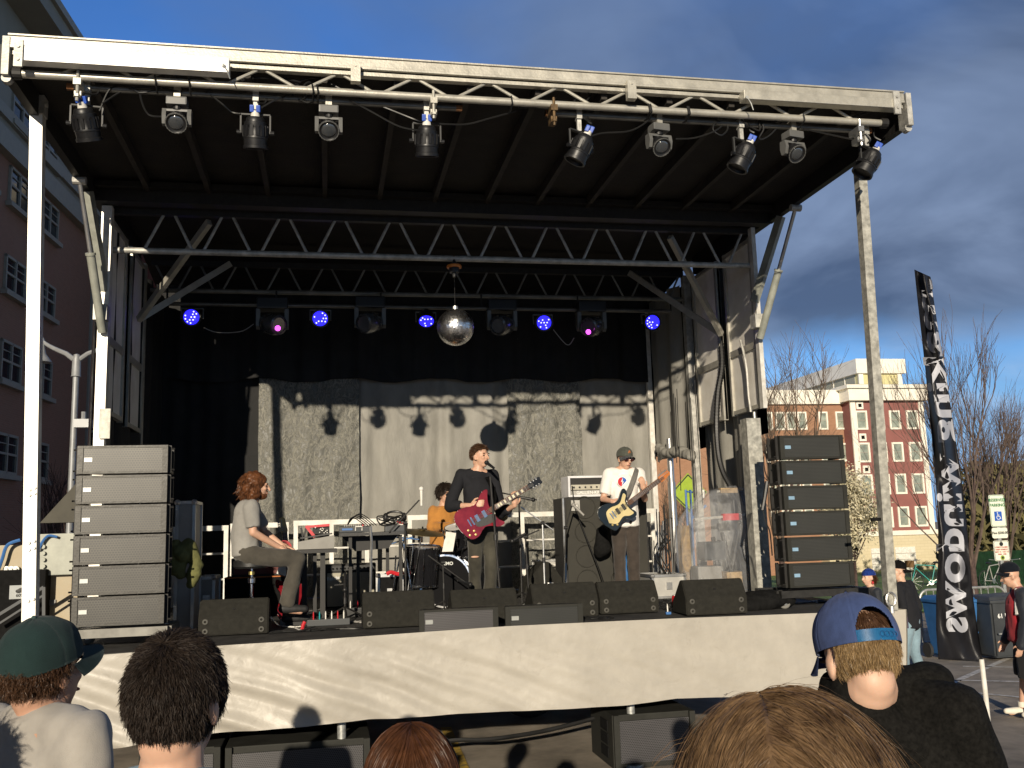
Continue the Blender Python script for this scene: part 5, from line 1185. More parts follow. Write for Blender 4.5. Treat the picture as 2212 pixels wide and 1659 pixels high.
pat_mat('grille_glare', f_grille((0.060, 0.058, 0.050), (0.008, 0.007, 0.008), 0.42, 0.35, 46))  # sun glare on the left stack put into a lighter, shinier mesh colour
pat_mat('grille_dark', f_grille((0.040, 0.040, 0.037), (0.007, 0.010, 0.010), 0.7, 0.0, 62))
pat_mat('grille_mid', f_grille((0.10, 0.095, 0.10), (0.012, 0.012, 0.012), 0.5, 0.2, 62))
mat('cab_glare', (0.040, 0.038, 0.033), 0.45, metal=.25, var=.12, scale=20, bump=.08)  # left stack's cabinet colour, lightened with the same painted glare
mat('badge_pale', (0.42, 0.43, 0.41), .35, metal=.3); mat('badge_blue', (0.25, 0.40, 0.55), .35)
def array_cab(c, w, h, d, m_case, m_gr, m_badge, label, group, rigging=True, yaw=0.0):
    """front face centre at c"""
    c = Vector(c); t = thing('array_speaker', label, 'loudspeaker', c+V(0, d/2, -h/2), group); rz = Matrix.Rotation(yaw, 3, 'Z')
    b = MB(); e = .82; vs = []
    for yy, k in ((0, 1), (d, e)):
        for x, z in ((-1, -1), (1, -1), (1, 1), (-1, 1)): vs.append(c+rz @ V(x*w/2*(1 if yy == 0 else .8), yy, z*h/2*k))
    b._add(vs, [(0, 1, 2, 3), (7, 6, 5, 4), (0, 4, 5, 1), (1, 5, 6, 2), (2, 6, 7, 3), (3, 7, 4, 0)]); cb = b.build('cabinet', m_case, t)
    f = MB(); 
    for z in (-1, 1): f.box(c+rz @ V(0, -.012, z*(h/2-.010)), (w, .03, .020), rz)
    for x in (-1, 1): f.box(c+rz @ V(x*(w/2-.022), -.0135, 0), (.044, .033, h-.002), rz)
    f.build('front_frame', m_case, cb)
    g = MB(); g.box(c+rz @ V(0, -.010, 0), (w-.085, .02, h-.038), rz); gr = g.build('grille', m_gr, t)
    MB().box(c+rz @ V(-w/2+.085, -.024, .0), (.062, .008, .034), rz).build('badge', m_badge, gr)
    if rigging:
        for s in (-1, 1):
            r_ = MB(); r_.bar(c+rz @ V(s*(w/2+.005), .04, -h/2), c+rz @ V(s*(w/2+.005), .04, h/2), .03, .02); r_.bar(c+rz @ V(s*(w/2-.01), d*.6, -h/2), c+rz @ V(s*(w/2-.01), d*.6, h/2), .03, .02); r_.bar(c+rz @ V(s*(w/2+.005), .04, -h*.45), c+rz @ V(s*(w/2-.01), d*.6, -h*.45), .024, .024)
            for zz in (-.38, .38): r_.cyl(c+rz @ V(s*(w/2), .04, h*zz), c+rz @ V(s*(w/2+.045), .04, h*zz), .008, n=6)
            r_.build('rigging_frame', 'black_steel', t)
    return t
def dolly(c, w, d, h, label, m_='alu_dull'):
    c = Vector(c); t = thing('speaker_dolly', label, 'dolly', c, 'wheeled dollies under the speaker stacks')
    b = MB()
    for s in (-1, 1): b.box(c+V(0, s*d/2, h-.04), (w, .05, .07)); b.box(c+V(s*w/2, 0, h-.041), (.05, d-.06, .066))
    b.box(c+V(0, 0, h-.04), (w*.98, .06, .05)); b.build('frame', m_, t)
    for sx in (-1, 1):
        for sy in (-1, 1):
            q = c+V(sx*(w/2-.06), sy*(d/2-.05), .058); o = MB().lathe([(0, -.022), (.05, -.022), (.058, -.014), (.058, .014), (.05, .022), (0, .022)], q, axis=(0.3, 1, 0), n=22).build('wheel', 'wheel_grey', t, True)
            MB().box(q+V(0, -.028, .03), (.028, .008, .10)).box(q+V(0, .028, .03), (.028, .008, .10)).box(q+V(0, 0, .082), (.07, .07, .012)).build('caster_fork', 'steel', o)
mat('wheel_grey', (0.16, 0.155, 0.14), .6)
GL, GRr = 'stacked line array speakers at stage left edge', 'stacked line array speakers at stage right edge'
ordn = ['topmost', 'second from the top', 'third from the top', 'third from the bottom', 'second from the bottom', 'bottom']
y1 = 8.42; a, c_ = at(163, 962, y=y1), at(362, 1352, y=y1); zt, zb = at(262, 961, y=y1).z, at(262, 1352, y=y1).z
xl_ = (at(165, 962, y=y1).x+at(160, 1350, y=y1).x)/2; xr_ = (at(362, 960, y=y1).x+at(357, 1352, y=y1).x)/2; h = (zt-zb)/6
for i in range(6): array_cab(V((xl_+xr_)/2, y1, zt-h*(i+.5)), xr_-xl_, h-.014, .46, 'cab_glare', 'grille_glare', 'badge_pale', 'line array speaker with painted sun glare, %s of the left stack' % ordn[i], GL)
dolly(V((xl_+xr_)/2, y1+.24, DZ), xr_-xl_+.06, .5, zb-DZ-.01, 'wheeled steel dolly under the left speaker stack', 'pipe_dark')
y2 = 8.95; zt, zb = at(1750, 939, y=y2).z, at(1770, 1269, y=y2).z; h = (zt-zb)/6
xl_ = (at(1683, 940, y=y2).x+at(1702, 1268, y=y2).x)/2; xr_ = (at(1816, 940, y=y2).x+at(1845, 1268, y=y2).x)/2
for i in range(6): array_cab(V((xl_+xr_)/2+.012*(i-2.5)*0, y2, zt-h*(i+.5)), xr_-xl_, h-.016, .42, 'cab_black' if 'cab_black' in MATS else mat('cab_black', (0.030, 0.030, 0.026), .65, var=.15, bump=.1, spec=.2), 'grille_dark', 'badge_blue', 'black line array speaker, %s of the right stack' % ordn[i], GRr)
dolly(V((xl_+xr_)/2, y2+.22, DZ), xr_-xl_+.25, .55, zb-DZ-.01, 'dark wheeled dolly under the right speaker stack', 'black_steel')
b = MB(); b.tube(smooth_path([at(1657, 1040, y=8.9), at(1652, 1075, y=8.9), at(1647, 1102, y=8.9)]), .02, 7); b.tube(smooth_path([at(1648, 1100, y=8.9), at(1655, 1130, y=8.9), at(1663, 1150, y=8.9), at(1668, 1200, y=8.95)]), .007, 5); tag(b.build('multicore_tail', 'cable', None, True), 'black cable tail hanging at the left side of the right speaker stack', 'cable')

def wedge(px, y, w, label, hh=.33, dd=.42, yaw=0.0, x=None):
    x = at(px, 1300, y=y).x if x is None else x; c = V(x, y, DZ); t = thing('stage_monitor', label, 'stage monitor', c+V(0, dd/2, 0), 'black wedge stage monitors'); rz = Matrix.Rotation(yaw, 3, 'Z')
    prof = [(0, .012), (-.005, hh*.52), (.10, hh), (.16, hh), (dd, hh*.34), (dd, .012)]
    b = MB(); b.prism(prof, c-(rz @ V(w/2, 0, 0)), rz @ V(0, 1, 0), V(0, 0, 1), rz @ V(w, 0, 0)); bmesh.ops.bevel(b.bm, geom=b.bm.edges[:], offset=.009, segments=2, affect='EDGES'); bd = b.build('cabinet', 'cab_paint', t)
    g = MB(); p0, p1 = V(0, .165, hh-.008), V(0, dd-.01, hh*.34+.012); n = V(0, hh*.66, dd-.16).normalized()
    g.quad(*[c+rz @ (V(s*w*.45, 0, 0)+p+n*.006) for p, s in ((p0, -1), (p0, 1), (p1, 1), (p1, -1))]); g.build('grille', 'black_matte', t)
    for sx in (-1, 1):
        for zz in (.05, hh*.42): MB().lathe([(.010, 0), (.024, 0), (.026, .006), (.020, .010), (.012, .010), (.010, .004)], c+rz @ V(sx*(w/2-.06), -.003-.01*zz, zz), axis=rz @ V(0, -1, 0), n=14).build('corner_foot', 'foot_grey', bd)
    s = MB(); s.box(c+rz @ V(0, .045, hh*.73), (.028, .012, .014), rz @ Matrix.Rotation(-.7, 3, 'X')); s.build('badge', 'black_plastic', bd)
    return t
mat('foot_grey', (0.075, 0.072, 0.062), .6)
yw = dk(505, 1374).y; wedge(505, yw, .60, 'black wedge monitor at the front left corner below the stool', .315)
wedge(862, dk(862, 1357).y, .655, 'black wedge monitor in front of the keyboard stand, left of the mesh speakers', .325)
ym = at(1048, 1272, z=DZ+.31).y; wedge(1048, ym-.12, .62, 'black wedge monitor behind the left mesh speaker at the singer\'s feet', .31)
ym = at(1222, 1259, z=DZ+.33).y; wedge(1222, ym-.12, .64, 'black wedge monitor behind the right mesh speaker', .33)
wedge(1360, dk(1360, 1327).y, .60, 'black wedge monitor at the feet of the guitarist in white', .315)
wedge(1548, dk(1548, 1330).y, .60, 'black wedge monitor in front of the plastic wrapped equipment', .33, yaw=-.05)
# drum-fill wedge standing on its side
q = dk(1180, 1292); w_ = thing('stage_monitor', 'black wedge monitor standing on its end between the drums and the tall amplifier', 'stage monitor', q, 'black wedge stage monitors')
b = MB(); b.prism([(-.30, .0), (-.22, .22), (-.02, .44), (.06, .44), (.30, .12), (.30, 0)], q+V(0, 0, 0), V(1, 0, 0), V(0, 0, 1), V(0, .42, 0)); bmesh.ops.bevel(b.bm, geom=b.bm.edges[:], offset=.012, segments=2, affect='EDGES'); bd = b.build('cabinet', 'cab_paint', w_)
MB().lathe([(.0, 0), (.06, 0), (.065, .012), (.05, .016), (0, .012)], q+V(.06, -.004, .13), axis=(0, -1, 0), n=18).build('handle_cup', 'steel', bd)
def front_fill(px0, px1, py0, py1, y, label, m_g):
    a, c = at(px0, py1, y=y), at(px1, py0, y=y); array_cab(V((a.x+c.x)/2, y, DZ+.006+(c.z-a.z)/2), c.x-a.x, c.z-a.z, .34, 'cab_black', m_g, 'badge_pale', label, 'mesh fronted speakers on the stage lip', False)
front_fill(905, 1074, 1299, 1359, 8.22, 'low mesh fronted speaker on the stage lip, left one', 'grille_mid'); front_fill(1091, 1256, 1289, 1347, 8.22, 'low mesh fronted speaker on the stage lip, right one', 'grille_dark')
# subwoofers on the ground under the deck
def subwoofer(px0, px1, ptop, y, label):
    a, c = at(px0, ptop, y=y), at(px1, ptop, y=y); zt = (a.z+c.z)/2; w = c.x-a.x; t = thing('subwoofer', label, 'loudspeaker', V((a.x+c.x)/2, y+.35, 0), 'subwoofers under the stage front')
    cb = MB().box(((a.x+c.x)/2, y+.36, zt/2), (w, .7, zt), bev=.01).build('cabinet', 'cab_black', t); g = MB(); g.box(((a.x+c.x)/2, y-.005, zt/2), (w-.12, .02, zt-.1)); g.build('grille', 'grille_mid', t)
    for s in (-1, 1): 
        f = MB(); f.box(((a.x+c.x)/2+s*(w/2-.03), y-.012, zt/2), (.05, .03, zt)); f.build('front_frame', 'cab_black', t)
    for k in range(3): MB().box((a.x-.004, y+.25, zt*(.25+.25*k)), (.012, .22, .09), bev=.004).build('handle', 'black_matte', t)
subwoofer(486, 800, 1604, 8.2, 'black mesh fronted subwoofer under the left part of the stage skirt'); subwoofer(300, 478, 1618, 8.2, 'black subwoofer under the stage behind the dark haired man'); subwoofer(1322, 1500, 1540, 8.2, 'black subwoofer with side handles under the right part of the stage skirt')
b = MB(); b.tube(smooth_path([at(700, 1672, y=8.6), at(940, 1605, y=8.6), at(1060, 1597, y=8.6), at(1180, 1578, y=8.7), at(1290, 1550, y=8.8)]), .02, 6); tag(b.build('ground_cable', 'cable', None, True), 'thick black cable slung under the stage across the yellow line', 'cable')

# ------------------------------------------------------------------ amplifiers
mat('amp_white', (0.72, 0.72, 0.74), .45); mat('amp_panel', (0.50, 0.47, 0.38), .45, metal=.2); mat('tolex', (0.022, 0.021, 0.020), .7, bump=.2, bscale=200); mat('grille_cloth', (0.040, 0.038, 0.031), .8, bump=.4, bscale=300)
def f_cloth(t, b, L):
    tc = N(t, 'ShaderNodeTexCoord'); wv = N(t, 'ShaderNodeTexWave'); wv.inputs['Scale'].default_value = 45; L(tc.outputs['Object'], wv.inputs['Vector'])
    L(mixn(t, L, wv.outputs[0], (0.30, 0.28, 0.22), (0.46, 0.43, 0.34)), b.inputs['Base Color']); b.inputs['Roughness'].default_value = .8
pat_mat('silver_cloth', f_cloth); mat('amp_red', (0.12, 0.035, 0.03), .7); mat('tape_orange', (0.45, 0.14, 0.03), .7)
def bass_rig():
    yb = 11.6; a, c = at(1214, 1072, y=yb), at(1396, 1075, y=yb); zt = (a.z+c.z)/2
    t = thing('bass_cabinet', 'tall charcoal bass speaker cabinet behind the guitarist in white', 'amplifier', V((a.x+c.x)/2, yb+.25, DZ))
    MB().box(((a.x+c.x)/2, yb+.25, (zt+DZ)/2), (c.x-a.x, .5, zt-DZ), bev=.015).build('cabinet', 'tolex', t)
    g = MB().box(((a.x+c.x)/2+.01, yb-.004, (zt+DZ)/2), (c.x-a.x-.07, .02, zt-DZ-.06)).build('grille', 'grille_cloth', t)
    for i in range(2):
        for j in range(4):
            p = V(a.x+.28+i*.44, yb-.016, DZ+.2+j*.3); MB().lathe([(.125, 0), (.135, .008), (.142, 0)], p, axis=(0, -1, 0), n=28).build('cone_ring', 'grille_cloth', g, True)
    b = MB(); p = at(1243, 1092, y=yb-.02); b.box(p, (.11, .015, .13)); b.lathe([(0, 0), (.035, 0), (.04, .012), (.02, .016), (0, .012)], p-V(0, .008, 0), axis=(0, -1, 0), n=16); b.build('jack_plate', 'silver_gear', t)
    w = MB(); w.box((a.x+.006, yb-.01, (zt+DZ)/2), (.02, .03, zt-DZ-.01)); w.build('edge_trim', 'steel', t)
    h0, h1 = at(1228, 1068, y=yb+.02), at(1374, 1026, y=yb+.02); hz = h1.z-zt-.005; xc = (h0.x+h1.x)/2; w = h1.x-h0.x
    hd = thing('bass_amp_head', 'white framed bass amplifier head on top of the tall cabinet', 'amplifier', V(xc, yb+.2, zt))
    f = MB(); z0 = zt+.008
    for zz in (z0+.014, z0+hz-.014): f.box((xc, yb+.2, zz), (w, .36, .028), bev=.008)
    for s in (-1, 1): f.box((xc+s*(w/2-.014), yb+.2, z0+hz/2), (.028, .36, hz-.05))
    f.build('case', 'amp_white', hd); MB().box((xc, yb+.14, z0+hz/2), (w-.07, .2, hz-.06)).build('chassis', 'tolex', hd)
    pn = MB().box((xc, yb+.035, z0+hz*.46), (w-.08, .02, hz*.24)).build('control_panel', 'amp_panel', hd)
    for i in range(11): MB().cyl((xc-w*.42+i*w*.083, yb+.026, z0+hz*.46), (xc-w*.42+i*w*.083, yb+.005, z0+hz*.46), .011, n=10).build('knob', 'black_plastic', pn)
    lp_ = MB().box((xc, yb+.038, z0+hz*.2), (w-.08, .02, hz*.2)).build('lower_panel', 'silver_gear', hd)
    text('lettering', 'GALLIEN-KRUEGER', .055, 'white_ink', V(xc-w*.12, yb+.025, z0+hz*.2), V(1, 0, 0), V(0, 0, 1), lp_, .001)
    b = MB(); b.tube(smooth_path([at(1236, 1050, y=yb-.03), at(1242, 1095, y=yb-.1), at(1262, 1150, y=yb-.15), at(1292, 1225, y=yb-.3), at(1305, 1262, y=yb-.5)]), .008, 5); tag(b.build('speaker_lead', 'cable', None, True), 'black lead falling from the bass amplifier head to the floor', 'cable')
bass_rig()
def combo():
    y = dk(755, 1313).y+.05; a, c = at(702, 1313, y=y), at(812, 1216, y=y); zt = c.z; w = c.x-a.x; xc = (a.x+c.x)/2
    t = thing('guitar_combo_amp', 'guitar combo amplifier with silver striped grille cloth under the table', 'amplifier', V(xc, y+.13, DZ))
    MB().box((xc, y+.14, (DZ+zt)/2), (w, .27, zt-DZ), bev=.012).build('cabinet', 'tolex', t); MB().box((xc, y-.002, DZ+(zt-DZ)*.42), (w-.05, .02, (zt-DZ)*.76)).build('grille', 'silver_cloth', t)
    pn = MB().box((xc, y-.005, zt-.05), (w-.04, .02, .055)).build('control_panel', 'black_plastic', t)
    for i in range(12): MB().cyl((xc-w*.42+i*w*.076, y-.014, zt-.05), (xc-w*.42+i*w*.076, y-.032, zt-.05), .011, n=9).build('knob', 'black_matte', pn)
    text('logo', 'Fender', .06, 'steel', V(xc-w*.32, y-.014, zt-.16), V(1, 0, .12), V(-.12, 0, 1), t, .001)
combo()
def rear_amps():
    y = 10.9; a, c = at(484, 1300, y=y), at(615, 1243, y=y); t = thing('speaker_cabinet', 'low black speaker cabinet with an orange edge behind the stool', 'amplifier', V((a.x+c.x)/2, y+.2, DZ))
    MB().box(((a.x+c.x)/2, y+.2, (DZ+c.z)/2), (c.x-a.x, .4, c.z-DZ), bev=.01).build('cabinet', 'black_matte', t); MB().box(((a.x+c.x)/2, y-.003, c.z-.006), (c.x-a.x, .012, .012)).build('edge_strip', 'tape_orange', t)
    a2, c2_ = at(498, 1240, y=y), at(622, 1203, y=y); t2 = thing('valve_amp', 'dark red grilled amplifier standing on the black cabinet behind the stool', 'amplifier', V((a2.x+c2_.x)/2, y+.2, c.z+.002))
    MB().box(((a2.x+c2_.x)/2, y+.2, (c.z+c2_.z)/2+.002), (c2_.x-a2.x, .3, c2_.z-c.z), bev=.012).build('cabinet', 'tolex', t2); MB().box(((a2.x+c2_.x)/2, y+.045, (c.z+c2_.z)/2), (c2_.x-a2.x-.06, .02, c2_.z-c.z-.05)).build('grille', 'amp_red', t2)
    p = at(612, 1226, y=y-.06); MB().box(p, (.10, .02, .16), Matrix.Rotation(.3, 3, 'Y')).build('paper', 'white_paint', None); tag(bpy.data.objects['paper'], 'white sheet of paper taped behind the sitting player\'s knee', 'paper')
rear_amps()
def flight_case(a, c, y, d, label, m_='grey_plastic', group=None):
    t = thing('flight_case', label, 'flight case', V((a.x+c.x)/2, y+d/2, DZ), group); w, hh = c.x-a.x, c.z-DZ
    MB().box(((a.x+c.x)/2, y+d/2, DZ+hh/2), (w, d, hh)).build('case', m_, t); e = MB()
    for sx in (-1, 1):
        for sy in (0, 1): e.box(((a.x+c.x)/2+sx*w/2, y+d*sy, DZ+hh/2), (.03, .03, hh+.012))
        e.box(((a.x+c.x)/2+sx*w/2, y+d/2, DZ+hh), (.028, d, .03))
    for sy in (0, 1): e.box(((a.x+c.x)/2, y+d*sy, DZ+hh), (w, .028, .03)); e.box(((a.x+c.x)/2, y+d*sy, DZ+.012), (w, .028, .03))
    e.build('edge_trim', 'steel', t)
    for sx in (-1, 1): MB().ell(((a.x+c.x)/2+sx*w/2, y, DZ+hh), (.03, .03, .03), None, 10, 6).build('ball_corner', 'steel', t)
    MB().box(((a.x+c.x)/2, y-.012, DZ+hh*.55), (.07, .02, .08)).build('latch', 'steel', t)
flight_case(at(430, 1320, y=10.2), at(462, 1248, y=10.2), 10.2, .5, 'narrow grey flight case standing behind the left front monitor')
flight_case(at(1412, 1290, y=10.9), at(1478, 1242, y=10.9), 10.9, .6, 'pale road case with silver edges below the bunch of stands', 'silver_gear')
flight_case(at(1160, 1250, y=13.2), at(1215, 1210, y=13.2), 13.15, .3, 'long low case by the back railing, left of the tall amplifier', 'silver_gear')
flight_case(at(378, 1320, y=9.6), at(420, 1085, y=9.6), 9.6, .5, 'tall grey rack case behind the left speaker stack', 'grey_plastic')

# ------------------------------------------------------------------ railings at the back
def guard(px0, px1, py0, py1, y, label, nposts=3, rails=3):
    a, c = at(px0, py0, y=y), at(px1, py1, y=y); zt = (a.z+c.z)/2; t = thing('guard_rail', label, 'railing', V((a.x+c.x)/2, y, DZ), 'white guard rails along the back of the stage')
    MB().box(((a.x+c.x)/2, y, zt), (c.x-a.x, .05, .065)).build('top_rail', 'white_paint', t)
    for k in range(1, rails): MB().cyl((a.x, y, DZ+(zt-DZ)*k/rails), (c.x, y, DZ+(zt-DZ)*k/rails), .014, n=8).build('mid_rail', 'white_paint', t)
    for k in range(nposts): x = a.x+.03+(c.x-a.x-.06)*k/(nposts-1); MB().box((x, y+.0, (DZ+zt)/2-.016), (.055, .048, zt-DZ-.034)).build('rail_post', 'white_paint', t)
guard(372, 494, 1146, 1138, 13.0, 'white guard rail section behind the left speaker stack', 2, 3); guard(498, 624, 1137, 1133, 13.0, 'white guard rail section behind the seated player'); guard(634, 872, 1131, 1123, 13.0, 'white guard rail section behind the keyboard table', 4)
guard(880, 1210, 1120, 1108, 13.0, 'white guard rail section behind the drummer and singer', 5); guard(1216, 1412, 1108, 1104, 13.0, 'white guard rail section behind the capped guitarist', 4)

# ------------------------------------------------------------------ keyboards, table, synth, pedals
mat('keyboard_grey', (0.25, 0.24, 0.215), .5)
def keyboard_rig():
    y = 9.75; A = lambda px, py, yy=y: at(px, py, y=yy)
    t = thing('keyboard_stand', 'black column keyboard stand on the left of the stage', 'keyboard stand', V(A(690, 1300).x, y+.1, DZ)); zt = A(690, 1186).z
    for px, w in ((657, .05), (680, .035), (697, .05)): x = A(px, 1250).x; MB().box((x, y+.12, (DZ+zt)/2), (w, .06, zt-DZ)).build('leg', 'black_steel', t)
    MB().box((A(684, 1190).x, y+.14, zt-.02), (.40, .34, .035)).build('top_tray', 'black_steel', t); MB().box((A(680, 1190).x, y+.12, DZ+.02), (.55, .5, .035)).build('foot', 'black_steel', t)
    k = thing('keyboard', 'silver grey keyboard seen from its back on the black stand', 'keyboard', V(A(684, 1186).x, y, zt)); x0, x1 = A(644, 1180).x, A(722, 1180).x
    w = x1-x0; MB().prism([(0, 0), (w, 0), (w, .13), (0, .075)], V(x0, y-.01, zt+.002), V(1, 0, 0), V(0, 0, 1), V(0, .30, 0)).build('body', 'keyboard_grey', k)
    b = MB(); b.box(((x0+x1)/2, y+.18, zt+.13), (w*.9, .2, .015), Matrix.Rotation(-.12, 3, 'Y')); b.build('keybed', 'black_plastic', k)
    y2 = 10.35; B = lambda px, py: at(px, py, y=y2); tt = thing('equipment_table', 'black folding equipment table behind the keyboard', 'table', V(B(805, 1300).x, y2+.2, DZ)); x0, x1 = B(733, 1150).x, B(878, 1150).x; zt2 = B(805, 1149).z
    MB().box(((x0+x1)/2, y2+.22, zt2-.02), (x1-x0, .5, .035)).build('tabletop', 'black_plastic', tt)
    for px in (757, 776, 842, 866): x = B(px, 1200).x; MB().box((x, y2+(.05 if px in (757, 866) else .4), (DZ+zt2)/2-.02), (.035, .035, zt2-DZ-.04)).build('leg', 'black_steel', tt)
    MB().prism([(0, 0), (.60, 0), (.50, -.14), (.14, -.16)], V(x0+.03, y2+.2, zt2-.04), V(1, 0, 0), V(0, 0, 1), V(0, .15, 0)).build('under_frame', 'black_steel', tt)
    b = MB(); b.tube([V(B(800, 1140).x, y2-.05, zt2+.06), V(B(802, 1150).x, y2-.04, zt2-.1), V(B(799, 1290).x, y2+.0, DZ)], .014, 6); b.build('prop_strut', 'steel', tt)
    m_ = thing('mixer', 'flat mixer with blue label and white handle on the equipment table', 'mixer', V(B(765, 1145).x, y2+.1, zt2)); MB().box((B(768, 1140).x, y2+.12, zt2+.035), (.34, .24, .06), Matrix.Rotation(.05, 3, 'X'), bev=.01).build('body', 'bin_grey', m_); MB().box((B(750, 1140).x, y2-.003, zt2+.035), (.11, .006, .02)).build('label_strip', 'cable_blue', m_)
    h = MB(); h.tube([V(B(768, 1145).x, y2-.01, zt2+.02), V(B(768, 1145).x, y2-.02, zt2+.06), V(B(782, 1145).x, y2-.02, zt2+.06), V(B(782, 1145).x, y2-.01, zt2+.02)], .008, 6); h.build('handle', 'white_paint', m_)
    for k_ in range(10): MB().cyl(V(B(745+k_*5, 1140).x, y2+.1+.02*(k_ % 3), zt2+.065), V(B(745+k_*5, 1140).x, y2+.1+.02*(k_ % 3), zt2+.085), .008, n=7).build('knob', 'red_plastic' if k_ == 8 else 'grey_plastic', m_)
    g = MB(); 
    for k_ in range(5): a0 = k_*.5; g.tube(smooth_path([V(B(770, 1130).x-.1, y2+.15, zt2+.07), V(B(772, 1130).x-.05+.02*k_, y2+.1+.03*k_, zt2+.16+.01*k_), V(B(790, 1130).x+.03*k_, y2+.12, zt2+.07)]), .005, 4)
    tag(g.build('patch_lead', 'cable', None, True), 'bundle of thin patch leads looping over the mixer', 'cable', kind='stuff')
    hp = thing('headphones', 'black headphones and cable heap on the right half of the equipment table', 'headphones', V(B(850, 1140).x, y2+.15, zt2)); c = V(B(855, 1130).x, y2+.15, zt2+.12)
    MB().box(c-V(0, 0, .09), (.22, .2, .07), bev=.01).build('case', 'bin_grey', hp)
    b = MB(); b.tube([c+V(.10*math.cos(a), .05*math.sin(a), .045+.05*math.sin(a)) for a in [i*math.pi/8 for i in range(17)]], .012, 6); b.ell(c+V(-.1, 0, .03), (.03, .05, .05)); b.ell(c+V(.1, 0, .03), (.03, .05, .05)); b.build('headband', 'black_plastic', hp, True)
    b = MB(); rr = random.Random(9); b.tube(smooth_path([c+V(rr.uniform(-.22, .12), rr.uniform(-.1, .1), rr.uniform(-.06, .06)) for _ in range(18)], 5), .008, 5); b.build('cord', 'cable', hp, True)
    b = MB(); b.tube(smooth_path([c+V(.02, -.1, -.02), c+V(.06, -.11, -.035), c+V(.1, -.1, -.03)]), .010, 5); b.build('red_cord', 'red_plastic', hp, True)
    y3 = 10.2; s_ = thing('synthesizer', 'small synthesizer with a red tilted frame behind the silver keyboard', 'synthesizer', at(690, 1160, y=y3)); C = lambda px, py: at(px, py, y=y3)
    MB().bar(C(661, 1136), C(680, 1160), .03, .03).bar(C(664, 1138), C(712, 1134), .025, .025).build('frame', 'red_plastic', s_); MB().box((C(694, 1146).x, y3+.03, C(694, 1146).z), (.17, .04, .09), Matrix.Rotation(-.35, 3, 'X')).build('panel', 'black_plastic', s_)
    rr = random.Random(2)
    for k_ in range(14): p = C(680+rr.uniform(0, 28), 1139+rr.uniform(0, 12)); MB().cyl(p-V(0, .0, 0), p-V(0, .03, 0), .006, n=6).build('knob', 'white_paint', s_)
    MB().bar(C(650, 1140), C(662, 1190), .02).bar(C(662, 1138), C(650, 1190), .02).bar(C(655, 1182), V(C(655, 1182).x, y3, DZ), .03).build('stand', 'black_steel', s_)
keyboard_rig()
def stool():
    c = dk(543, 1325); c.y = 9.5; c.x = at(543, 1290, y=9.5).x; zt = at(543, 1216, y=9.5).z
    t = thing('drum_stool', 'round black stool with a chrome stem under the seated player', 'stool', V(c.x, 9.5, DZ)); MB().lathe([(0, -.05), (.15, -.05), (.17, -.03), (.17, .02), (.14, .035), (0, .035)], V(c.x, 9.5, zt), n=28).build('seat', 'black_plastic', t, True)
    MB().cyl((c.x, 9.5, DZ+.25), (c.x, 9.5, zt-.05), .014, n=10).build('stem', 'chrome', t, True); MB().lathe([(.015, 0), (.035, .01), (.035, .05), (.015, .06)], V(c.x, 9.5, DZ+.42), n=14).build('collar', 'chrome', t, True); MB().lathe([(.015, 0), (.03, .0), (.03, .03), (.015, .03)], V(c.x, 9.5, zt-.11), n=14).build('clamp', 'brass', t, True)
    for k in range(3): a = k*2.1+.4; MB().bar((c.x, 9.5, DZ+.30), (c.x+.27*math.cos(a), 9.5+.27*math.sin(a), DZ+.01), .022, .012).build('leg', 'chrome', t)
mat('brass', (0.55, 0.42, 0.16), .35, metal=.9); mat('cymbal_brass', (0.30, 0.23, 0.10), .42, metal=.9, var=.3, scale=12)
stool()
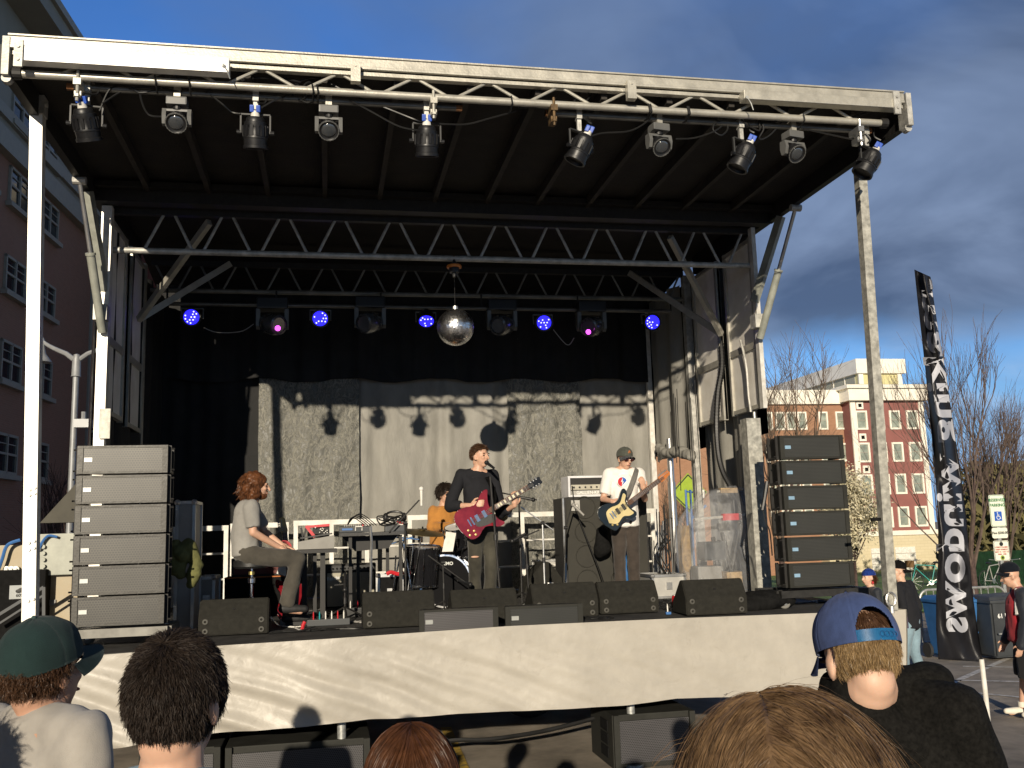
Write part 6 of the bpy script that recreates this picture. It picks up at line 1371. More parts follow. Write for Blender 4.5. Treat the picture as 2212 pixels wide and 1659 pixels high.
def floor_clutter():
    rr = random.Random(11)
    def pedal(px, py, w, d, hh, m_, label, knobs=()):
        q = dk(px, py); t = thing('pedal', label, 'pedal', q, 'effect pedals and boxes on the stage floor'); MB().box(q+V(0, d/2, hh/2+.002), (w, d, hh), bev=.006).build('body', m_, t)
        for i, k in enumerate(knobs): x = q.x-w/2+w*(i+1)/(len(knobs)+1); MB().cyl((x, q.y+.03, DZ+hh), (x, q.y+.03, DZ+hh+.06), .0065, n=8).cyl((x, q.y+.03, DZ+hh+.055), (x, q.y+.03, DZ+hh+.075), .004, n=6).build('jack_plug', k, t)
    pedal(710, 1352, .40, .16, .06, 'bin_grey', 'long grey stage box with red and white jack plugs near the front lip', ('red_plastic', 'teal', 'white_paint', 'white_paint', 'red_plastic', 'white_paint'))
    pedal(765, 1333, .22, .16, .09, 'black_plastic', 'black box with plugs beside the mesh grille wedge', ('white_paint', 'red_plastic')); pedal(615, 1350, .09, .10, .06, 'silver_gear', 'small silver pedal by the seated player\'s shoe', ('white_paint',)); pedal(648, 1348, .16, .12, .06, 'black_plastic', 'black pedal beside the silver pedal', ())
    b = MB(); q = dk(660, 1335); b.bar(q+V(-.14, 0, .03), q+V(.16, .16, .06), .05, .03); tag(b.build('sustain_bar', 'chrome'), 'bright chrome pedal bar on the floor beside the keyboard stand', 'pedal')
    q = dk(655, 1362); t = MB(); t.tube([q+V(-.01, 0, .01), q+V(.0, 0, .05), q+V(.015, 0, .08)], .017, 8); tag(t.build('red_plug', 'red_plastic', None, True), 'red plug standing on the lip of the stage', 'plug')
    q = dk(1459, 1312); t = thing('drink_can', 'red and white drink can beside the right monitor', 'can', q); MB().lathe([(0, 0), (.026, 0), (.033, .012), (.033, .105), (.026, .12), (0, .12)], q+V(0, 0, .002), n=20).build('body', 'can_red', t, True); MB().lathe([(0.02, 0), (.0265, 0), (.026, .006), (0, .004)], q+V(0, 0, .12), n=20).build('lid', 'steel', t)
    b = MB()
    for k in range(8): a = -1.9+k*.1; a1 = a+.1; b.quad(*[q+V(.0337*math.cos(aa), .0337*math.sin(aa), .05+.025*math.sin((aa+1.9)*5)+dz) for aa, dz in ((a, -.010), (a1, -.010), (a1, .010), (a, .010))])
    b.build('white_swirl', 'white_ink', t)
    pedal(1445, 1328, .05, .03, .025, 'cable_blue', 'small blue plug box on the floor beside the drink can', ('white_paint',)) 
    # cables snaking over the deck
    def snake(p0, p1, n, amp, r_, m_, label, kind='stuff', cnt=6):
        bb = MB()
        for _ in range(cnt):
            a, c = dk(*p0), dk(*p1); pts = []
            for i in range(n): k = i/(n-1); p = a.lerp(c, k); pts.append(V(p.x+rr.gauss(0, amp), p.y+rr.gauss(0, amp*.7), DZ+r_+abs(rr.gauss(0, .004))))
            bb.tube(smooth_path(pts, 5), r_, 5)
        tag(bb.build('floor_cable', m_, None, True), label, 'cable', kind=kind)
    snake((380, 1345), (470, 1318), 7, .10, .009, 'cable', 'black cables heaped on the deck between the left stack and the first monitor', cnt=8); snake((590, 1368), (780, 1358), 10, .05, .006, 'cable', 'thin black cables wandering along the stage lip', cnt=7); snake((600, 1352), (655, 1362), 7, .04, .005, 'white_paint', 'white power lead on the floor near the seated player', cnt=2)
    snake((760, 1345), (795, 1345), 7, .06, .006, 'grey_plastic', 'grey leads tangled beside the black plug box', cnt=4); snake((1425, 1298), (1490, 1322), 9, .12, .008, 'cable', 'black cable tangle on the deck right of the guitarist', cnt=14); snake((1255, 1334), (1310, 1338), 7, .06, .008, 'cable', 'black cable coils between the mesh speaker and a monitor', cnt=5); snake((1620, 1315), (1800, 1300), 9, .08, .008, 'cable', 'black cables under the right speaker dolly', cnt=6)
    snake((690, 1330), (960, 1300), 10, .12, .007, 'cable', 'black cables on the deck under the keyboard and drums', cnt=8)
    q = dk(1665, 1318); blob('duffel_bag', [('ell', q+V(0, .15, .08), (.30, .16, .10)), ('ell', q+V(-.2, .1, .05), (.16, .12, .07)), ('ell', q+V(.16, .16, .07), (.18, .13, .08))], 'black_matte', None, .015, 3, .02, 8); tag(bpy.data.objects['duffel_bag'], 'slumped black cloth bag in front of the right speaker dolly', 'bag')
    # teal board and blue bag behind the guitarist
    q = dk(1392, 1268); q.y += .4; b = MB(); b.prism([(-.10, 0), (.14, 0), (.14, .19), (-.02, .40), (-.10, .44)], V(q.x, q.y, DZ), V(1, 0, 0), V(0, 0, 1), V(0, .03, 0)); tag(b.build('teal_board', 'teal'), 'teal board with a slanted top leaning behind the guitarist in white', 'board')
    blob('blue_bag', [('cap', V(at(1345, 1200, y=11.3).x, 11.3, DZ+.1), .10, V(at(1345, 1200, y=11.3).x, 11.3, DZ+.55), .07)], 'bin_blue', None, .02, 2, .03, 6); tag(bpy.data.objects['blue_bag'], 'crumpled blue bag seen between the guitarist\'s legs', 'bag')
    blob('black_cloth', [('cap', at(1300, 1150, y=11.45), .06, at(1300, 1185, y=11.4), .10)], 'black_matte', None, .015, 2, .02, 8); tag(bpy.data.objects['black_cloth'], 'black cloth bundle hung on the tall amplifier', 'cloth')
    # coat on the left stack
    P = lambda px, py: at(px, py, y=8.95)
    blob('coat', [('cap', P(378, 1180), .05, P(395, 1200), .07), ('cap', P(372, 1195), .05, P(380, 1225), .06), ('cap', P(405, 1182), .055, P(421, 1195), .04), ('cap', P(421, 1195), .045, P(423, 1225), .05), ('cap', P(423, 1225), .05, P(414, 1262), .035), ('cap', P(398, 1195), .05, P(390, 1240), .03)], 'olive', None, .012, 2, .025, 10); tag(bpy.data.objects['coat'], 'olive green coat hung on the back corner of the left speaker stack', 'coat')
mat('can_red', (0.60, 0.02, 0.025), .3, metal=.3)
floor_clutter()

# ------------------------------------------------------------------ microphone stands
def mic(p, d, par, m_='black_plastic', L_=.17, r_=.026):
    p, d = Vector(p), Vector(d).normalized(); MB().cyl(p, p-d*L_, .018, .013, 12).build('microphone', m_, par, True); MB().ell(p+d*.01, (r_, r_, r_), None, 14, 10).build('mic_head', m_, par, True)
def mic_stand(base, top, label, boom=None, tip=None, tripod=True, m_='black_steel', mic_m='black_plastic', r_=.011):
    base, top = Vector(base), Vector(top); t = thing('mic_stand', label, 'microphone stand', base, 'microphone stands on the stage'); MB().cyl(base+V(0, 0, .02), top, r_, n=8).build('pole', m_, t, True)
    if tripod:
        for k in range(3): a = k*2.094+.6; MB().cyl(base+V(0, 0, .14), base+V(.26*math.cos(a), .26*math.sin(a), .012), .009, n=6).build('leg', m_, t, True)
    else: MB().lathe([(0, 0), (.13, 0), (.13, .015), (.03, .03), (0, .03)], base, n=20).build('foot', m_, t, True)
    MB().cyl(base.lerp(top, .55)-V(0, 0, .03), base.lerp(top, .55)+V(0, 0, .03), r_*1.7, n=10).build('clutch', 'black_plastic', t, True)
    if boom: a, c = Vector(boom[0]), Vector(boom[1]); MB().cyl(a, c, .008, n=7).build('boom', m_, t, True); MB().cyl(top-V(.02, 0, 0), top+V(.02, 0, 0), .022, n=10).build('boom_clutch', 'black_plastic', t, True)
    if tip: mic(tip[0], tip[1], t, mic_m)
    return t
ys = 9.95; A = lambda px, py, y=ys: at(px, py, y=y)
b_ = dk(1085, 1312); mic_stand(V(A(1083, 1300).x, ys, DZ), A(1059, 1030), 'straight black microphone stand in front of the singer', tip=(A(1052, 1000, ys+.12), V(-.25, .8, .35)), tripod=False, r_=.012)
y = 10.9; mic_stand(V(at(1128, 1300, y=y).x, y, DZ), at(1121, 1085, y=y), 'tall black boom stand right of the singer, boom pointing down right', boom=(at(1085, 1065, y=y), at(1160, 1080, y=y)), tip=(at(1150, 1079, y=y-.1), V(.9, -.2, -.2)))
y = 10.6; mic_stand(V(at(1178, 1300, y=y).x, y, DZ), at(1172, 1130, y=y), 'black boom stand between singer and tall amplifier', boom=(at(1125, 1095, y=y), at(1195, 1145, y=y)), tip=(at(1108, 1168, y=y-.1), V(-.8, -.1, -.4)), m_='steel')
y = 11.0; mic_stand(V(at(1143, 1290, y=y).x, y, DZ), at(1135, 1160, y=y), 'thin black stand behind the singer\'s legs', boom=(at(1105, 1170, y=y), at(1165, 1145, y=y)))
y = 10.3; mic_stand(V(at(877, 1305, y=y).x, y, DZ), at(875, 1130, y=y), 'black boom stand left of the drums reaching up to a slim microphone', boom=(at(840, 1150, y=y), at(906, 1080, y=y)), tip=(at(910, 1058, y=y), V(0, 0, 1)), mic_m='white_paint')
y = 10.1; mic_stand(V(at(960, 1310, y=y).x, y, DZ), at(957, 1215, y=y), 'short microphone stand in front of the bass drum', boom=(at(925, 1200, y=y), at(1005, 1258, y=y)), tip=(at(1014, 1262, y=y), V(.8, .5, -.3)), r_=.010)
y = 11.2; mic_stand(V(at(1217, 1280, y=y).x, y, DZ), at(1222, 1140, y=y), 'black stand holding a fat grey microphone at the tall amplifier', boom=(at(1222, 1140, y=y), at(1236, 1090, y=y)), tip=(at(1240, 1092, y=y-.1), V(-.5, .3, .6)), mic_m='grey_plastic')
y = 10.0; mic_stand(V(at(745, 1318, y=y).x, y-.1, DZ), at(745, 1262, y=y-.1), 'short stand with a round microphone against the striped grille', boom=(at(722, 1264, y=y-.1), at(748, 1262, y=y-.1)), tip=(at(745, 1272, y=y-.12), V(0, .2, -.6)))
# bunch of spare stands at the right
t = thing('stand_bundle', 'upright bundle of spare chrome and black stands beside the right back post', 'stand bundle', V(at(1440, 1240, y=11.3).x, 11.3, DZ+.29)); rr = random.Random(6)
for k in range(10):
    px = 1417+k*4.2; y = 11.2+rr.uniform(0, .4); MB().cyl(at(px+rr.uniform(2, 8), 1242, y=y), at(px+rr.uniform(-2, 4), rr.uniform(1085, 1140), y=y), rr.choice((.008, .012, .014)), n=7).build('rod', rr.choice(('chrome', 'black_steel', 'steel')), t, True)
b = MB()
for k in range(6): b.tube(smooth_path([at(1440+rr.uniform(-20, 12), 1160+rr.uniform(-20, 20), y=11.1), at(1420+rr.uniform(-8, 30), 1200, y=11.05), at(1430+rr.uniform(0, 20), 1240, y=11.1)]), .008, 5)
b.build('cable_loop', 'cable', t, True)
t = thing('blue_scaffold', 'blue painted tube frame standing behind the plastic cover', 'tube frame', V(at(1490, 1240, y=12.6).x, 12.6, DZ)); b = MB()
for px in (1483, 1493): b.cyl(V(at(px, 1100, y=12.4).x, 12.4, DZ), at(px-2, 1058, y=12.4), .016, n=8)
b.cyl(at(1495, 1120, y=12.4), at(1525, 1092, y=12.4), .018, n=8); b.cyl(at(1484, 1062, y=12.4), at(1520, 1066, y=12.4), .012, n=8); b.build('frame', 'cable_blue', t, True); MB().cyl(at(1519, 1058, y=12.4), at(1519, 1076, y=12.4), .022, n=10).build('lamp_cap', 'white_paint', t)
t = thing('timber_offcut', 'stack of pale timber blocks beside the plastic cover', 'timber', V(at(1482, 1240, y=11.2).x, 11.3, DZ)); MB().box(V(at(1484, 1180, y=11.2).x, 11.3, DZ+.42), (.12, .12, .84)).build('block', 'timber', t)

# ------------------------------------------------------------------ drum kit
mat('drum_black', (0.012, 0.012, 0.014), .12, spec=.7, coat=.6, var=.1); mat('drum_head', (0.008, 0.008, 0.009), .8, spec=.1); mat('drum_skin', (0.62, 0.60, 0.56), .5)
def drum(c, axis, r_, L_, name, label, head='drum_skin', lugs=8, par=None):
    c, axis = Vector(c), Vector(axis).normalized(); t = thing(name, label, 'drum', c, 'drums of the kit'); MB().lathe([(r_*.985, -L_/2), (r_, -L_/2), (r_, L_/2), (r_*.985, L_/2)], c, axis=axis, n=40).build('shell', 'drum_black', t, True)
    for s in (-1, 1):
        MB().cyl(c+axis*s*(L_/2-.004), c+axis*s*(L_/2+.004), r_*.97, n=36).build('drumhead', head, t)
        k = s*(L_/2); MB().lathe([(r_*.96, k-.012), (r_*1.035, k-.012), (r_*1.04, k), (r_*1.035, k+.014), (r_*.965, k+.014), (r_*.96, k)], c, axis=axis, n=40).build('hoop', 'chrome', t, True)
    q = axis.to_track_quat('Z', 'Y')
    for k in range(lugs): a = 2*math.pi*k/lugs+.3; u = q @ V(math.cos(a), math.sin(a), 0); MB().cyl(c+u*(r_+.018)-axis*(L_/2), c+u*(r_+.018)+axis*(L_/2), .006, n=6).box(c+u*(r_+.010), (.02, .02, .06), q.to_matrix()).build('tension_rod', 'chrome', t)
    return t
yd = 10.75; kc = at(972, 1243, y=yd); kc.z = DZ+.30; kt = drum(kc+V(0, .22, 0), V(-.25, -1, 0.04), .285, .40, 'bass_drum', 'black bass drum with chrome hoops facing the crowd', 'drum_head')
text('maker_mark', 'REMO', .05, 'badge_pale', kc+V(-.03, -.003, .20)+V(-.25, -1, .04).normalized()*.0, V(1, -.25, 0), V(0, 0, 1), kt, .001)
ft_c = at(912, 1222, y=10.85); drum(ft_c, V(.05, -.1, 1), .20, .42, 'floor_tom', 'black floor tom with chrome rods left of the bass drum')
drum(at(985, 1160, y=11.0), V(-.15, -.35, 1), .12, .22, 'rack_tom', 'small black rack tom above the bass drum'); drum(at(1010, 1186, y=11.2), V(0, -.2, 1), .17, .14, 'snare_drum', 'snare drum half hidden by the singer')
def cymbal(c, tilt, r_, label, base):
    c = Vector(c); t = thing('cymbal_stand', label, 'cymbal', base, 'cymbals of the kit'); ax = Vector(tilt).normalized(); MB().lathe([(.0, .022), (.03, .02), (.04, .006), (r_*.6, -.004), (r_, -.018), (r_, -.020), (r_*.6, -.008), (.04, 0), (0, .016)], c, axis=ax, n=44).build('cymbal', 'cymbal_brass', t, True); MB().cyl(base, c, .010, n=8).build('pole', 'chrome', t, True); MB().cyl(c, c+ax*.05, .009, n=8).build('wing_nut', 'chrome', t)
    for k in range(3): a = k*2.09; MB().cyl(Vector(base)+V(0, 0, .2), Vector(base)+V(.25*math.cos(a), .25*math.sin(a), .01), .008, n=6).build('leg', 'chrome', t, True)
c = at(912, 1147, y=10.6); cymbal(c, V(.12, -.16, 1), .255, 'bronze cymbal on a chrome stand left of the drummer', V(c.x-.15, 10.7, DZ)); c = at(1058, 1120, y=11.4); cymbal(c, V(-.2, -.3, 1), .22, 'bronze cymbal behind the singer\'s guitar', V(c.x+.05, 11.5, DZ))
t = thing('drum_hardware', 'crossed chrome drum stand legs left of the floor tom', 'drum hardware', V(at(858, 1290, y=10.7).x, 10.7, DZ))
for p, q in (((880, 1130), (845, 1290)), ((872, 1175), (892, 1290)), ((828, 1180), (892, 1160)), ((850, 1160), (905, 1165)), ((893, 1180), (880, 1300)), ((855, 1200), (850, 1290))): MB().cyl(at(*p, y=10.6), at(*q, y=10.6), .009, n=7).build('tube', 'chrome', t, True)
b = MB(); b.tube(smooth_path([at(835, 1240, y=10.5), at(845, 1236, y=10.5), at(860, 1240, y=10.5), at(872, 1236, y=10.5)]), .022, 7); tag(b.build('red_cloth', 'red_plastic', None, True), 'bright red cloth strip lying left of the drum stands', 'cloth'); a, c = at(818, 1290, y=10.7), at(868, 1242, y=10.7); flight_case(a, c, 10.7, .3, 'dark case under the red cloth by the drums', 'black_matte')
b = MB(); b.prism([(0, 0), (.12, 0), (.16, .2), (.05, .22)], at(955, 1192, y=10.6), V(1, 0, 0), V(0, 0, 1), V(0, .02, 0)); tag(b.build('set_list', 'white_paint'), 'white paper sheet lying on the floor tom', 'paper')

# ------------------------------------------------------------------ plastic-wrapped equipment
def f_plastic(t, b, L):
    tc = N(t, 'ShaderNodeTexCoord'); mp = N(t, 'ShaderNodeMapping'); mp.inputs['Scale'].default_value = (1, 1, .5); L(tc.outputs['Object'], mp.inputs[0]); n = noisen(t, L, mp.outputs[0], 5, 6, .65, 1.5)
    b.inputs['Base Color'].default_value = (.50, .51, .53, 1); b.inputs['Roughness'].default_value = .16; b.inputs['Specular IOR Level'].default_value = .7; L(rnode(t, L, n, [(0.3, .34), (.7, .16)]), b.inputs['Alpha'])
    bp = N(t, 'ShaderNodeBump'); bp.inputs['Strength'].default_value = .7; bp.inputs['Distance'].default_value = .05; L(n, bp.inputs['Height']); L(bp.outputs[0], b.inputs['Normal'])
pat_mat('plastic_sheet', f_plastic)
def wrapped():
    y = 10.6; A = lambda px, py, yy=y: at(px, py, y=yy); base = V(A(1568, 1290).x, y, DZ)
    t = thing('plastic_cover', 'clear plastic sheet draped over equipment beside the right speaker stack', 'plastic cover', base)
    prof = [(1047, 1598, 1612, .08), (1058, 1548, 1640, .2), (1085, 1520, 1648, .32), (1120, 1497, 1652, .40), (1170, 1490, 1656, .46), (1220, 1490, 1660, .46), (1262, 1500, 1664, .45), (1300, 1505, 1668, .42)]
    def fn(u, v):
        f = v*(len(prof)-1); i = min(int(f), len(prof)-2); k = f-i; pr = [prof[i][j]*(1-k)+prof[i+1][j]*k for j in range(4)]; a, c = A(pr[1], pr[0]), A(pr[2], pr[0]); cx_, w, d = (a.x+c.x)/2, (c.x-a.x)/2, pr[3]; an = 2*math.pi*u
        r_ = 1+.05*math.sin(an*7+v*3)+.03*math.sin(an*13-v*5)+.05*noise.noise(V(math.cos(an)*2, math.sin(an)*2, v*4)); return V(cx_+w*r_*math.cos(an), y+.3+d*r_*math.sin(an), max(a.z, DZ+.01))
    b = MB(); b.grid(fn, 96, 48); b.build('sheet', 'plastic_sheet', t, True, angle=180)
    ins = thing('covered_gear', 'stands, red crossbar and cases under the clear plastic sheet', 'equipment', base+V(0, .3, 0)); yi = y+.2
    MB().bar(A(1500, 1122, yi), A(1608, 1112, yi), .03).bar(A(1548, 1062, yi), A(1592, 1056, yi), .025).build('crossbar', 'alu_dull', ins); MB().box((A(1592, 1116).x+.02, yi, A(1592, 1116).z), (.24, .06, .08)).build('red_panel', 'red_plastic', ins); MB().box((A(1588, 1058).x, yi, A(1588, 1058).z), (.22, .08, .06)).build('wood_panel', 'timber', ins)
    for p, q in (((1560, 1150), (1590, 1280)), ((1600, 1130), (1570, 1290)), ((1612, 1080), (1625, 1280)), ((1540, 1160), (1560, 1290)), ((1600, 1060), (1622, 1120))): MB().cyl(A(*p, yi+.1), A(*q, yi+.1), .028, n=8).build('stand_tube', 'black_steel', ins, True)
    for px, py, w, h_, m_ in ((1530, 1255, .3, .35, 'grey_plastic'), (1590, 1262, .28, .3, 'timber'), (1630, 1230, .2, .6, 'black_plastic'), (1540, 1190, .26, .22, 'bin_grey')): q = A(px, py, yi+.1); MB().box((q.x, yi+.15, q.z), (w, .25, h_), bev=.02).build('case', m_, ins)
wrapped()
# ------------------------------------------------------------------ people
def skin_mat(name, col, var=.10):
    def f(t, b, L):
        tc = N(t, 'ShaderNodeTexCoord'); n = noisen(t, L, tc.outputs['Object'], 14, 5, .6); c = Vector(col)
        L(rnode(t, L, n, [(.3, tuple(c*(1-var))), (.7, tuple(c*(1+var*.6)))]), b.inputs['Base Color']); b.inputs['Roughness'].default_value = .48; b.inputs['Specular IOR Level'].default_value = .4
        b.inputs['Subsurface Weight'].default_value = .12; b.inputs['Subsurface Radius'].default_value = (.02, .008, .004); b.inputs['Subsurface Scale'].default_value = .5
    return pat_mat(name, f)
skin_mat('skin', (0.60, 0.36, 0.25)); skin_mat('skin_fair', (0.66, 0.42, 0.30)); skin_mat('skin_tan', (0.48, 0.27, 0.18))
def fab(name, col, **k):
    k = dict(dict(rough=.9, var=.10, scale=10, bump=.25, bscale=420, sheen=.15, spec=.25), **k); return mat(name, col, **k)
fab('tee_grey', (0.36, 0.335, 0.30)); fab('tee_white', (0.84, 0.81, 0.76), var=.03); fab('shirt_black', (0.016, 0.0165, 0.020), sheen=0); fab('tee_heather', (0.30, 0.29, 0.27)); fab('shirt_orange', (0.44, 0.195, 0.045)); fab('sweat_black', (0.011, 0.0105, 0.0095), var=.4, scale=90, bump=.3, bscale=700, sheen=0, spec=.1)
fab('jeans_black', (0.060, 0.056, 0.043), var=.35, scale=5); fab('jeans_grey', (0.075, 0.068, 0.056), var=.25, scale=5); fab('trousers_dark', (0.060, 0.048, 0.040), var=.2); fab('jeans_blue', (0.22, 0.32, 0.38), var=.25, scale=4); fab('denim', (0.10, 0.25, 0.36), var=.2, scale=20); fab('shorts_black', (0.014, 0.014, 0.016)); fab('jacket_navy', (0.020, 0.024, 0.034), rough=.5); fab('shirt_red', (0.32, 0.018, 0.028)); fab('jacket_white', (0.75, 0.73, 0.68))
fab('cap_green', (0.034, 0.070, 0.068), var=.14); fab('cap_blue', (0.050, 0.078, 0.19), var=.2, scale=16, sheen=.05); fab('cap_olive', (0.16, 0.17, 0.14)); fab('cap_brim_grey', (0.16, 0.16, 0.17)); fab('cap_black', (0.012, 0.011, 0.011), sheen=0); fab('cap_navy', (0.014, 0.018, 0.028)); fab('bandana_blue', (0.03, 0.08, 0.42), var=.3, scale=30); mat('strap_blue', (0.03, 0.22, 0.50), .35)
mat('shoe_white', (0.72, 0.68, 0.58), .6); mat('shoe_black', (0.02, 0.02, 0.02), .6); mat('sun_lens', (0.05, 0.012, 0.010), .08, spec=.9, coat=1); mat('dark_lens', (0.015, 0.02, 0.012), .06, spec=.9, coat=1); mat('frame_black', (0.015, 0.012, 0.012), .3); mat('eye_dark', (0.03, 0.02, 0.016), .25); mat('lip', (0.36, 0.14, 0.11), .5)
def hair_mat(name, c1, c2, rough=.38):
    def f(t, b, L):
        tc = N(t, 'ShaderNodeTexCoord'); n = noisen(t, L, tc.outputs['Object'], 38, 4, .7); L(rnode(t, L, n, [(.3, c1), (.72, c2)]), b.inputs['Base Color']); b.inputs['Roughness'].default_value = rough; b.inputs['Specular IOR Level'].default_value = .22
    return pat_mat(name, f)
hair_mat('hair_dark', (0.013, 0.009, 0.007), (0.032, 0.022, 0.016), .6); hair_mat('hair_brown', (0.045, 0.022, 0.012), (0.10, 0.052, 0.028)); hair_mat('hair_auburn', (0.065, 0.025, 0.011), (0.18, 0.072, 0.030)); hair_mat('hair_red', (0.040, 0.016, 0.008), (0.105, 0.043, 0.019)); hair_mat('hair_blond', (0.17, 0.105, 0.048), (0.40, 0.27, 0.13)); hair_mat('hair_mouse', (0.060, 0.034, 0.018), (0.225, 0.14, 0.072))

def frame(fwd, up=V(0, 0, 1)):
    f = Vector(fwd).normalized(); r_ = f.cross(Vector(up)).normalized(); u = r_.cross(f); return r_, f, u          # person's right, forward, up
def head_prims(C, fr, s=1.0, ears=True):
    r_, f, u = fr; rot = Matrix((r_, f, u)).transposed(); p = lambda x, y, z: C+r_*x*s+f*y*s+u*z*s; e = lambda x, y, z, a, b_, c: ('ell', p(x, y, z), (a*s, b_*s, c*s), rot)
    out = [e(0, -.012, .030, .074, .094, .086), e(0, .028, -.030, .060, .066, .082), e(0, .045, -.088, .036, .034, .030), e(0, .020, -.070, .053, .050, .040), e(0, .083, .022, .046, .014, .010),
           ('cap', p(0, .096, .008), .009*s, p(0, .116, -.030), .0125*s), e(0, .092, -.062, .022, .010, .010), e(.034, .068, -.022, .020, .022, .018), e(-.034, .068, -.022, .020, .022, .018)]
    if ears:
        for k in (-1, 1): out += [e(k*.076, -.008, -.012, .009, .019, .028), e(k*.071, .004, -.030, .008, .011, .014)]
    return out
def hand_prims(W, d, n, thumb_side, s=1.0, curl=(.5, .6, .65, .7), spread=.0):
    """palm grows from wrist W along d, palm faces n; thumb leaves on thumb_side"""
    W = Vector(W); d = Vector(d).normalized(); n = (Vector(n)-d*Vector(n).dot(d)).normalized(); t = d.cross(n).normalized()*thumb_side
    rot = Matrix((t, d, n)).transposed(); out = [('ell', W+d*.045*s, (.040*s, .052*s, .016*s), rot), ('cap', W, .024*s, W+d*.03*s, .026*s)]
    for i, (off, L_) in enumerate(((.030, .075), (.011, .083), (-.009, .077), (-.028, .062))):
        p = W+d*.085*s+t*off*s; dd = (d+t*spread*(1.5-i)*.3).normalized(); a = curl[i]
        for k, seg in enumerate((.45, .32, .23)):
            ang = a*(.55 if k == 0 else .9); dd = Quaternion(t*(-thumb_side) if 0 else dd.cross(n).normalized(), ang) @ dd; n2 = n; q = p+dd*L_*seg*s
            out.append(('cap', p, (.0100-.0008*k)*s, q, (.0092-.0008*k)*s)); p = q
    p0 = W+d*.02*s+t*.028*s; p1 = p0+(t*.75+d*.6+n*.3).normalized()*.042*s; p2 = p1+(t*.25+d*.85+n*.4).normalized()*.032*s; out += [('cap', p0, .014*s, p1, .0115*s), ('cap', p1, .0115*s, p2, .0095*s)]
    return out
def std_joints(base, yaw, H, lean=0.0):
    f = V(math.sin(yaw), math.cos(yaw), 0); r_ = V(f.y, -f.x, 0); base = Vector(base); P = lambda x, y, z: base+r_*x*H+f*y*H+V(0, 0, z*H)
    J = dict(f=f, r=r_, H=H, pelvis=P(0, 0, .525), waist=P(0, .005, .60), chest=P(0, .0+lean*.5, .73), neck=P(0, -.005+lean, .835), head=P(0, .012+lean*1.2, .930))
    for s, k in ((1, 'R'), (-1, 'L')):
        J['sh'+k] = P(s*.108, -.005+lean*.8, .805); J['el'+k] = P(s*.135, -.012, .635); J['wr'+k] = P(s*.125, .035, .485); J['hip'+k] = P(s*.052, 0, .515); J['kn'+k] = P(s*.056, .012, .285); J['an'+k] = P(s*.058, -.012, .045)
    return J
def limb(a, ra, m, rm, c, rc): return [('cap', a, ra, m, rm), ('cap', m, rm, c, rc)]
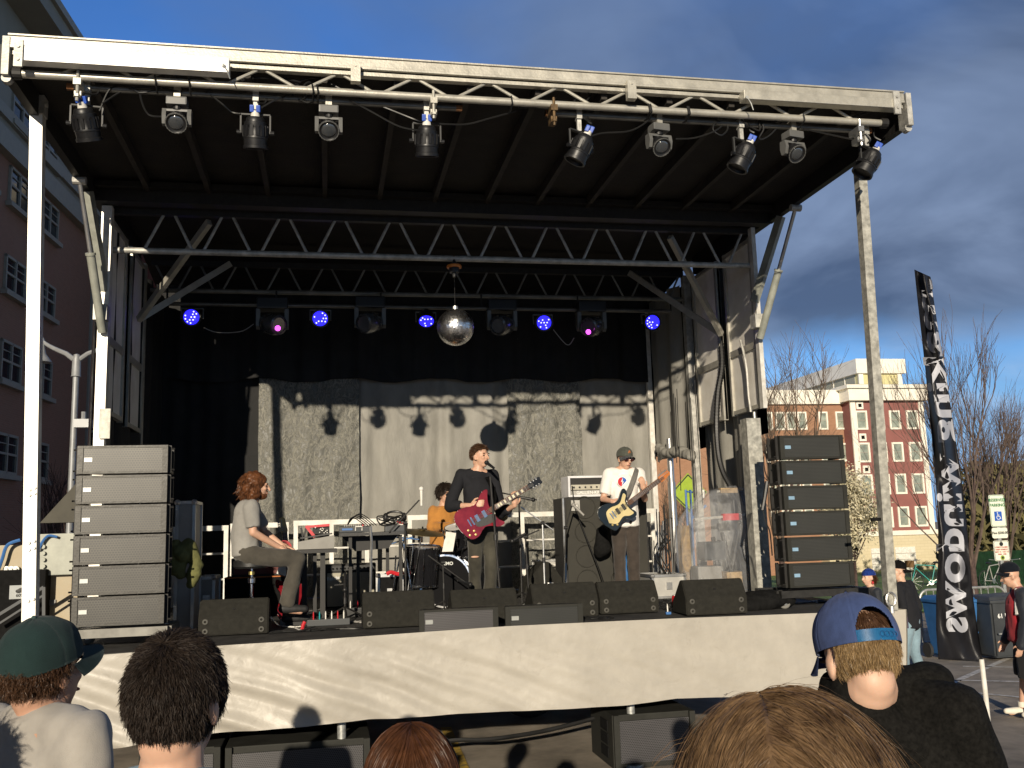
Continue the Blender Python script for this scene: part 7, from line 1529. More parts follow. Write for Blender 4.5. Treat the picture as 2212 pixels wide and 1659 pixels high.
def make_person(label, J, base, skin='skin', top=None, bottom=None, shoe='shoe_black', hair=None, face=None, voxel=.0075, hands=None, group=None, fat=1.0, sleeve='short', legs='long', top_len=.0, hs=1.0, body_fn=None, wr=.012, top_extra=None):
    t = thing('person', label, 'person', base, group); H = J['H']; k = H/1.75; r_, f = J['r'], J['f']; up = V(0, 0, 1)
    J.setdefault('face', f); hf = frame(J['face'], J.get('hup', up)); C = J['head']
    tr, tf = J.get('tr', r_), J.get('tf', f)
    pr = head_prims(C, hf, k*1.03*hs)
    pr += [('cap', J['neck']-up*.03, J.get('nr', .064)*k, C-hf[2]*.07*k-hf[1]*.012*k, J.get('nr', .064)*.86*k), ('ell', C-hf[2]*.055*k-hf[1]*.045*k, (.052*k, .046*k, .055*k), Matrix(hf).transposed())]
    def torso(g, g2=1.0):
        w = J['waist'].lerp(J['chest'], .5); rot = Matrix((tr, tf, up)).transposed()
        return [('ell', J['chest'], (.150*k*g, .105*k*g*fat, .16*k*min(1, g)), rot), ('ell', w, (.135*k*g*fat, .100*k*g*fat, .14*k), rot), ('ell', J['pelvis']+up*.02, (.150*k*g*fat, .108*k*g*fat, .12*k), rot),
                ('cap', J['shL'], .058*k*g2, J['neck']-up*(.035 if g < 1 else J.get('col', .035))*k, .062*k), ('cap', J['shR'], .058*k*g2, J['neck']-up*(.035 if g < 1 else J.get('col', .035))*k, .062*k), ('cap', J['shL'], .062*k*g2, J['chest'], .08*k*g2), ('cap', J['shR'], .062*k*g2, J['chest'], .08*k*g2)]
    pr += torso(.80, .78)
    for s in 'LR':
        pr += limb(J['sh'+s], .048*k, J['el'+s], .038*k, J['wr'+s], .026*k); pr += limb(J['hip'+s], .075*k, J['kn'+s], .050*k, J['an'+s], .036*k)
        a = J['an'+s]; ft = J.get('ft'+s, f); pr += [('cap', a-up*.02*k, .034*k, a+ft*.13*k-up*.045*k, .026*k)]
        hd = (hands or {}).get(s); dd = (J['wr'+s]-J['el'+s]).normalized()
        if hd: pr += hand_prims(J['wr'+s], hd[0], hd[1], hd[2], k*1.0, hd[3] if len(hd) > 3 else (.5, .6, .65, .7))
        else: pr += hand_prims(J['wr'+s], dd, -J['r']*(1 if s == 'R' else -1), 1 if s == 'R' else -1, k, (.25, .3, .35, .4))
    blob('body', pr, skin, t, voxel, 4)
    # clothes
    if bottom:
        b = [('ell', J['pelvis']+up*.02, (.162*k*fat, .120*k*fat, .115*k), Matrix((tr, tf, up)).transposed())]
        for s in 'LR':
            kn, an = J['kn'+s], J['an'+s]
            if legs == 'long': b += [('cap', J['hip'+s], .094*k*fat**.5, kn, .069*k), ('cap', kn, .069*k, kn.lerp(an, .5), .064*k), ('cone', kn.lerp(an, .45), .066*k, an+(kn-an).normalized()*.015, .060*k)]
            else: b += [('cap', J['hip'+s], .10*k*fat**.5, J['hip'+s].lerp(kn, .5), .092*k), ('cone', J['hip'+s].lerp(kn, .4), .098*k, kn.lerp(an, .08), .098*k)]
        blob('trousers' if legs == 'long' else 'shorts', b, bottom, t, .012, 3, wr*.9, 9, (1, 1, .7))
    if top:
        b = torso(1.06, 1.06); b = b[:2]+[('ell', J['pelvis']+up*(.06-top_len)*k, (.160*k*fat, .122*k*fat, .10*k), Matrix((tr, tf, up)).transposed())]+b[3:]; rot = Matrix((tr, tf, up)).transposed()
        b += [('loft', [(J['pelvis']+up*(.015-top_len)*k, tr*.158*k*fat, tf*.122*k*fat), (J['waist'], tr*.150*k*fat, tf*.118*k*fat), (J['chest'], tr*.155*k, tf*.112*k*fat)])]
        for s in 'LR':
            sh, el, w_ = J['sh'+s], J['el'+s], J['wr'+s]
            if sleeve == 'short': b += [('cap', sh, .066*k, sh.lerp(el, .45), .062*k), ('cone', sh.lerp(el, .35), .064*k, sh.lerp(el, .80), .064*k)]
            elif sleeve == 'long': b += [('cap', sh, .064*k, el, .055*k), ('cap', el, .055*k, el.lerp(w_, .6), .046*k), ('cone', el.lerp(w_, .5), .047*k, w_.lerp(el, .06), .040*k)]
            elif sleeve == 'pushed': b += [('cap', sh, .064*k, el, .057*k), ('cone', el, .056*k, el.lerp(w_, .52), .047*k)]
        if 'col' not in J: b += [('cone', J['neck']-up*.10*k, .092*k, J['neck']-up*.008*k, (J.get('nr', .064)+.007)*k)]
        if top_extra: b += top_extra
        blob('shirt', b, top, t, .0105, 2, wr*1.35, 8, (1, 1, .6))
    if shoe:
        for s in 'LR':
            a = J['an'+s]; ft = J.get('ft'+s, f); z = -.045*k; blob('shoe', [('cap', a+up*(z+.035*k)-ft*.03*k, .044*k, a+ft*.08*k+up*(z+.028*k), .042*k), ('cap', a+ft*.08*k+up*(z+.028*k), .042*k, a+ft*.17*k+up*(z+.022*k), .034*k)], shoe, t, .010, 3)
    # face
    R_ = Matrix((hf[0], hf[1], hf[2])).transposed(); s_ = k*1.03*hs; P = lambda x, y, z: C+hf[0]*x*s_+hf[1]*y*s_+hf[2]*z*s_
    face = face or {}
    for q in (-1, 1):
        if not face.get('glasses'): MB().ell(P(q*.032, .083, .002), (.014*s_, .008*s_, .0055*s_), R_, 10, 6).build('eye', 'eye_dark', t, True)
        MB().ell(P(q*.033, .090, .024), (.020*s_, .006*s_, .0045*s_), R_, 10, 6).build('eyebrow', hair or 'hair_dark', t, True)
    MB().ell(P(0, .100, -.063), (.022*s_, .006*s_, .006*s_), R_, 12, 6).build('mouth', 'lip', t, True)
    if face.get('glasses'):
        m_ = MB()
        m_.bar(P(-.064, .100, .008), P(.064, .100, .008), .003*s_, .003*s_)
        for q in (-1, 1): m_.bar(P(q*.064, .098, .008), P(q*.080, -.005, .006), .004*s_, .005*s_)
        go = m_.build('glasses', 'frame_black', t)
        for q in (-1, 1):
            if face['glasses'] == 'clear': MB().tube([P(q*.034+.026*math.cos(a), .100, -.004+.018*math.sin(a)) for a in [i*math.pi/8 for i in range(17)]], .0013*s_, 5).build('lens_rim', 'frame_black', go, True); MB().ell(P(q*.032, .083, .002), (.014*s_, .008*s_, .0055*s_), R_, 10, 6).build('eye', 'eye_dark', t, True)
            else: MB().ell(P(q*.034, .099, -.004), (.029*s_, .006*s_, .020*s_), R_, 16, 8).build('lens', face['glasses'], go, True)
    if face.get('beard'):
        blob('beard', [('ell', P(0, .048, -.085), (.044*s_, .050*s_, .036*s_), R_), ('ell', P(0, .088, -.046), (.026*s_, .016*s_, .007*s_), R_), ('ell', P(0, .02, -.062), (.062*s_, .05*s_, .028*s_), R_)], face['beard'], t, .006, 2, .004, 30)
    return t, hf, C, s_
def hair_on(par, C, hf, s_, m_, n, L_, cover, flow, rad=(.082, .104, .096), cen=(0, -.012, .030), lift=.35, jit=.25, width=.0016, grav=0.0, curl=0.0, base=True, name='hair', seg=5, hug=None):
    """strands grown along flow over an ellipsoid shell; hug keeps them within that share of the shell"""
    B = np.stack([np.array(v) for v in hf]); Cn = np.array(C); rad = np.array(rad)*s_; cn = np.array(cen)*s_
    if base:
        rot = Matrix((hf[0], hf[1], hf[2])).transposed(); c = Vector(C)+hf[0]*cen[0]*s_+hf[1]*cen[1]*s_+hf[2]*cen[2]*s_
        hb = MB()
        def fn(uu, vv):
            a = 2*math.pi*uu; th = math.pi*vv; d = np.array([math.sin(th)*math.cos(a), math.sin(th)*math.sin(a), math.cos(th)]); return c+rot @ V(*(d*rad*(.985 if cover(d) else .84)))
        hb.grid(fn, 64, 36); hbase = hb.build(name, m_, par, True, angle=180)
    dd = rng.normal(size=(n*4, 3)); dd /= np.linalg.norm(dd, axis=1)[:, None]; dd = dd[np.array([bool(cover(d)) for d in dd])][:n]; n = len(dd)
    P_ = dd*rad+cn; ln = (L_*rng.uniform(.55, 1.1, n)/(seg-1))[:, None]; jt = rng.normal(size=(n, 3))*jit; off = np.abs(rng.normal(size=n))*.5+.5; g = B @ np.array([0, 0, -1.0]); out = [P_.copy()]
    clump = np.array([[noise.noise(V(*(d*5)))*1.0, noise.noise(V(*(d*5+7))), noise.noise(V(*(d*5+13)))] for d in dd])*jit*1.6
    for k in range(1, seg):
        t_ = k/(seg-1); d = (P_-cn)/rad; nr = d/rad; nr /= np.linalg.norm(nr, axis=1)[:, None]; fl = np.stack([np.broadcast_to(np.asarray(v, float), (n,)) for v in flow(d.T)], axis=1)
        fl = fl-nr*np.sum(fl*nr, axis=1)[:, None]; fl /= np.linalg.norm(fl, axis=1)[:, None]+1e-6
        dr = fl+nr*lift*(1-.6*t_)+jt+clump+rng.normal(size=(n, 3))*curl+g*grav*t_; dr /= np.linalg.norm(dr, axis=1)[:, None]; P_ = P_+dr*ln
        if hug is not None:
            d = (P_-cn)/rad; r_ = np.linalg.norm(d, axis=1); mx = 1+hug*off*(.3+t_); low = d[:, 2] < -.35; rr = np.clip(r_, 1.0, mx); rr = np.where(low, np.clip(r_, .9, 3), rr); P_ = cn+d*(rr/r_)[:, None]*rad
        out.append(P_.copy())
    Pw = np.stack(out, axis=1) @ B+Cn; sd_ = rng.normal(size=(n, 3)); d0 = Pw[:, 1]-Pw[:, 0]; d0 /= np.linalg.norm(d0, axis=1)[:, None]; sd_ -= d0*np.sum(sd_*d0, axis=1)[:, None]; sd_ /= np.linalg.norm(sd_, axis=1)[:, None]
    w = width*(1-.75*np.linspace(0, 1, seg)**2)[None, :, None]*sd_[:, None, :]; vs = np.stack([Pw-w, Pw+w], axis=2).reshape(-1, 3); bs = (np.arange(n)*seg*2)[:, None]; k = np.arange(seg-1)[None, :]*2
    fs = np.stack([bs+k, bs+k+1, bs+k+3, bs+k+2], axis=2).reshape(-1, 4); nm = 'hair_strands' if base else name
    me = bpy.data.meshes.new(nm); me.vertices.add(len(vs)); me.vertices.foreach_set('co', vs.ravel()); me.loops.add(fs.size); me.loops.foreach_set('vertex_index', fs.ravel().astype(np.int32)); me.polygons.add(len(fs)); me.polygons.foreach_set('loop_start', np.arange(0, fs.size, 4, dtype=np.int32)); me.update(); me.validate()
    o = link(nm, me, m_, hbase if base else par, True, 180); o['kind'] = 'stuff'; return o
def cap(par, C, hf, s_, m_crown, m_brim, brim_dir=1, tilt=0.0, h=1.0, rad=(.088, .108, .100), cen=(0, -.012, .036), brim_L=.085, strap=None, gap=False, button=True, res=(84, 26)):
    """baseball cap; brim_dir 1 = peak forward, -1 = peak at the back"""
    r_, f, u = hf; f2 = (Quaternion(r_, tilt) @ f); u2 = r_.cross(f2); c = Vector(C)+r_*cen[0]*s_+f*cen[1]*s_+u*cen[2]*s_
    def fn(uu, vv):
        a = 2*math.pi*uu; th = (math.pi/2+.10)*vv; st, ct = math.sin(th), math.cos(th); x, y = st*math.cos(a), st*math.sin(a)
        zz = ct**.85 if ct > 0 else ct; fl = 1+.05*math.exp(-((math.sin(a)-1)/.35)**2)*math.exp(-((vv-.6)/.25)**2)*brim_dir
        seam = 1-.016*math.exp(-((math.sin(3*a)/.07)**2))+.005*math.exp(-(((abs(math.sin(3*a))-.16)/.05)**2)); wob = 1+.022*noise.noise(V(math.cos(a)*2.2+C.x, math.sin(a)*2.2, vv*3))+.006*noise.noise(V(math.cos(a)*9+C.x, math.sin(a)*9, vv*6))
        return c+r_*x*rad[0]*s_*fl*seam*wob+f2*y*rad[1]*s_*fl*seam*wob+u2*zz*rad[2]*s_*h*wob
    b = MB(); b.grid(fn, *res)
    if gap:                                       # the open arch over the adjuster strap on the side away from the peak
        dele = []
        for fc in b.bm.faces:
            q = fc.calc_center_median()-c; y = -q.dot(f2)*brim_dir/(rad[1]*s_); x = q.dot(r_)/(rad[0]*s_); z = q.dot(u2)/(rad[2]*s_*h)
            if y > .3 and (x/.52)**2+((z+.02)/.60)**2 < 1: dele.append(fc)
        bmesh.ops.delete(b.bm, geom=dele, context='FACES')
    o = b.build('cap', m_crown, par, True, thick=.003*s_, angle=180)
    fb = f2*brim_dir
    def br(uu, vv):
        a = math.pi*(.06+.88*uu); ex = .001+brim_L*vv*math.sin(a)**.65; x = math.cos(a); y = math.sin(a); q = c+r_*x*rad[0]*s_*(1.0)+fb*(y*rad[1]*s_+ex*s_)-u2*(.010+.016*vv+.026*x*x*(.4+vv))*s_; return q
    b = MB(); b.grid(br, 24, 6); b.build('brim', m_brim, o, True, thick=.004*s_, angle=180)
    if button: MB().ell(c+u2*rad[2]*s_*h, (.007*s_,)*3, None, 10, 6).build('button', m_crown, o, True)
    if strap:
        b = MB(); pts = []
        def sf(uu, vv): a = math.pi*(.5+(uu-.5)*.42); return c-fb*math.sin(a)*(rad[1]+.001)*s_+r_*math.cos(a)*rad[0]*1.03*s_-u2*(.012-.026*vv)*s_
        b.grid(sf, 16, 3); st = b.build('strap', strap, o, True, thick=.0025*s_)
        b = MB()
        for k in range(4): q = sf(.14+.10*k, .5)-fb*.003; b.tube([q+r_*.006*s_*math.cos(x)+u2*.006*s_*math.sin(x) for x in [i*math.pi/6 for i in range(13)]], .0012*s_, 4)
        b.build('strap_hole', 'strap_blue_dark' if 'strap_blue_dark' in MATS else mat('strap_blue_dark', (0.015, 0.10, 0.26), .5), st)
    return o

# --- musicians on the stage -------------------------------------------------
def singer():
    y = 10.35; A = lambda px, py, dy=0.0: at(px, py, y=y+dy); base = V(A(1045, 1300).x, y, DZ); f = V(.18, -.98, 0).normalized(); J = std_joints(base, math.atan2(f.x, f.y), 1.80)
    J.update(head=A(1037, 986, .0), neck=A(1032, 1013, .02), chest=A(1033, 1062, 0), waist=A(1036, 1112, 0), pelvis=A(1041, 1142, 0), shL=A(1063, 1028, .06), shR=A(996, 1027, .02), elR=A(972, 1093, -.10), wrR=A(1018, 1092, -.27), elL=A(1082, 1107, -.04), wrL=A(1112, 1092, -.26), hipR=A(1029, 1150, 0), hipL=A(1056, 1150, .02), knR=A(1026, 1215, -.04), knL=A(1062, 1214, .0), face=V(.62, -.78, .02), col=.062)
    J['anR'] = V(A(1026, 1290).x, y, DZ+.08); J['anL'] = V(A(1058, 1290).x, y+.05, DZ+.08)
    t, hf, C, s_ = make_person('dark haired singer in a black top and ripped jeans playing a red guitar', J, base, 'skin', 'shirt_black', 'jeans_black', 'shoe_black', 'hair_brown', voxel=.0062, sleeve='pushed', hands={'R': (V(.55, -.35, .12), V(0, .85, -.2), 1, (.5, .65, .75, .8)), 'L': (V(.0, -.25, 1), V(-.2, .95, .2), -1, (.55, .6, .65, .7))}, wr=.010)
    hair_on(t, C, hf, s_, 'hair_brown', 2600, .042, lambda d: d[2] > (-.5 if d[1] < .12 else -.05+.62*d[1]), lambda d: (d[0]*.4, -.3+d[1]*.2, -.35), lift=.6, jit=.3, width=.0022, curl=.4, rad=(.080, .102, .096), hug=.22)
    for px, py in ((1026, 1203),): q = A(px, py, -.125); MB().ell(q, (.045, .012, .012), None, 14, 6).build('knee_skin', 'skin', t, True)
    return t
def guitar(label, P0, P1, body, m_body, m_neck, m_head, nrm, horn=None, s=1.0, pick=None, inlay=True, m_edge=None, head='split'):
    """P0 tail end of the body, P1 tip of the headstock; outline in units of the guitar length"""
    P0, P1 = Vector(P0), Vector(P1); ux = (P1-P0); L_ = ux.length; ux.normalize(); n = (Vector(nrm)-ux*Vector(nrm).dot(ux)).normalized(); uy = n.cross(ux).normalized(); t = thing('electric_guitar', label, 'electric guitar', P0.lerp(P1, .4)); Q = lambda a, b_, c=0: P0+ux*a*L_+uy*b_*L_+n*c
    pts = smooth_path([V(a, b_, 0) for a, b_ in body+[body[0]]], 6)[:-1]; b = MB(); b.prism([(p.x*L_, p.y*L_) for p in pts], P0-n*.019, ux, uy, n*.038); bmesh.ops.bevel(b.bm, geom=[e for e in b.bm.edges], offset=.005, segments=2, affect='EDGES'); bd = b.build('body', m_body, t, True, angle=50)
    b = MB(); b.bar(Q(.38, 0, .018), Q(.84, 0, .014), .054, .026, up=n); nk = b.build('neck', m_neck, t); b = MB(); b.bar(Q(.36, 0, .034), Q(.84, 0, .029), .050, .007, up=n); fb = b.build('fretboard', 'fret_rosewood', t)
    fr = MB()
    for k in range(1, 20): a = .84-.60*(1-2**(-k/12)); fr.bar(Q(a, -.024/L_, .0385), Q(a, .024/L_, .0385), .0022, .002, up=n)
    fr.build('fret', 'steel', fb)
    if inlay:
        for k in (3, 5, 7, 9, 12, 15, 17): a = .84-.60*(1-(2**(-(k-.5)/12))); MB().bar(Q(a-.010, 0, .0385), Q(a+.010, 0, .0385), .034, .0016, up=n).build('inlay', 'inlay_cream', fb)
    hb = MB()
    if head == 'split': hb.prism([(.84*L_, -.024), (.865*L_, -.034), (.985*L_, -.042), (1.0*L_, -.03), (.992*L_, 0), (1.0*L_, .03), (.985*L_, .042), (.865*L_, .034), (.84*L_, .024)], P0+n*.008, ux, uy, n*.015)
    else: hb.prism([(.83*L_, -.024), (.86*L_, -.035), (.90*L_, -.030), (.985*L_, -.018), (1.0*L_, .005), (.985*L_, .042), (.94*L_, .036), (.86*L_, .040), (.845*L_, .03), (.83*L_, .024)], P0+n*.008, ux, uy, n*.015)
    hd = hb.build('headstock', m_head, t); 
    for k in range(6):
        if head == 'split': a, sd_ = .885+.034*(k % 3), (-1 if k < 3 else 1); c0 = .03
        else: a, sd_ = .865+.021*k, 1; c0 = .022
        MB().cyl(Q(a, sd_*c0/L_, .02), Q(a, sd_*c0/L_, .034), .006, n=8).cyl(Q(a, sd_*.04/L_, .014), Q(a, sd_*.062/L_, .014), .008, n=8).build('tuner', 'steel', hd)
    for a in (.215, .30): MB().bar(Q(a-.018, 0, .022), Q(a+.018, 0, .022), .075, .010, up=n).build('pickup', 'chrome' if head == 'split' else 'black_plastic', t)
    MB().bar(Q(.155, -.045/L_, .026), Q(.155, .045/L_, .026), .014, .012, up=n).build('bridge', 'chrome', t); MB().bar(Q(.12, -.04/L_, .024), Q(.12, .04/L_, .024), .012, .012, up=n).build('tailpiece', 'chrome', t)
    st = MB()
    for k in range(6): o = (-.02+.008*k); st.cyl(Q(.125, o/L_*1.1, .034), Q(.90, o*.7/L_, .040), .0011, n=4)
    st.build('strings', 'steel', t)
    for a, b_ in horn or (): MB().lathe([(0, 0), (.012, 0), (.011, .014), (0, .015)], Q(a, b_, .019), axis=n, n=12).build('knob', 'brass', t, True)
    if pick: 
        pp = smooth_path([V(a, b_, 0) for a, b_ in pick+[pick[0]]], 5)[:-1]; b = MB(); b.prism([(p.x*L_, p.y*L_) for p in pp], P0+n*.0195, ux, uy, n*.003); b.build('pickguard', m_edge, t)
    return t
mat('sg_red', (0.20, 0.008, 0.014), .16, coat=.8, var=.25, scale=8); mat('neck_wood', (0.25, 0.12, 0.05), .4); mat('fret_rosewood', (0.085, 0.036, 0.018), .5); mat('inlay_cream', (0.70, 0.64, 0.44), .4); mat('head_black', (0.012, 0.012, 0.012), .2, coat=.5); mat('guitar_dark', (0.012, 0.016, 0.016), .2, coat=.6); mat('guitar_cream', (0.60, 0.50, 0.25), .35); mat('head_orange', (0.48, 0.15, 0.03), .35); mat('wood_pale', (0.58, 0.42, 0.17), .4)
singer()
y = 10.02
guitar('dark red double horned electric guitar held by the singer', at(992, 1143, y=y+.02), at(1168, 1036, y=y+.03), [(.0, -.02), (.0, .10), (.06, .165), (.16, .16), (.235, .13), (.30, .15), (.39, .205), (.455, .20), (.42, .14), (.385, .055), (.385, -.045), (.40, -.12), (.44, -.185), (.37, -.19), (.29, -.135), (.22, -.12), (.14, -.165), (.05, -.15)], 'sg_red', 'neck_wood', 'head_black', V(.1, -1, .12), horn=((.07, -.06), (.12, -.095), (.06, -.11), (.115, -.135)), pick=[(.17, -.02), (.36, -.035), (.38, -.11), (.30, -.115), (.22, -.10), (.17, -.07)], m_edge='black_plastic')
def strap(pts, w, m_, label, nrm=V(0, -1, 0)):
    b = MB(); pts = smooth_path([Vector(p) for p in pts], 6)
    vs = []
    for i, p in enumerate(pts): d = (pts[min(i+1, len(pts)-1)]-pts[max(i-1, 0)]).normalized(); s_ = d.cross(nrm).normalized()*w/2; vs += [p-s_, p+s_]
    b._add(vs, [(2*i, 2*i+1, 2*i+3, 2*i+2) for i in range(len(pts)-1)]); return tag(b.build('guitar_strap', m_, None, True, thick=.004), label, 'strap')
A_ = lambda px, py, y: at(px, py, y=y)
strap([A_(1052, 1030, 10.28), A_(1062, 1050, 10.16), A_(1068, 1072, 10.08), A_(1066, 1088, 10.03)], .05, 'black_matte', 'black strap crossing the singer\'s left shoulder')

def white_guitarist():
    y = 11.0; A = lambda px, py, dy=0.0: at(px, py, y=y+dy); base = V(A(1350, 1280).x, y, DZ); f = V(.10, -.99, 0).normalized(); J = std_joints(base, math.atan2(f.x, f.y), 1.80)
    J.update(head=A(1350, 991, -.02), neck=A(1347, 1008, .02), chest=A(1348, 1052, 0), waist=A(1349, 1100, 0), pelvis=A(1350, 1130, 0), shR=A(1315, 1024, .02), shL=A(1380, 1024, .04), elR=A(1303, 1078, .0), wrR=A(1322, 1083, -.20), elL=A(1393, 1078, .0), wrL=A(1391, 1058, -.22), hipR=A(1337, 1140, 0), hipL=A(1363, 1140, 0), knR=A(1338, 1200, -.04), knL=A(1368, 1200, -.01), face=V(.20, -.95, -.16), col=.06)
    J['anR'] = V(A(1337, 1280).x+.02, y, DZ+.08); J['anL'] = V(A(1374, 1280).x, y+.02, DZ+.08)
    t, hf, C, s_ = make_person('guitarist in a white t-shirt, cap and red tinted sunglasses on the right of the stage', J, base, 'skin', 'tee_white', 'trousers_dark', 'shoe_black', 'hair_brown', {'glasses': 'sun_lens'}, voxel=.0062, hands={'R': (V(.45, -.45, -.25), V(.1, .85, -.2), 1, (.6, .7, .8, .85)), 'L': (V(-.25, -.35, .85), V(-.2, .95, .1), -1, (.5, .55, .6, .65))}, wr=.012, top_len=.05)
    cap(t, C, hf, s_, 'cap_olive', 'cap_brim_grey', 1, tilt=.14, h=1.0, brim_L=.070)
    hair_on(t, C, hf, s_, 'hair_brown', 500, .03, lambda d: d[2] < .15 and d[2] > -.5 and d[1] < -.1, lambda d: (0, 0, -1.), rad=(.079, .100, .09), lift=.2)
    lg = C+hf[1]*.094*s_+hf[2]*.085*s_; b = MB(); b.bar(lg+hf[0]*.012-hf[2]*.015, lg+hf[0]*.0+hf[2]*.018, .008, .012); b.bar(lg-hf[0]*.014-hf[2]*.012, lg+hf[2]*.016, .008, .012); b.build('cap_emblem', 'tape_orange', t)
    ch = J['chest']+V(-.01, 0, .02); c = A(1344, 1041, -.128); e = MB(); n = V(-.05, -1, .05)
    e.cyl(c, c+n*.004, .062, n=28); eo = e.build('shirt_emblem', 'white_ink', t)
    for sg, m_ in ((1, 'sign_blue'), (-1, 'red_plastic')):
        b = MB(); vs = [c+n*.006+V(.055*math.cos(a), 0, .055*math.sin(a)) for a in [(-math.pi/2+math.pi*i/14)*1 if sg > 0 else (math.pi/2+math.pi*i/14) for i in range(15)]]; b.quad(*vs); b.build('emblem_half', m_, eo)
    b = MB(); q = c+n*.008; b.quad(q+V(.01, 0, .05), q+V(-.018, 0, .0), q+V(.0, 0, .004), q+V(-.008, 0, -.05), q+V(.018, 0, .006), q+V(.002, 0, .003)); b.build('bolt_mark', 'white_ink', eo)
white_guitarist()
guitar('cream and black offset electric guitar with an orange headstock', A_(1302, 1128, 10.70), A_(1446, 1021, 10.72), [(.0, -.04), (-.01, .07), (.05, .15), (.15, .145), (.24, .10), (.31, .11), (.40, .17), (.44, .155), (.42, .09), (.37, .05), (.36, -.05), (.39, -.12), (.37, -.165), (.29, -.155), (.22, -.11), (.14, -.145), (.06, -.16)], 'guitar_dark', 'neck_wood', 'head_orange', V(.05, -1, .10), horn=((.07, -.09), (.12, -.12)), pick=[(.05, -.05), (.09, .06), (.17, .08), (.25, .06), (.31, .07), (.385, .125), (.40, .09), (.35, .04), (.345, -.05), (.36, -.12), (.30, -.12), (.23, -.085), (.13, -.11)], m_edge='guitar_cream', inlay=False, head='line')
strap([A_(1376, 1012, 10.93), A_(1372, 1025, 10.84), A_(1366, 1042, 10.80), A_(1360, 1058, 10.76), A_(1352, 1072, 10.72)], .06, 'grey_plastic', 'grey woven strap crossing the chest of the guitarist in white')

def keyboardist():
    y = 9.5; A = lambda px, py, dy=0.0: at(px, py, y=y+dy); base = V(A(543, 1325).x, y, DZ); f = V(.99, .12, 0).normalized(); r_ = V(f.y, -f.x, 0); J = std_joints(base, math.atan2(f.x, f.y), 1.80)
    J.update(head=A(555, 1050, 0), neck=A(541, 1085, 0), chest=A(533, 1115, 0), waist=A(528, 1160, 0), pelvis=A(533, 1196, 0), shR=A(543, 1098, -.15), shL=A(543, 1096, .17), elR=A(547, 1150, -.17), wrR=A(603, 1182, -.05), elL=A(570, 1148, .2), wrL=A(610, 1178, .12), hipR=A(540, 1203, -.09), hipL=A(542, 1202, .11), knR=A(644, 1207, -.11), knL=A(640, 1205, .14), face=V(.97, .10, -.06))
    J['anR'] = at(618, 1312, y=y-.10); J['anL'] = at(625, 1306, y=y+.16); J['anR'].z = max(J['anR'].z, DZ+.085); J['anL'].z = DZ+.085
    t, hf, C, s_ = make_person('long haired bearded player in a grey t-shirt sitting sideways on the stool', J, base, 'skin', 'tee_heather', 'jeans_grey', 'shoe_black', 'hair_auburn', {'beard': 'hair_auburn'}, voxel=.0068, hands={'R': (V(.9, .1, -.35), V(0, .1, -1), 1, (.3, .4, .45, .5)), 'L': (V(.9, -.1, -.3), V(0, 0, -1), -1, (.3, .4, .45, .5))}, wr=.012, top_len=.03)
    rot = Matrix((hf[0], hf[1], hf[2])).transposed(); P = lambda x, y_, z: C+hf[0]*x*s_+hf[1]*y_*s_+hf[2]*z*s_
    hb = blob('hair', [('ell', P(0, -.03, .035), (.098*s_, .108*s_, .095*s_), rot), ('ell', P(0, -.075, -.04), (.098*s_, .065*s_, .09*s_), rot), ('ell', P(.06, -.03, -.06), (.045*s_, .06*s_, .08*s_), rot), ('ell', P(-.06, -.03, -.06), (.045*s_, .06*s_, .08*s_), rot)], 'hair_auburn', t, .008, 2, .014, 22)
    hair_on(t, C, hf, s_, 'hair_auburn', 3600, .10, lambda d: d[1] < .35 and d[2] > -.95, lambda d: (0, -.3, -.9), rad=(.094, .110, .110), cen=(0, -.04, .0), lift=.35, jit=.4, curl=.7, grav=.5, hug=.16, width=.0026, base=False)
keyboardist()
def drummer():
    y = 11.75; A = lambda px, py, dy=0.0: at(px, py, y=y+dy); base = V(A(958, 1290).x, y, DZ); f = V(.25, -.97, 0).normalized(); J = std_joints(base, math.atan2(f.x, f.y), 1.78)
    J.update(head=A(962, 1068, 0), neck=A(956, 1098, .03), chest=A(958, 1120, .02), waist=A(957, 1155, .03), pelvis=A(957, 1188, .04), shR=A(936, 1104, .05), shL=A(985, 1104, .05), elR=A(934, 1138, -.05), wrR=A(986, 1136, -.30), elL=A(1000, 1140, 0), wrL=A(1000, 1152, -.3), hipR=A(945, 1195, 0), hipL=A(972, 1195, 0), knR=A(930, 1205, -.4), knL=A(985, 1205, -.4), face=V(.45, -.88, -.05)); J['anR'] = V(J['knR'].x, J['knR'].y-.02, DZ+.08); J['anL'] = V(J['knL'].x, J['knL'].y-.02, DZ+.08)
    t, hf, C, s_ = make_person('drummer in an orange shirt and sunglasses sitting behind the singer', J, base, 'skin', 'shirt_orange', 'jeans_grey', 'shoe_black', 'hair_dark', {'glasses': 'frame_black'}, voxel=.0075, sleeve='long', wr=.014)
    hair_on(t, C, hf, s_, 'hair_dark', 2600, .07, lambda d: d[2] > -.5+.75*max(d[1], 0)*1.3 and not (d[1] > .6 and d[2] < .45), lambda d: (d[0]*.3, d[1]*.3, -.8), rad=(.092, .112, .106), lift=.3, jit=.3, grav=.4, width=.0026)
    b = MB()
    for px in (934, 984): b.prism([(-.05, 0), (.05, 0), (.06, .025), (-.01, .03)], J['neck']+V((px-958)*.0015, -.10, -.02), V(1, 0, 0), V(0, 0, 1), V(0, .02, 0))
    b.build('collar', 'shirt_orange', t)
drummer()
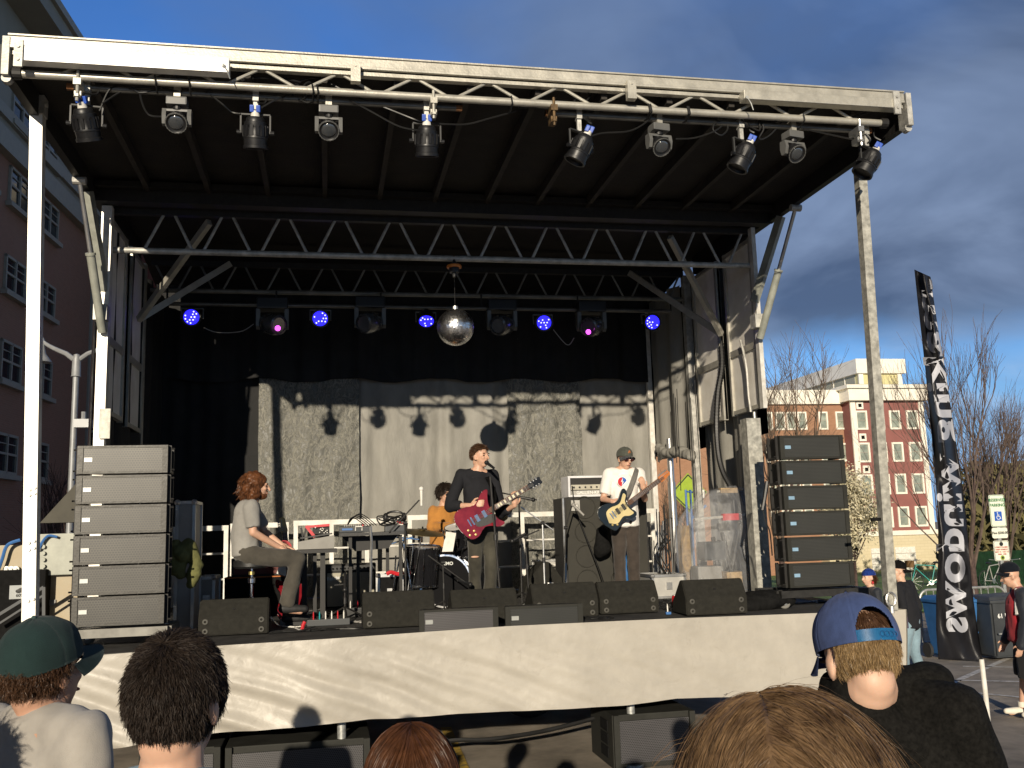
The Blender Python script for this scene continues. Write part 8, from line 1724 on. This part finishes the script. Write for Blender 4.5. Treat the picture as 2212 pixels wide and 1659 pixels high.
# guitars leaning behind the keyboard
guitar('pale necked bass guitar standing upright behind the seated player', at(668, 1262, y=10.1)+V(-.15, 0, -.35), at(611, 1118, y=10.4), [(.0, -.04), (-.01, .07), (.05, .14), (.15, .13), (.24, .09), (.34, .13), (.40, .12), (.36, .05), (.36, -.05), (.40, -.11), (.34, -.13), (.24, -.09), (.14, -.13), (.06, -.14)], 'sg_red', 'wood_pale', 'wood_pale', V(.1, -1, .2), inlay=False, head='line')
y = 9.9; b = MB(); c = at(614, 1183, y=y-.1)
for k in range(4): b.tube([c+V(.055*math.cos(a)*(1+.1*k), -.02*k, .05*math.sin(a)*(1+.12*k)) for a in [i*math.pi/8 for i in range(17)]], .005, 5)
tag(b.build('red_cable_coil', 'red_plastic', None, True), 'coil of red cable in the seated player\'s hands', 'cable')

# --- people in the crowd on the right ----------------------------------------
def right_people():
    g = gz(8, 11)
    p = at(2230, 1552, z=g); base = V(p.x, p.y, gz(p.x, p.y)); f = V(-.86, .50, 0).normalized(); J = std_joints(base, math.atan2(f.x, f.y), 1.76); J['face'] = V(-.90, .40, -.26); J['head'] += f*.05-V(0, 0, .02)
    J['anR'] += f*.10; J['anL'] -= f*.06; J['elR'] += f*.05; J['wrR'] += f*.10
    t, hf, C, s_ = make_person('stout man in glasses, navy cap, red shirt and dark jacket standing at the right edge', J, base, 'skin', 'shirt_red', 'shorts_black', 'shoe_white', 'hair_brown', {'glasses': 'clear'}, voxel=.011, fat=1.28, legs='short', sleeve='long', top_len=.06)
    cap(t, C, hf, s_, 'cap_navy', 'cap_navy', 1, tilt=.2, brim_L=.06, cen=(0, -.016, .058))
    k = J['H']/1.75; up = V(0, 0, 1); tr, tf = J['r'], J['f']; back = -tf*.05
    pr = [('loft', [(J['pelvis']+up*.02+back, tr*.235, tf*.155), (J['waist']+back, tr*.225, tf*.15), (J['chest']+back, tr*.205, tf*.135), (J['neck']-up*.05+back, tr*.12, tf*.09)])]
    for s in 'LR': pr += [('cap', J['sh'+s], .078, J['el'+s], .068), ('cap', J['el'+s], .068, J['wr'+s], .055)]
    blob('jacket', pr, 'jacket_navy', t, .012, 3, .015, 7)
    for sg in (1, -1): b = MB(); b.tube(smooth_path([J['neck']+tr*sg*.09+tf*.03, J['chest']+tr*sg*.17+tf*.05, J['chest']+tr*sg*.205-up*.1+tf*.06]), .035, 8); b.build('white_panel', 'jacket_white', t, True)
    for s in 'LR':
        a = J['an'+s]; text('shoe_letter', 'N', .07, 'ink_black', a+V(0, -.052, .0), V(1, 0, 0), V(0, 0, 1), t, .001)
        MB().cyl(a+up*.03, a+up*.09, .043, .046, 14).build('sock', 'shoe_white', t, True)
    # man in black
    p = V(at(1962, 1300, y=12.0).x, 12.0, 0); base = V(p.x, p.y, gz(p.x, p.y)); f = V(-.55, .80, 0).normalized(); J = std_joints(base, math.atan2(f.x, f.y), 1.74, .04); J['face'] = V(-.95, .15, -.05); J['knL'] += f*.05+J['r']*-.03; J['anL'] += f*.14; J['anR'] -= f*.12
    t, hf, C, s_ = make_person('man in a black long sleeved shirt, backward black cap and pale jeans walking away', J, base, 'skin_fair', 'shirt_black', 'jeans_blue', 'shoe_black', 'hair_brown', None, voxel=.011, fat=1.05, sleeve='long', top_len=.07)
    cap(t, C, hf, s_, 'cap_black', 'cap_black', -1, tilt=.18)
    # woman with blue cap
    p = V(at(1883, 1300, y=12.6).x, 12.6, 0); base = V(p.x, p.y, gz(p.x, p.y)); f = V(-.98, .1, 0).normalized(); J = std_joints(base, math.atan2(f.x, f.y), 1.62); J['face'] = V(-.97, -.15, -.02)
    t, hf, C, s_ = make_person('woman in a bright blue patterned head cap and black jacket in profile', J, base, 'skin_fair', 'jacket_navy', 'shorts_black', 'shoe_black', 'hair_red', None, voxel=.011, sleeve='long', legs='long')
    b = MB(); r_, ff, u = hf
    b.grid(lambda uu, vv: C+r_*math.sin(1.62*vv)*math.cos(6.2832*uu)*.086+ff*(math.sin(1.62*vv)*math.sin(6.2832*uu)*.106-.012)+u*(math.cos(1.62*vv)*.092+.036), 36, 14); b.build('head_cap', 'bandana_blue', t, True, thick=.003)
    hair_on(t, C, hf, s_, 'hair_red', 900, .12, lambda d: d[2] < .1 and d[1] < .0, lambda d: (0, -.2, -1.), rad=(.082, .104, .096), lift=.25, grav=.4, width=.003)
    for s in (-1, 1): MB().lathe([(0, 0), (.012, -.01), (.016, -.035), (0, -.05)], C+hf[0]*s*.082-hf[2]*.045, axis=(0, 0, 1), n=10).build('earring', 'red_plastic', t, True)
right_people()

# --- heads and shoulders close to the camera ---------------------------------
def back_person(label, px, top_py, y, H, yaw, skin, top, hair, cap_fn=None, hair_fn=None, face=None, lean=0.0, hs=1.0, fv=None, sleeve='short', extra=None, vox=.008, hup=None, dx=(0, 0), face_d=None):
    tp = at(px, top_py, y=y); f = V(math.sin(yaw), math.cos(yaw), 0); J = std_joints(V(tp.x, y, tp.z-H), yaw, H, lean)
    J['face'] = fv or f; off = tp-(J['head']+V(0, 0, .118*H/1.75*hs)); off.z = tp.z-(J['head'].z+.118*H/1.75*hs); 
    J = {k: (v+V(off.x, off.y, 0) if k in ('pelvis', 'waist', 'chest', 'neck', 'head') or k[:2] in ('sh', 'el', 'wr', 'hi', 'kn', 'an') and k not in ('sh',) else v) for k, v in J.items()}
    dz = off.z
    for k, v in J.items():
        if isinstance(v, Vector) and k not in ('f', 'r', 'face'): J[k] = v+V(0, 0, dz)
    if hup: J['hup'] = hup
    if extra: extra(J)
    base = V(J['pelvis'].x, J['pelvis'].y, gz(J['pelvis'].x, J['pelvis'].y)); J['anL'].z = J['anR'].z = .08; J['knL'].z = J['knR'].z = (J['pelvis'].z-.04)*.53
    t, hf, C, s_ = make_person(label, J, base, skin, top, 'jeans_grey', 'shoe_black', hair, face_d, voxel=vox, hs=hs, sleeve=sleeve, wr=.012)
    if cap_fn: cap_fn(t, C, hf, s_)
    if hair_fn: hair_fn(t, C, hf, s_)
    return t, J
def boy_cap(t, C, hf, s_): cap(t, C, hf, s_, 'cap_green', 'cap_green', 1, tilt=.16, h=1.02, rad=(.092, .113, .108), brim_L=.080)
def boy_hair(t, C, hf, s_): hair_on(t, C, hf, s_, 'hair_brown', 8000, .038, lambda d: d[2] < -.02 and d[2] > -.78 and d[1] < .25+.2*d[2], lambda d: (0, -.25, -.75), rad=(.084, .107, .096), lift=.3, jit=.34, curl=.5, width=.0009, hug=.16, seg=7)
back_person('young man in dark green cap and light grey t-shirt at the left edge', 98, 1356, 3.0, 1.80, R(38), 'skin_tan', 'tee_grey', 'hair_brown', boy_cap, boy_hair, fv=V(.53, .84, .06), hs=1.03, extra=lambda J: J.update({q: J[q]+V(.02, 0, .065) for q in ('neck', 'shL', 'shR', 'chest', 'elL', 'elR')}))
def dark_hair(t, C, hf, s_):
    hair_on(t, C, hf, s_, 'hair_dark', 30000, .025, lambda d: d[2] > -.78+.9*max(d[1], 0) and not (d[1] > .75 and d[2] < .35) and not (abs(d[0]) > .84 and abs(d[1]+.02) < .30 and d[2] < -.05), lambda d: (.25*np.sign(d[0])*np.abs(d[0]), .5*np.maximum(d[2], 0)-.1, -.8+.2*d[2]), rad=(.087, .110, .110), lift=.34, jit=.22, curl=.14, width=.0007, seg=5, hug=.11)
back_person('man with thick dark hair seen from behind, denim collar, sunglasses at his right', 386, 1392, 2.08, 1.84, R(14), 'skin', 'denim', 'hair_dark', None, dark_hair, fv=V(.26, .96, 0), hs=.96, face_d={'glasses': 'dark_lens'}, vox=.007, extra=lambda J: J.update(neck=J['neck']+V(0, 0, .05)))
def kid_cap(t, C, hf, s_): cap(t, C, hf, s_, 'cap_blue', 'cap_blue', 1, tilt=.10, h=1.02, rad=(.090, .112, .112), brim_L=.075, strap='strap_blue', gap=True, res=(220, 80))
def kid_hair(t, C, hf, s_):
    fl = lambda d: (.35*np.sign(d[0])*np.abs(d[0]), -.1, -.85)
    hair_on(t, C, hf, s_, 'hair_blond', 15000, .036, lambda d: d[1] < .0 and -.60 < d[2] < -.01 and not (abs(d[0]) > .86 and d[1] > -.35 and d[2] < .08), fl, rad=(.083, .105, .097), lift=.12, jit=.17, curl=.2, width=.0006, seg=6, hug=.08)
    hair_on(t, C, hf, s_, 'hair_brown', 2600, .03, lambda d: d[1] < -.6 and abs(d[0]) < .5 and .15 < d[2] < .62, fl, rad=(.082, .104, .096), lift=.05, jit=.12, width=.0010, base=False, hug=.03, name='crown_hair')
def kid_extra(J):
    y = 2.28; A = lambda px, py, dy=0.0: at(px, py, y=y+dy)
    J.update(neck=A(1893, 1462, .03), shL=A(1838, 1540, .10), shR=A(2066, 1540, -.12), chest=A(1965, 1620, -.02), waist=A(1975, 1740, -.02), pelvis=A(1975, 1880, -.02), elL=A(1800, 1700, .16), elR=A(2150, 1730, -.14), wrL=A(1800, 1840, .28), wrR=A(2130, 1900, .0))
    for k in ('hipL', 'hipR'): J[k] = J['pelvis']+V(-.1 if k == 'hipL' else .1, 0, -.02)
    for k in ('kn', 'an'):
        for q in 'LR': J[k+q] = V(J['hip'+q].x, J['hip'+q].y, J[k+q].z)
    J['nr'] = .070; J['tr'] = V(.9, -.40, 0).normalized(); J['tf'] = V(.40, .9, 0).normalized()
tk, Jk = back_person('blond boy in a strapped blue cap and black sweatshirt, looking down', 1846, 1318, 2.25, 1.80, R(-14), 'skin_fair', 'sweat_black', 'hair_blond', kid_cap, kid_hair, fv=V(.05, .92, -.38), hs=1.02, sleeve='long', vox=.0075, lean=.02, extra=kid_extra)
up = V(0, 0, 1); n_ = Jk['neck']; blob('hood', [('ell', n_+V(.02, -.02, -.085), (.125, .105, .055)), ('cap', n_+V(-.12, -.06, -.02), .05, n_+V(.12, -.06, -.02), .05), ('cap', n_+V(-.10, -.08, -.06), .05, n_+V(.0, -.115, -.14), .05), ('cap', n_+V(.10, -.08, -.06), .05, n_+V(.0, -.115, -.14), .05), ('cap', n_+V(-.12, -.03, -.02), .045, n_+V(-.08, .08, -.05), .04), ('cap', n_+V(.12, -.03, -.02), .045, n_+V(.08, .08, -.05), .04)], 'sweat_black', tk, .01, 3, .014, 9)
mb = MB(); sh = Jk['shR']; mb.grid(lambda u, v: sh+V(.085+.10*v+.05*u, -.05-.10*u, -.16-.34*v-.03*u), 8, 14); mb.build('white_panel', 'jacket_white', tk, True, thick=.03)
def red_hair(t, C, hf, s_):
    hair_on(t, C, hf, s_, 'hair_red', 14000, .26, lambda d: d[1] < .45 or d[2] > .6, lambda d: (.75*d[0]+.12*np.sign(d[0]), -.35*np.maximum(d[2], 0), -.9), rad=(.089, .110, .106), lift=.03, jit=.05, grav=.5, curl=.03, width=.0009, seg=10, hug=.05)
back_person('person with long straight red brown hair seen from behind at the bottom centre', 888, 1584, 2.0, 1.66, R(5), 'skin', 'shirt_black', 'hair_red', None, red_hair, fv=V(.1, .99, 0), hs=1.05)
def blonde_hair(t, C, hf, s_):
    part = lambda d: (.9*np.sign(d[0]+.2)*(1.0-np.abs(d[0])*.6), -.55, -.5-.4*np.abs(d[0]))
    hair_on(t, C, hf, s_, 'hair_mouse', 32000, .24, lambda d: d[1] < .55 or d[2] > .55, part, rad=(.094, .114, .106), lift=.05, jit=.075, grav=.35, curl=.06, width=.0005, seg=11, hug=.05)
    hair_on(t, C, hf, s_, 'hair_mouse', 1500, .20, lambda d: d[2] > -.2, part, rad=(.095, .115, .107), lift=.12, jit=.22, grav=.3, curl=.05, width=.0003, seg=12, hug=.10, base=False, name='loose_hair')
    hair_on(t, C, hf, s_, 'hair_mouse', 60, .13, lambda d: d[2] > .25, part, rad=(.096, .116, .110), lift=.45, jit=.3, curl=.15, grav=.3, width=.0003, seg=10, base=False, name='flyaway_hair')
back_person('person with fine light brown hair close to the camera at bottom right', 1690, 1545, 1.02, 1.90, R(16), 'skin_fair', 'tee_grey', 'hair_mouse', None, blonde_hair, fv=V(.35, .93, -.1), hs=1.10, vox=.008)
# two more listeners just outside the frame, whose shadows fall on the skirt and the grey t-shirt
back_person('person standing left of the frame in front of the stage', -330, 1330, 3.4, 1.78, R(20), 'skin', 'shirt_black', 'hair_dark', None, lambda t, C, hf, s_: hair_on(t, C, hf, s_, 'hair_dark', 1500, .05, lambda d: d[2] > -.3 and d[1] < .5, lambda d: (0, -.3, -.5), lift=.7, jit=.4))
tp = V(-1.19, 2.0, 1.70); f_ = V(.2, 1, 0).normalized(); J = std_joints(V(tp.x, tp.y, 0), .2, 1.78)
t, hf, C, s_ = make_person('curly haired person standing just outside the left edge of the view', J, V(tp.x, tp.y, 0), 'skin', 'shirt_black', 'jeans_grey', 'shoe_black', 'hair_dark', voxel=.014)
hair_on(t, C, hf, s_, 'hair_dark', 2500, .09, lambda d: d[2] > -.5 and d[1] < .5, lambda d: (0, -.3, -.4), lift=.8, jit=.6, curl=.9, width=.003)
bpy.data.scenes.remove(TMP)
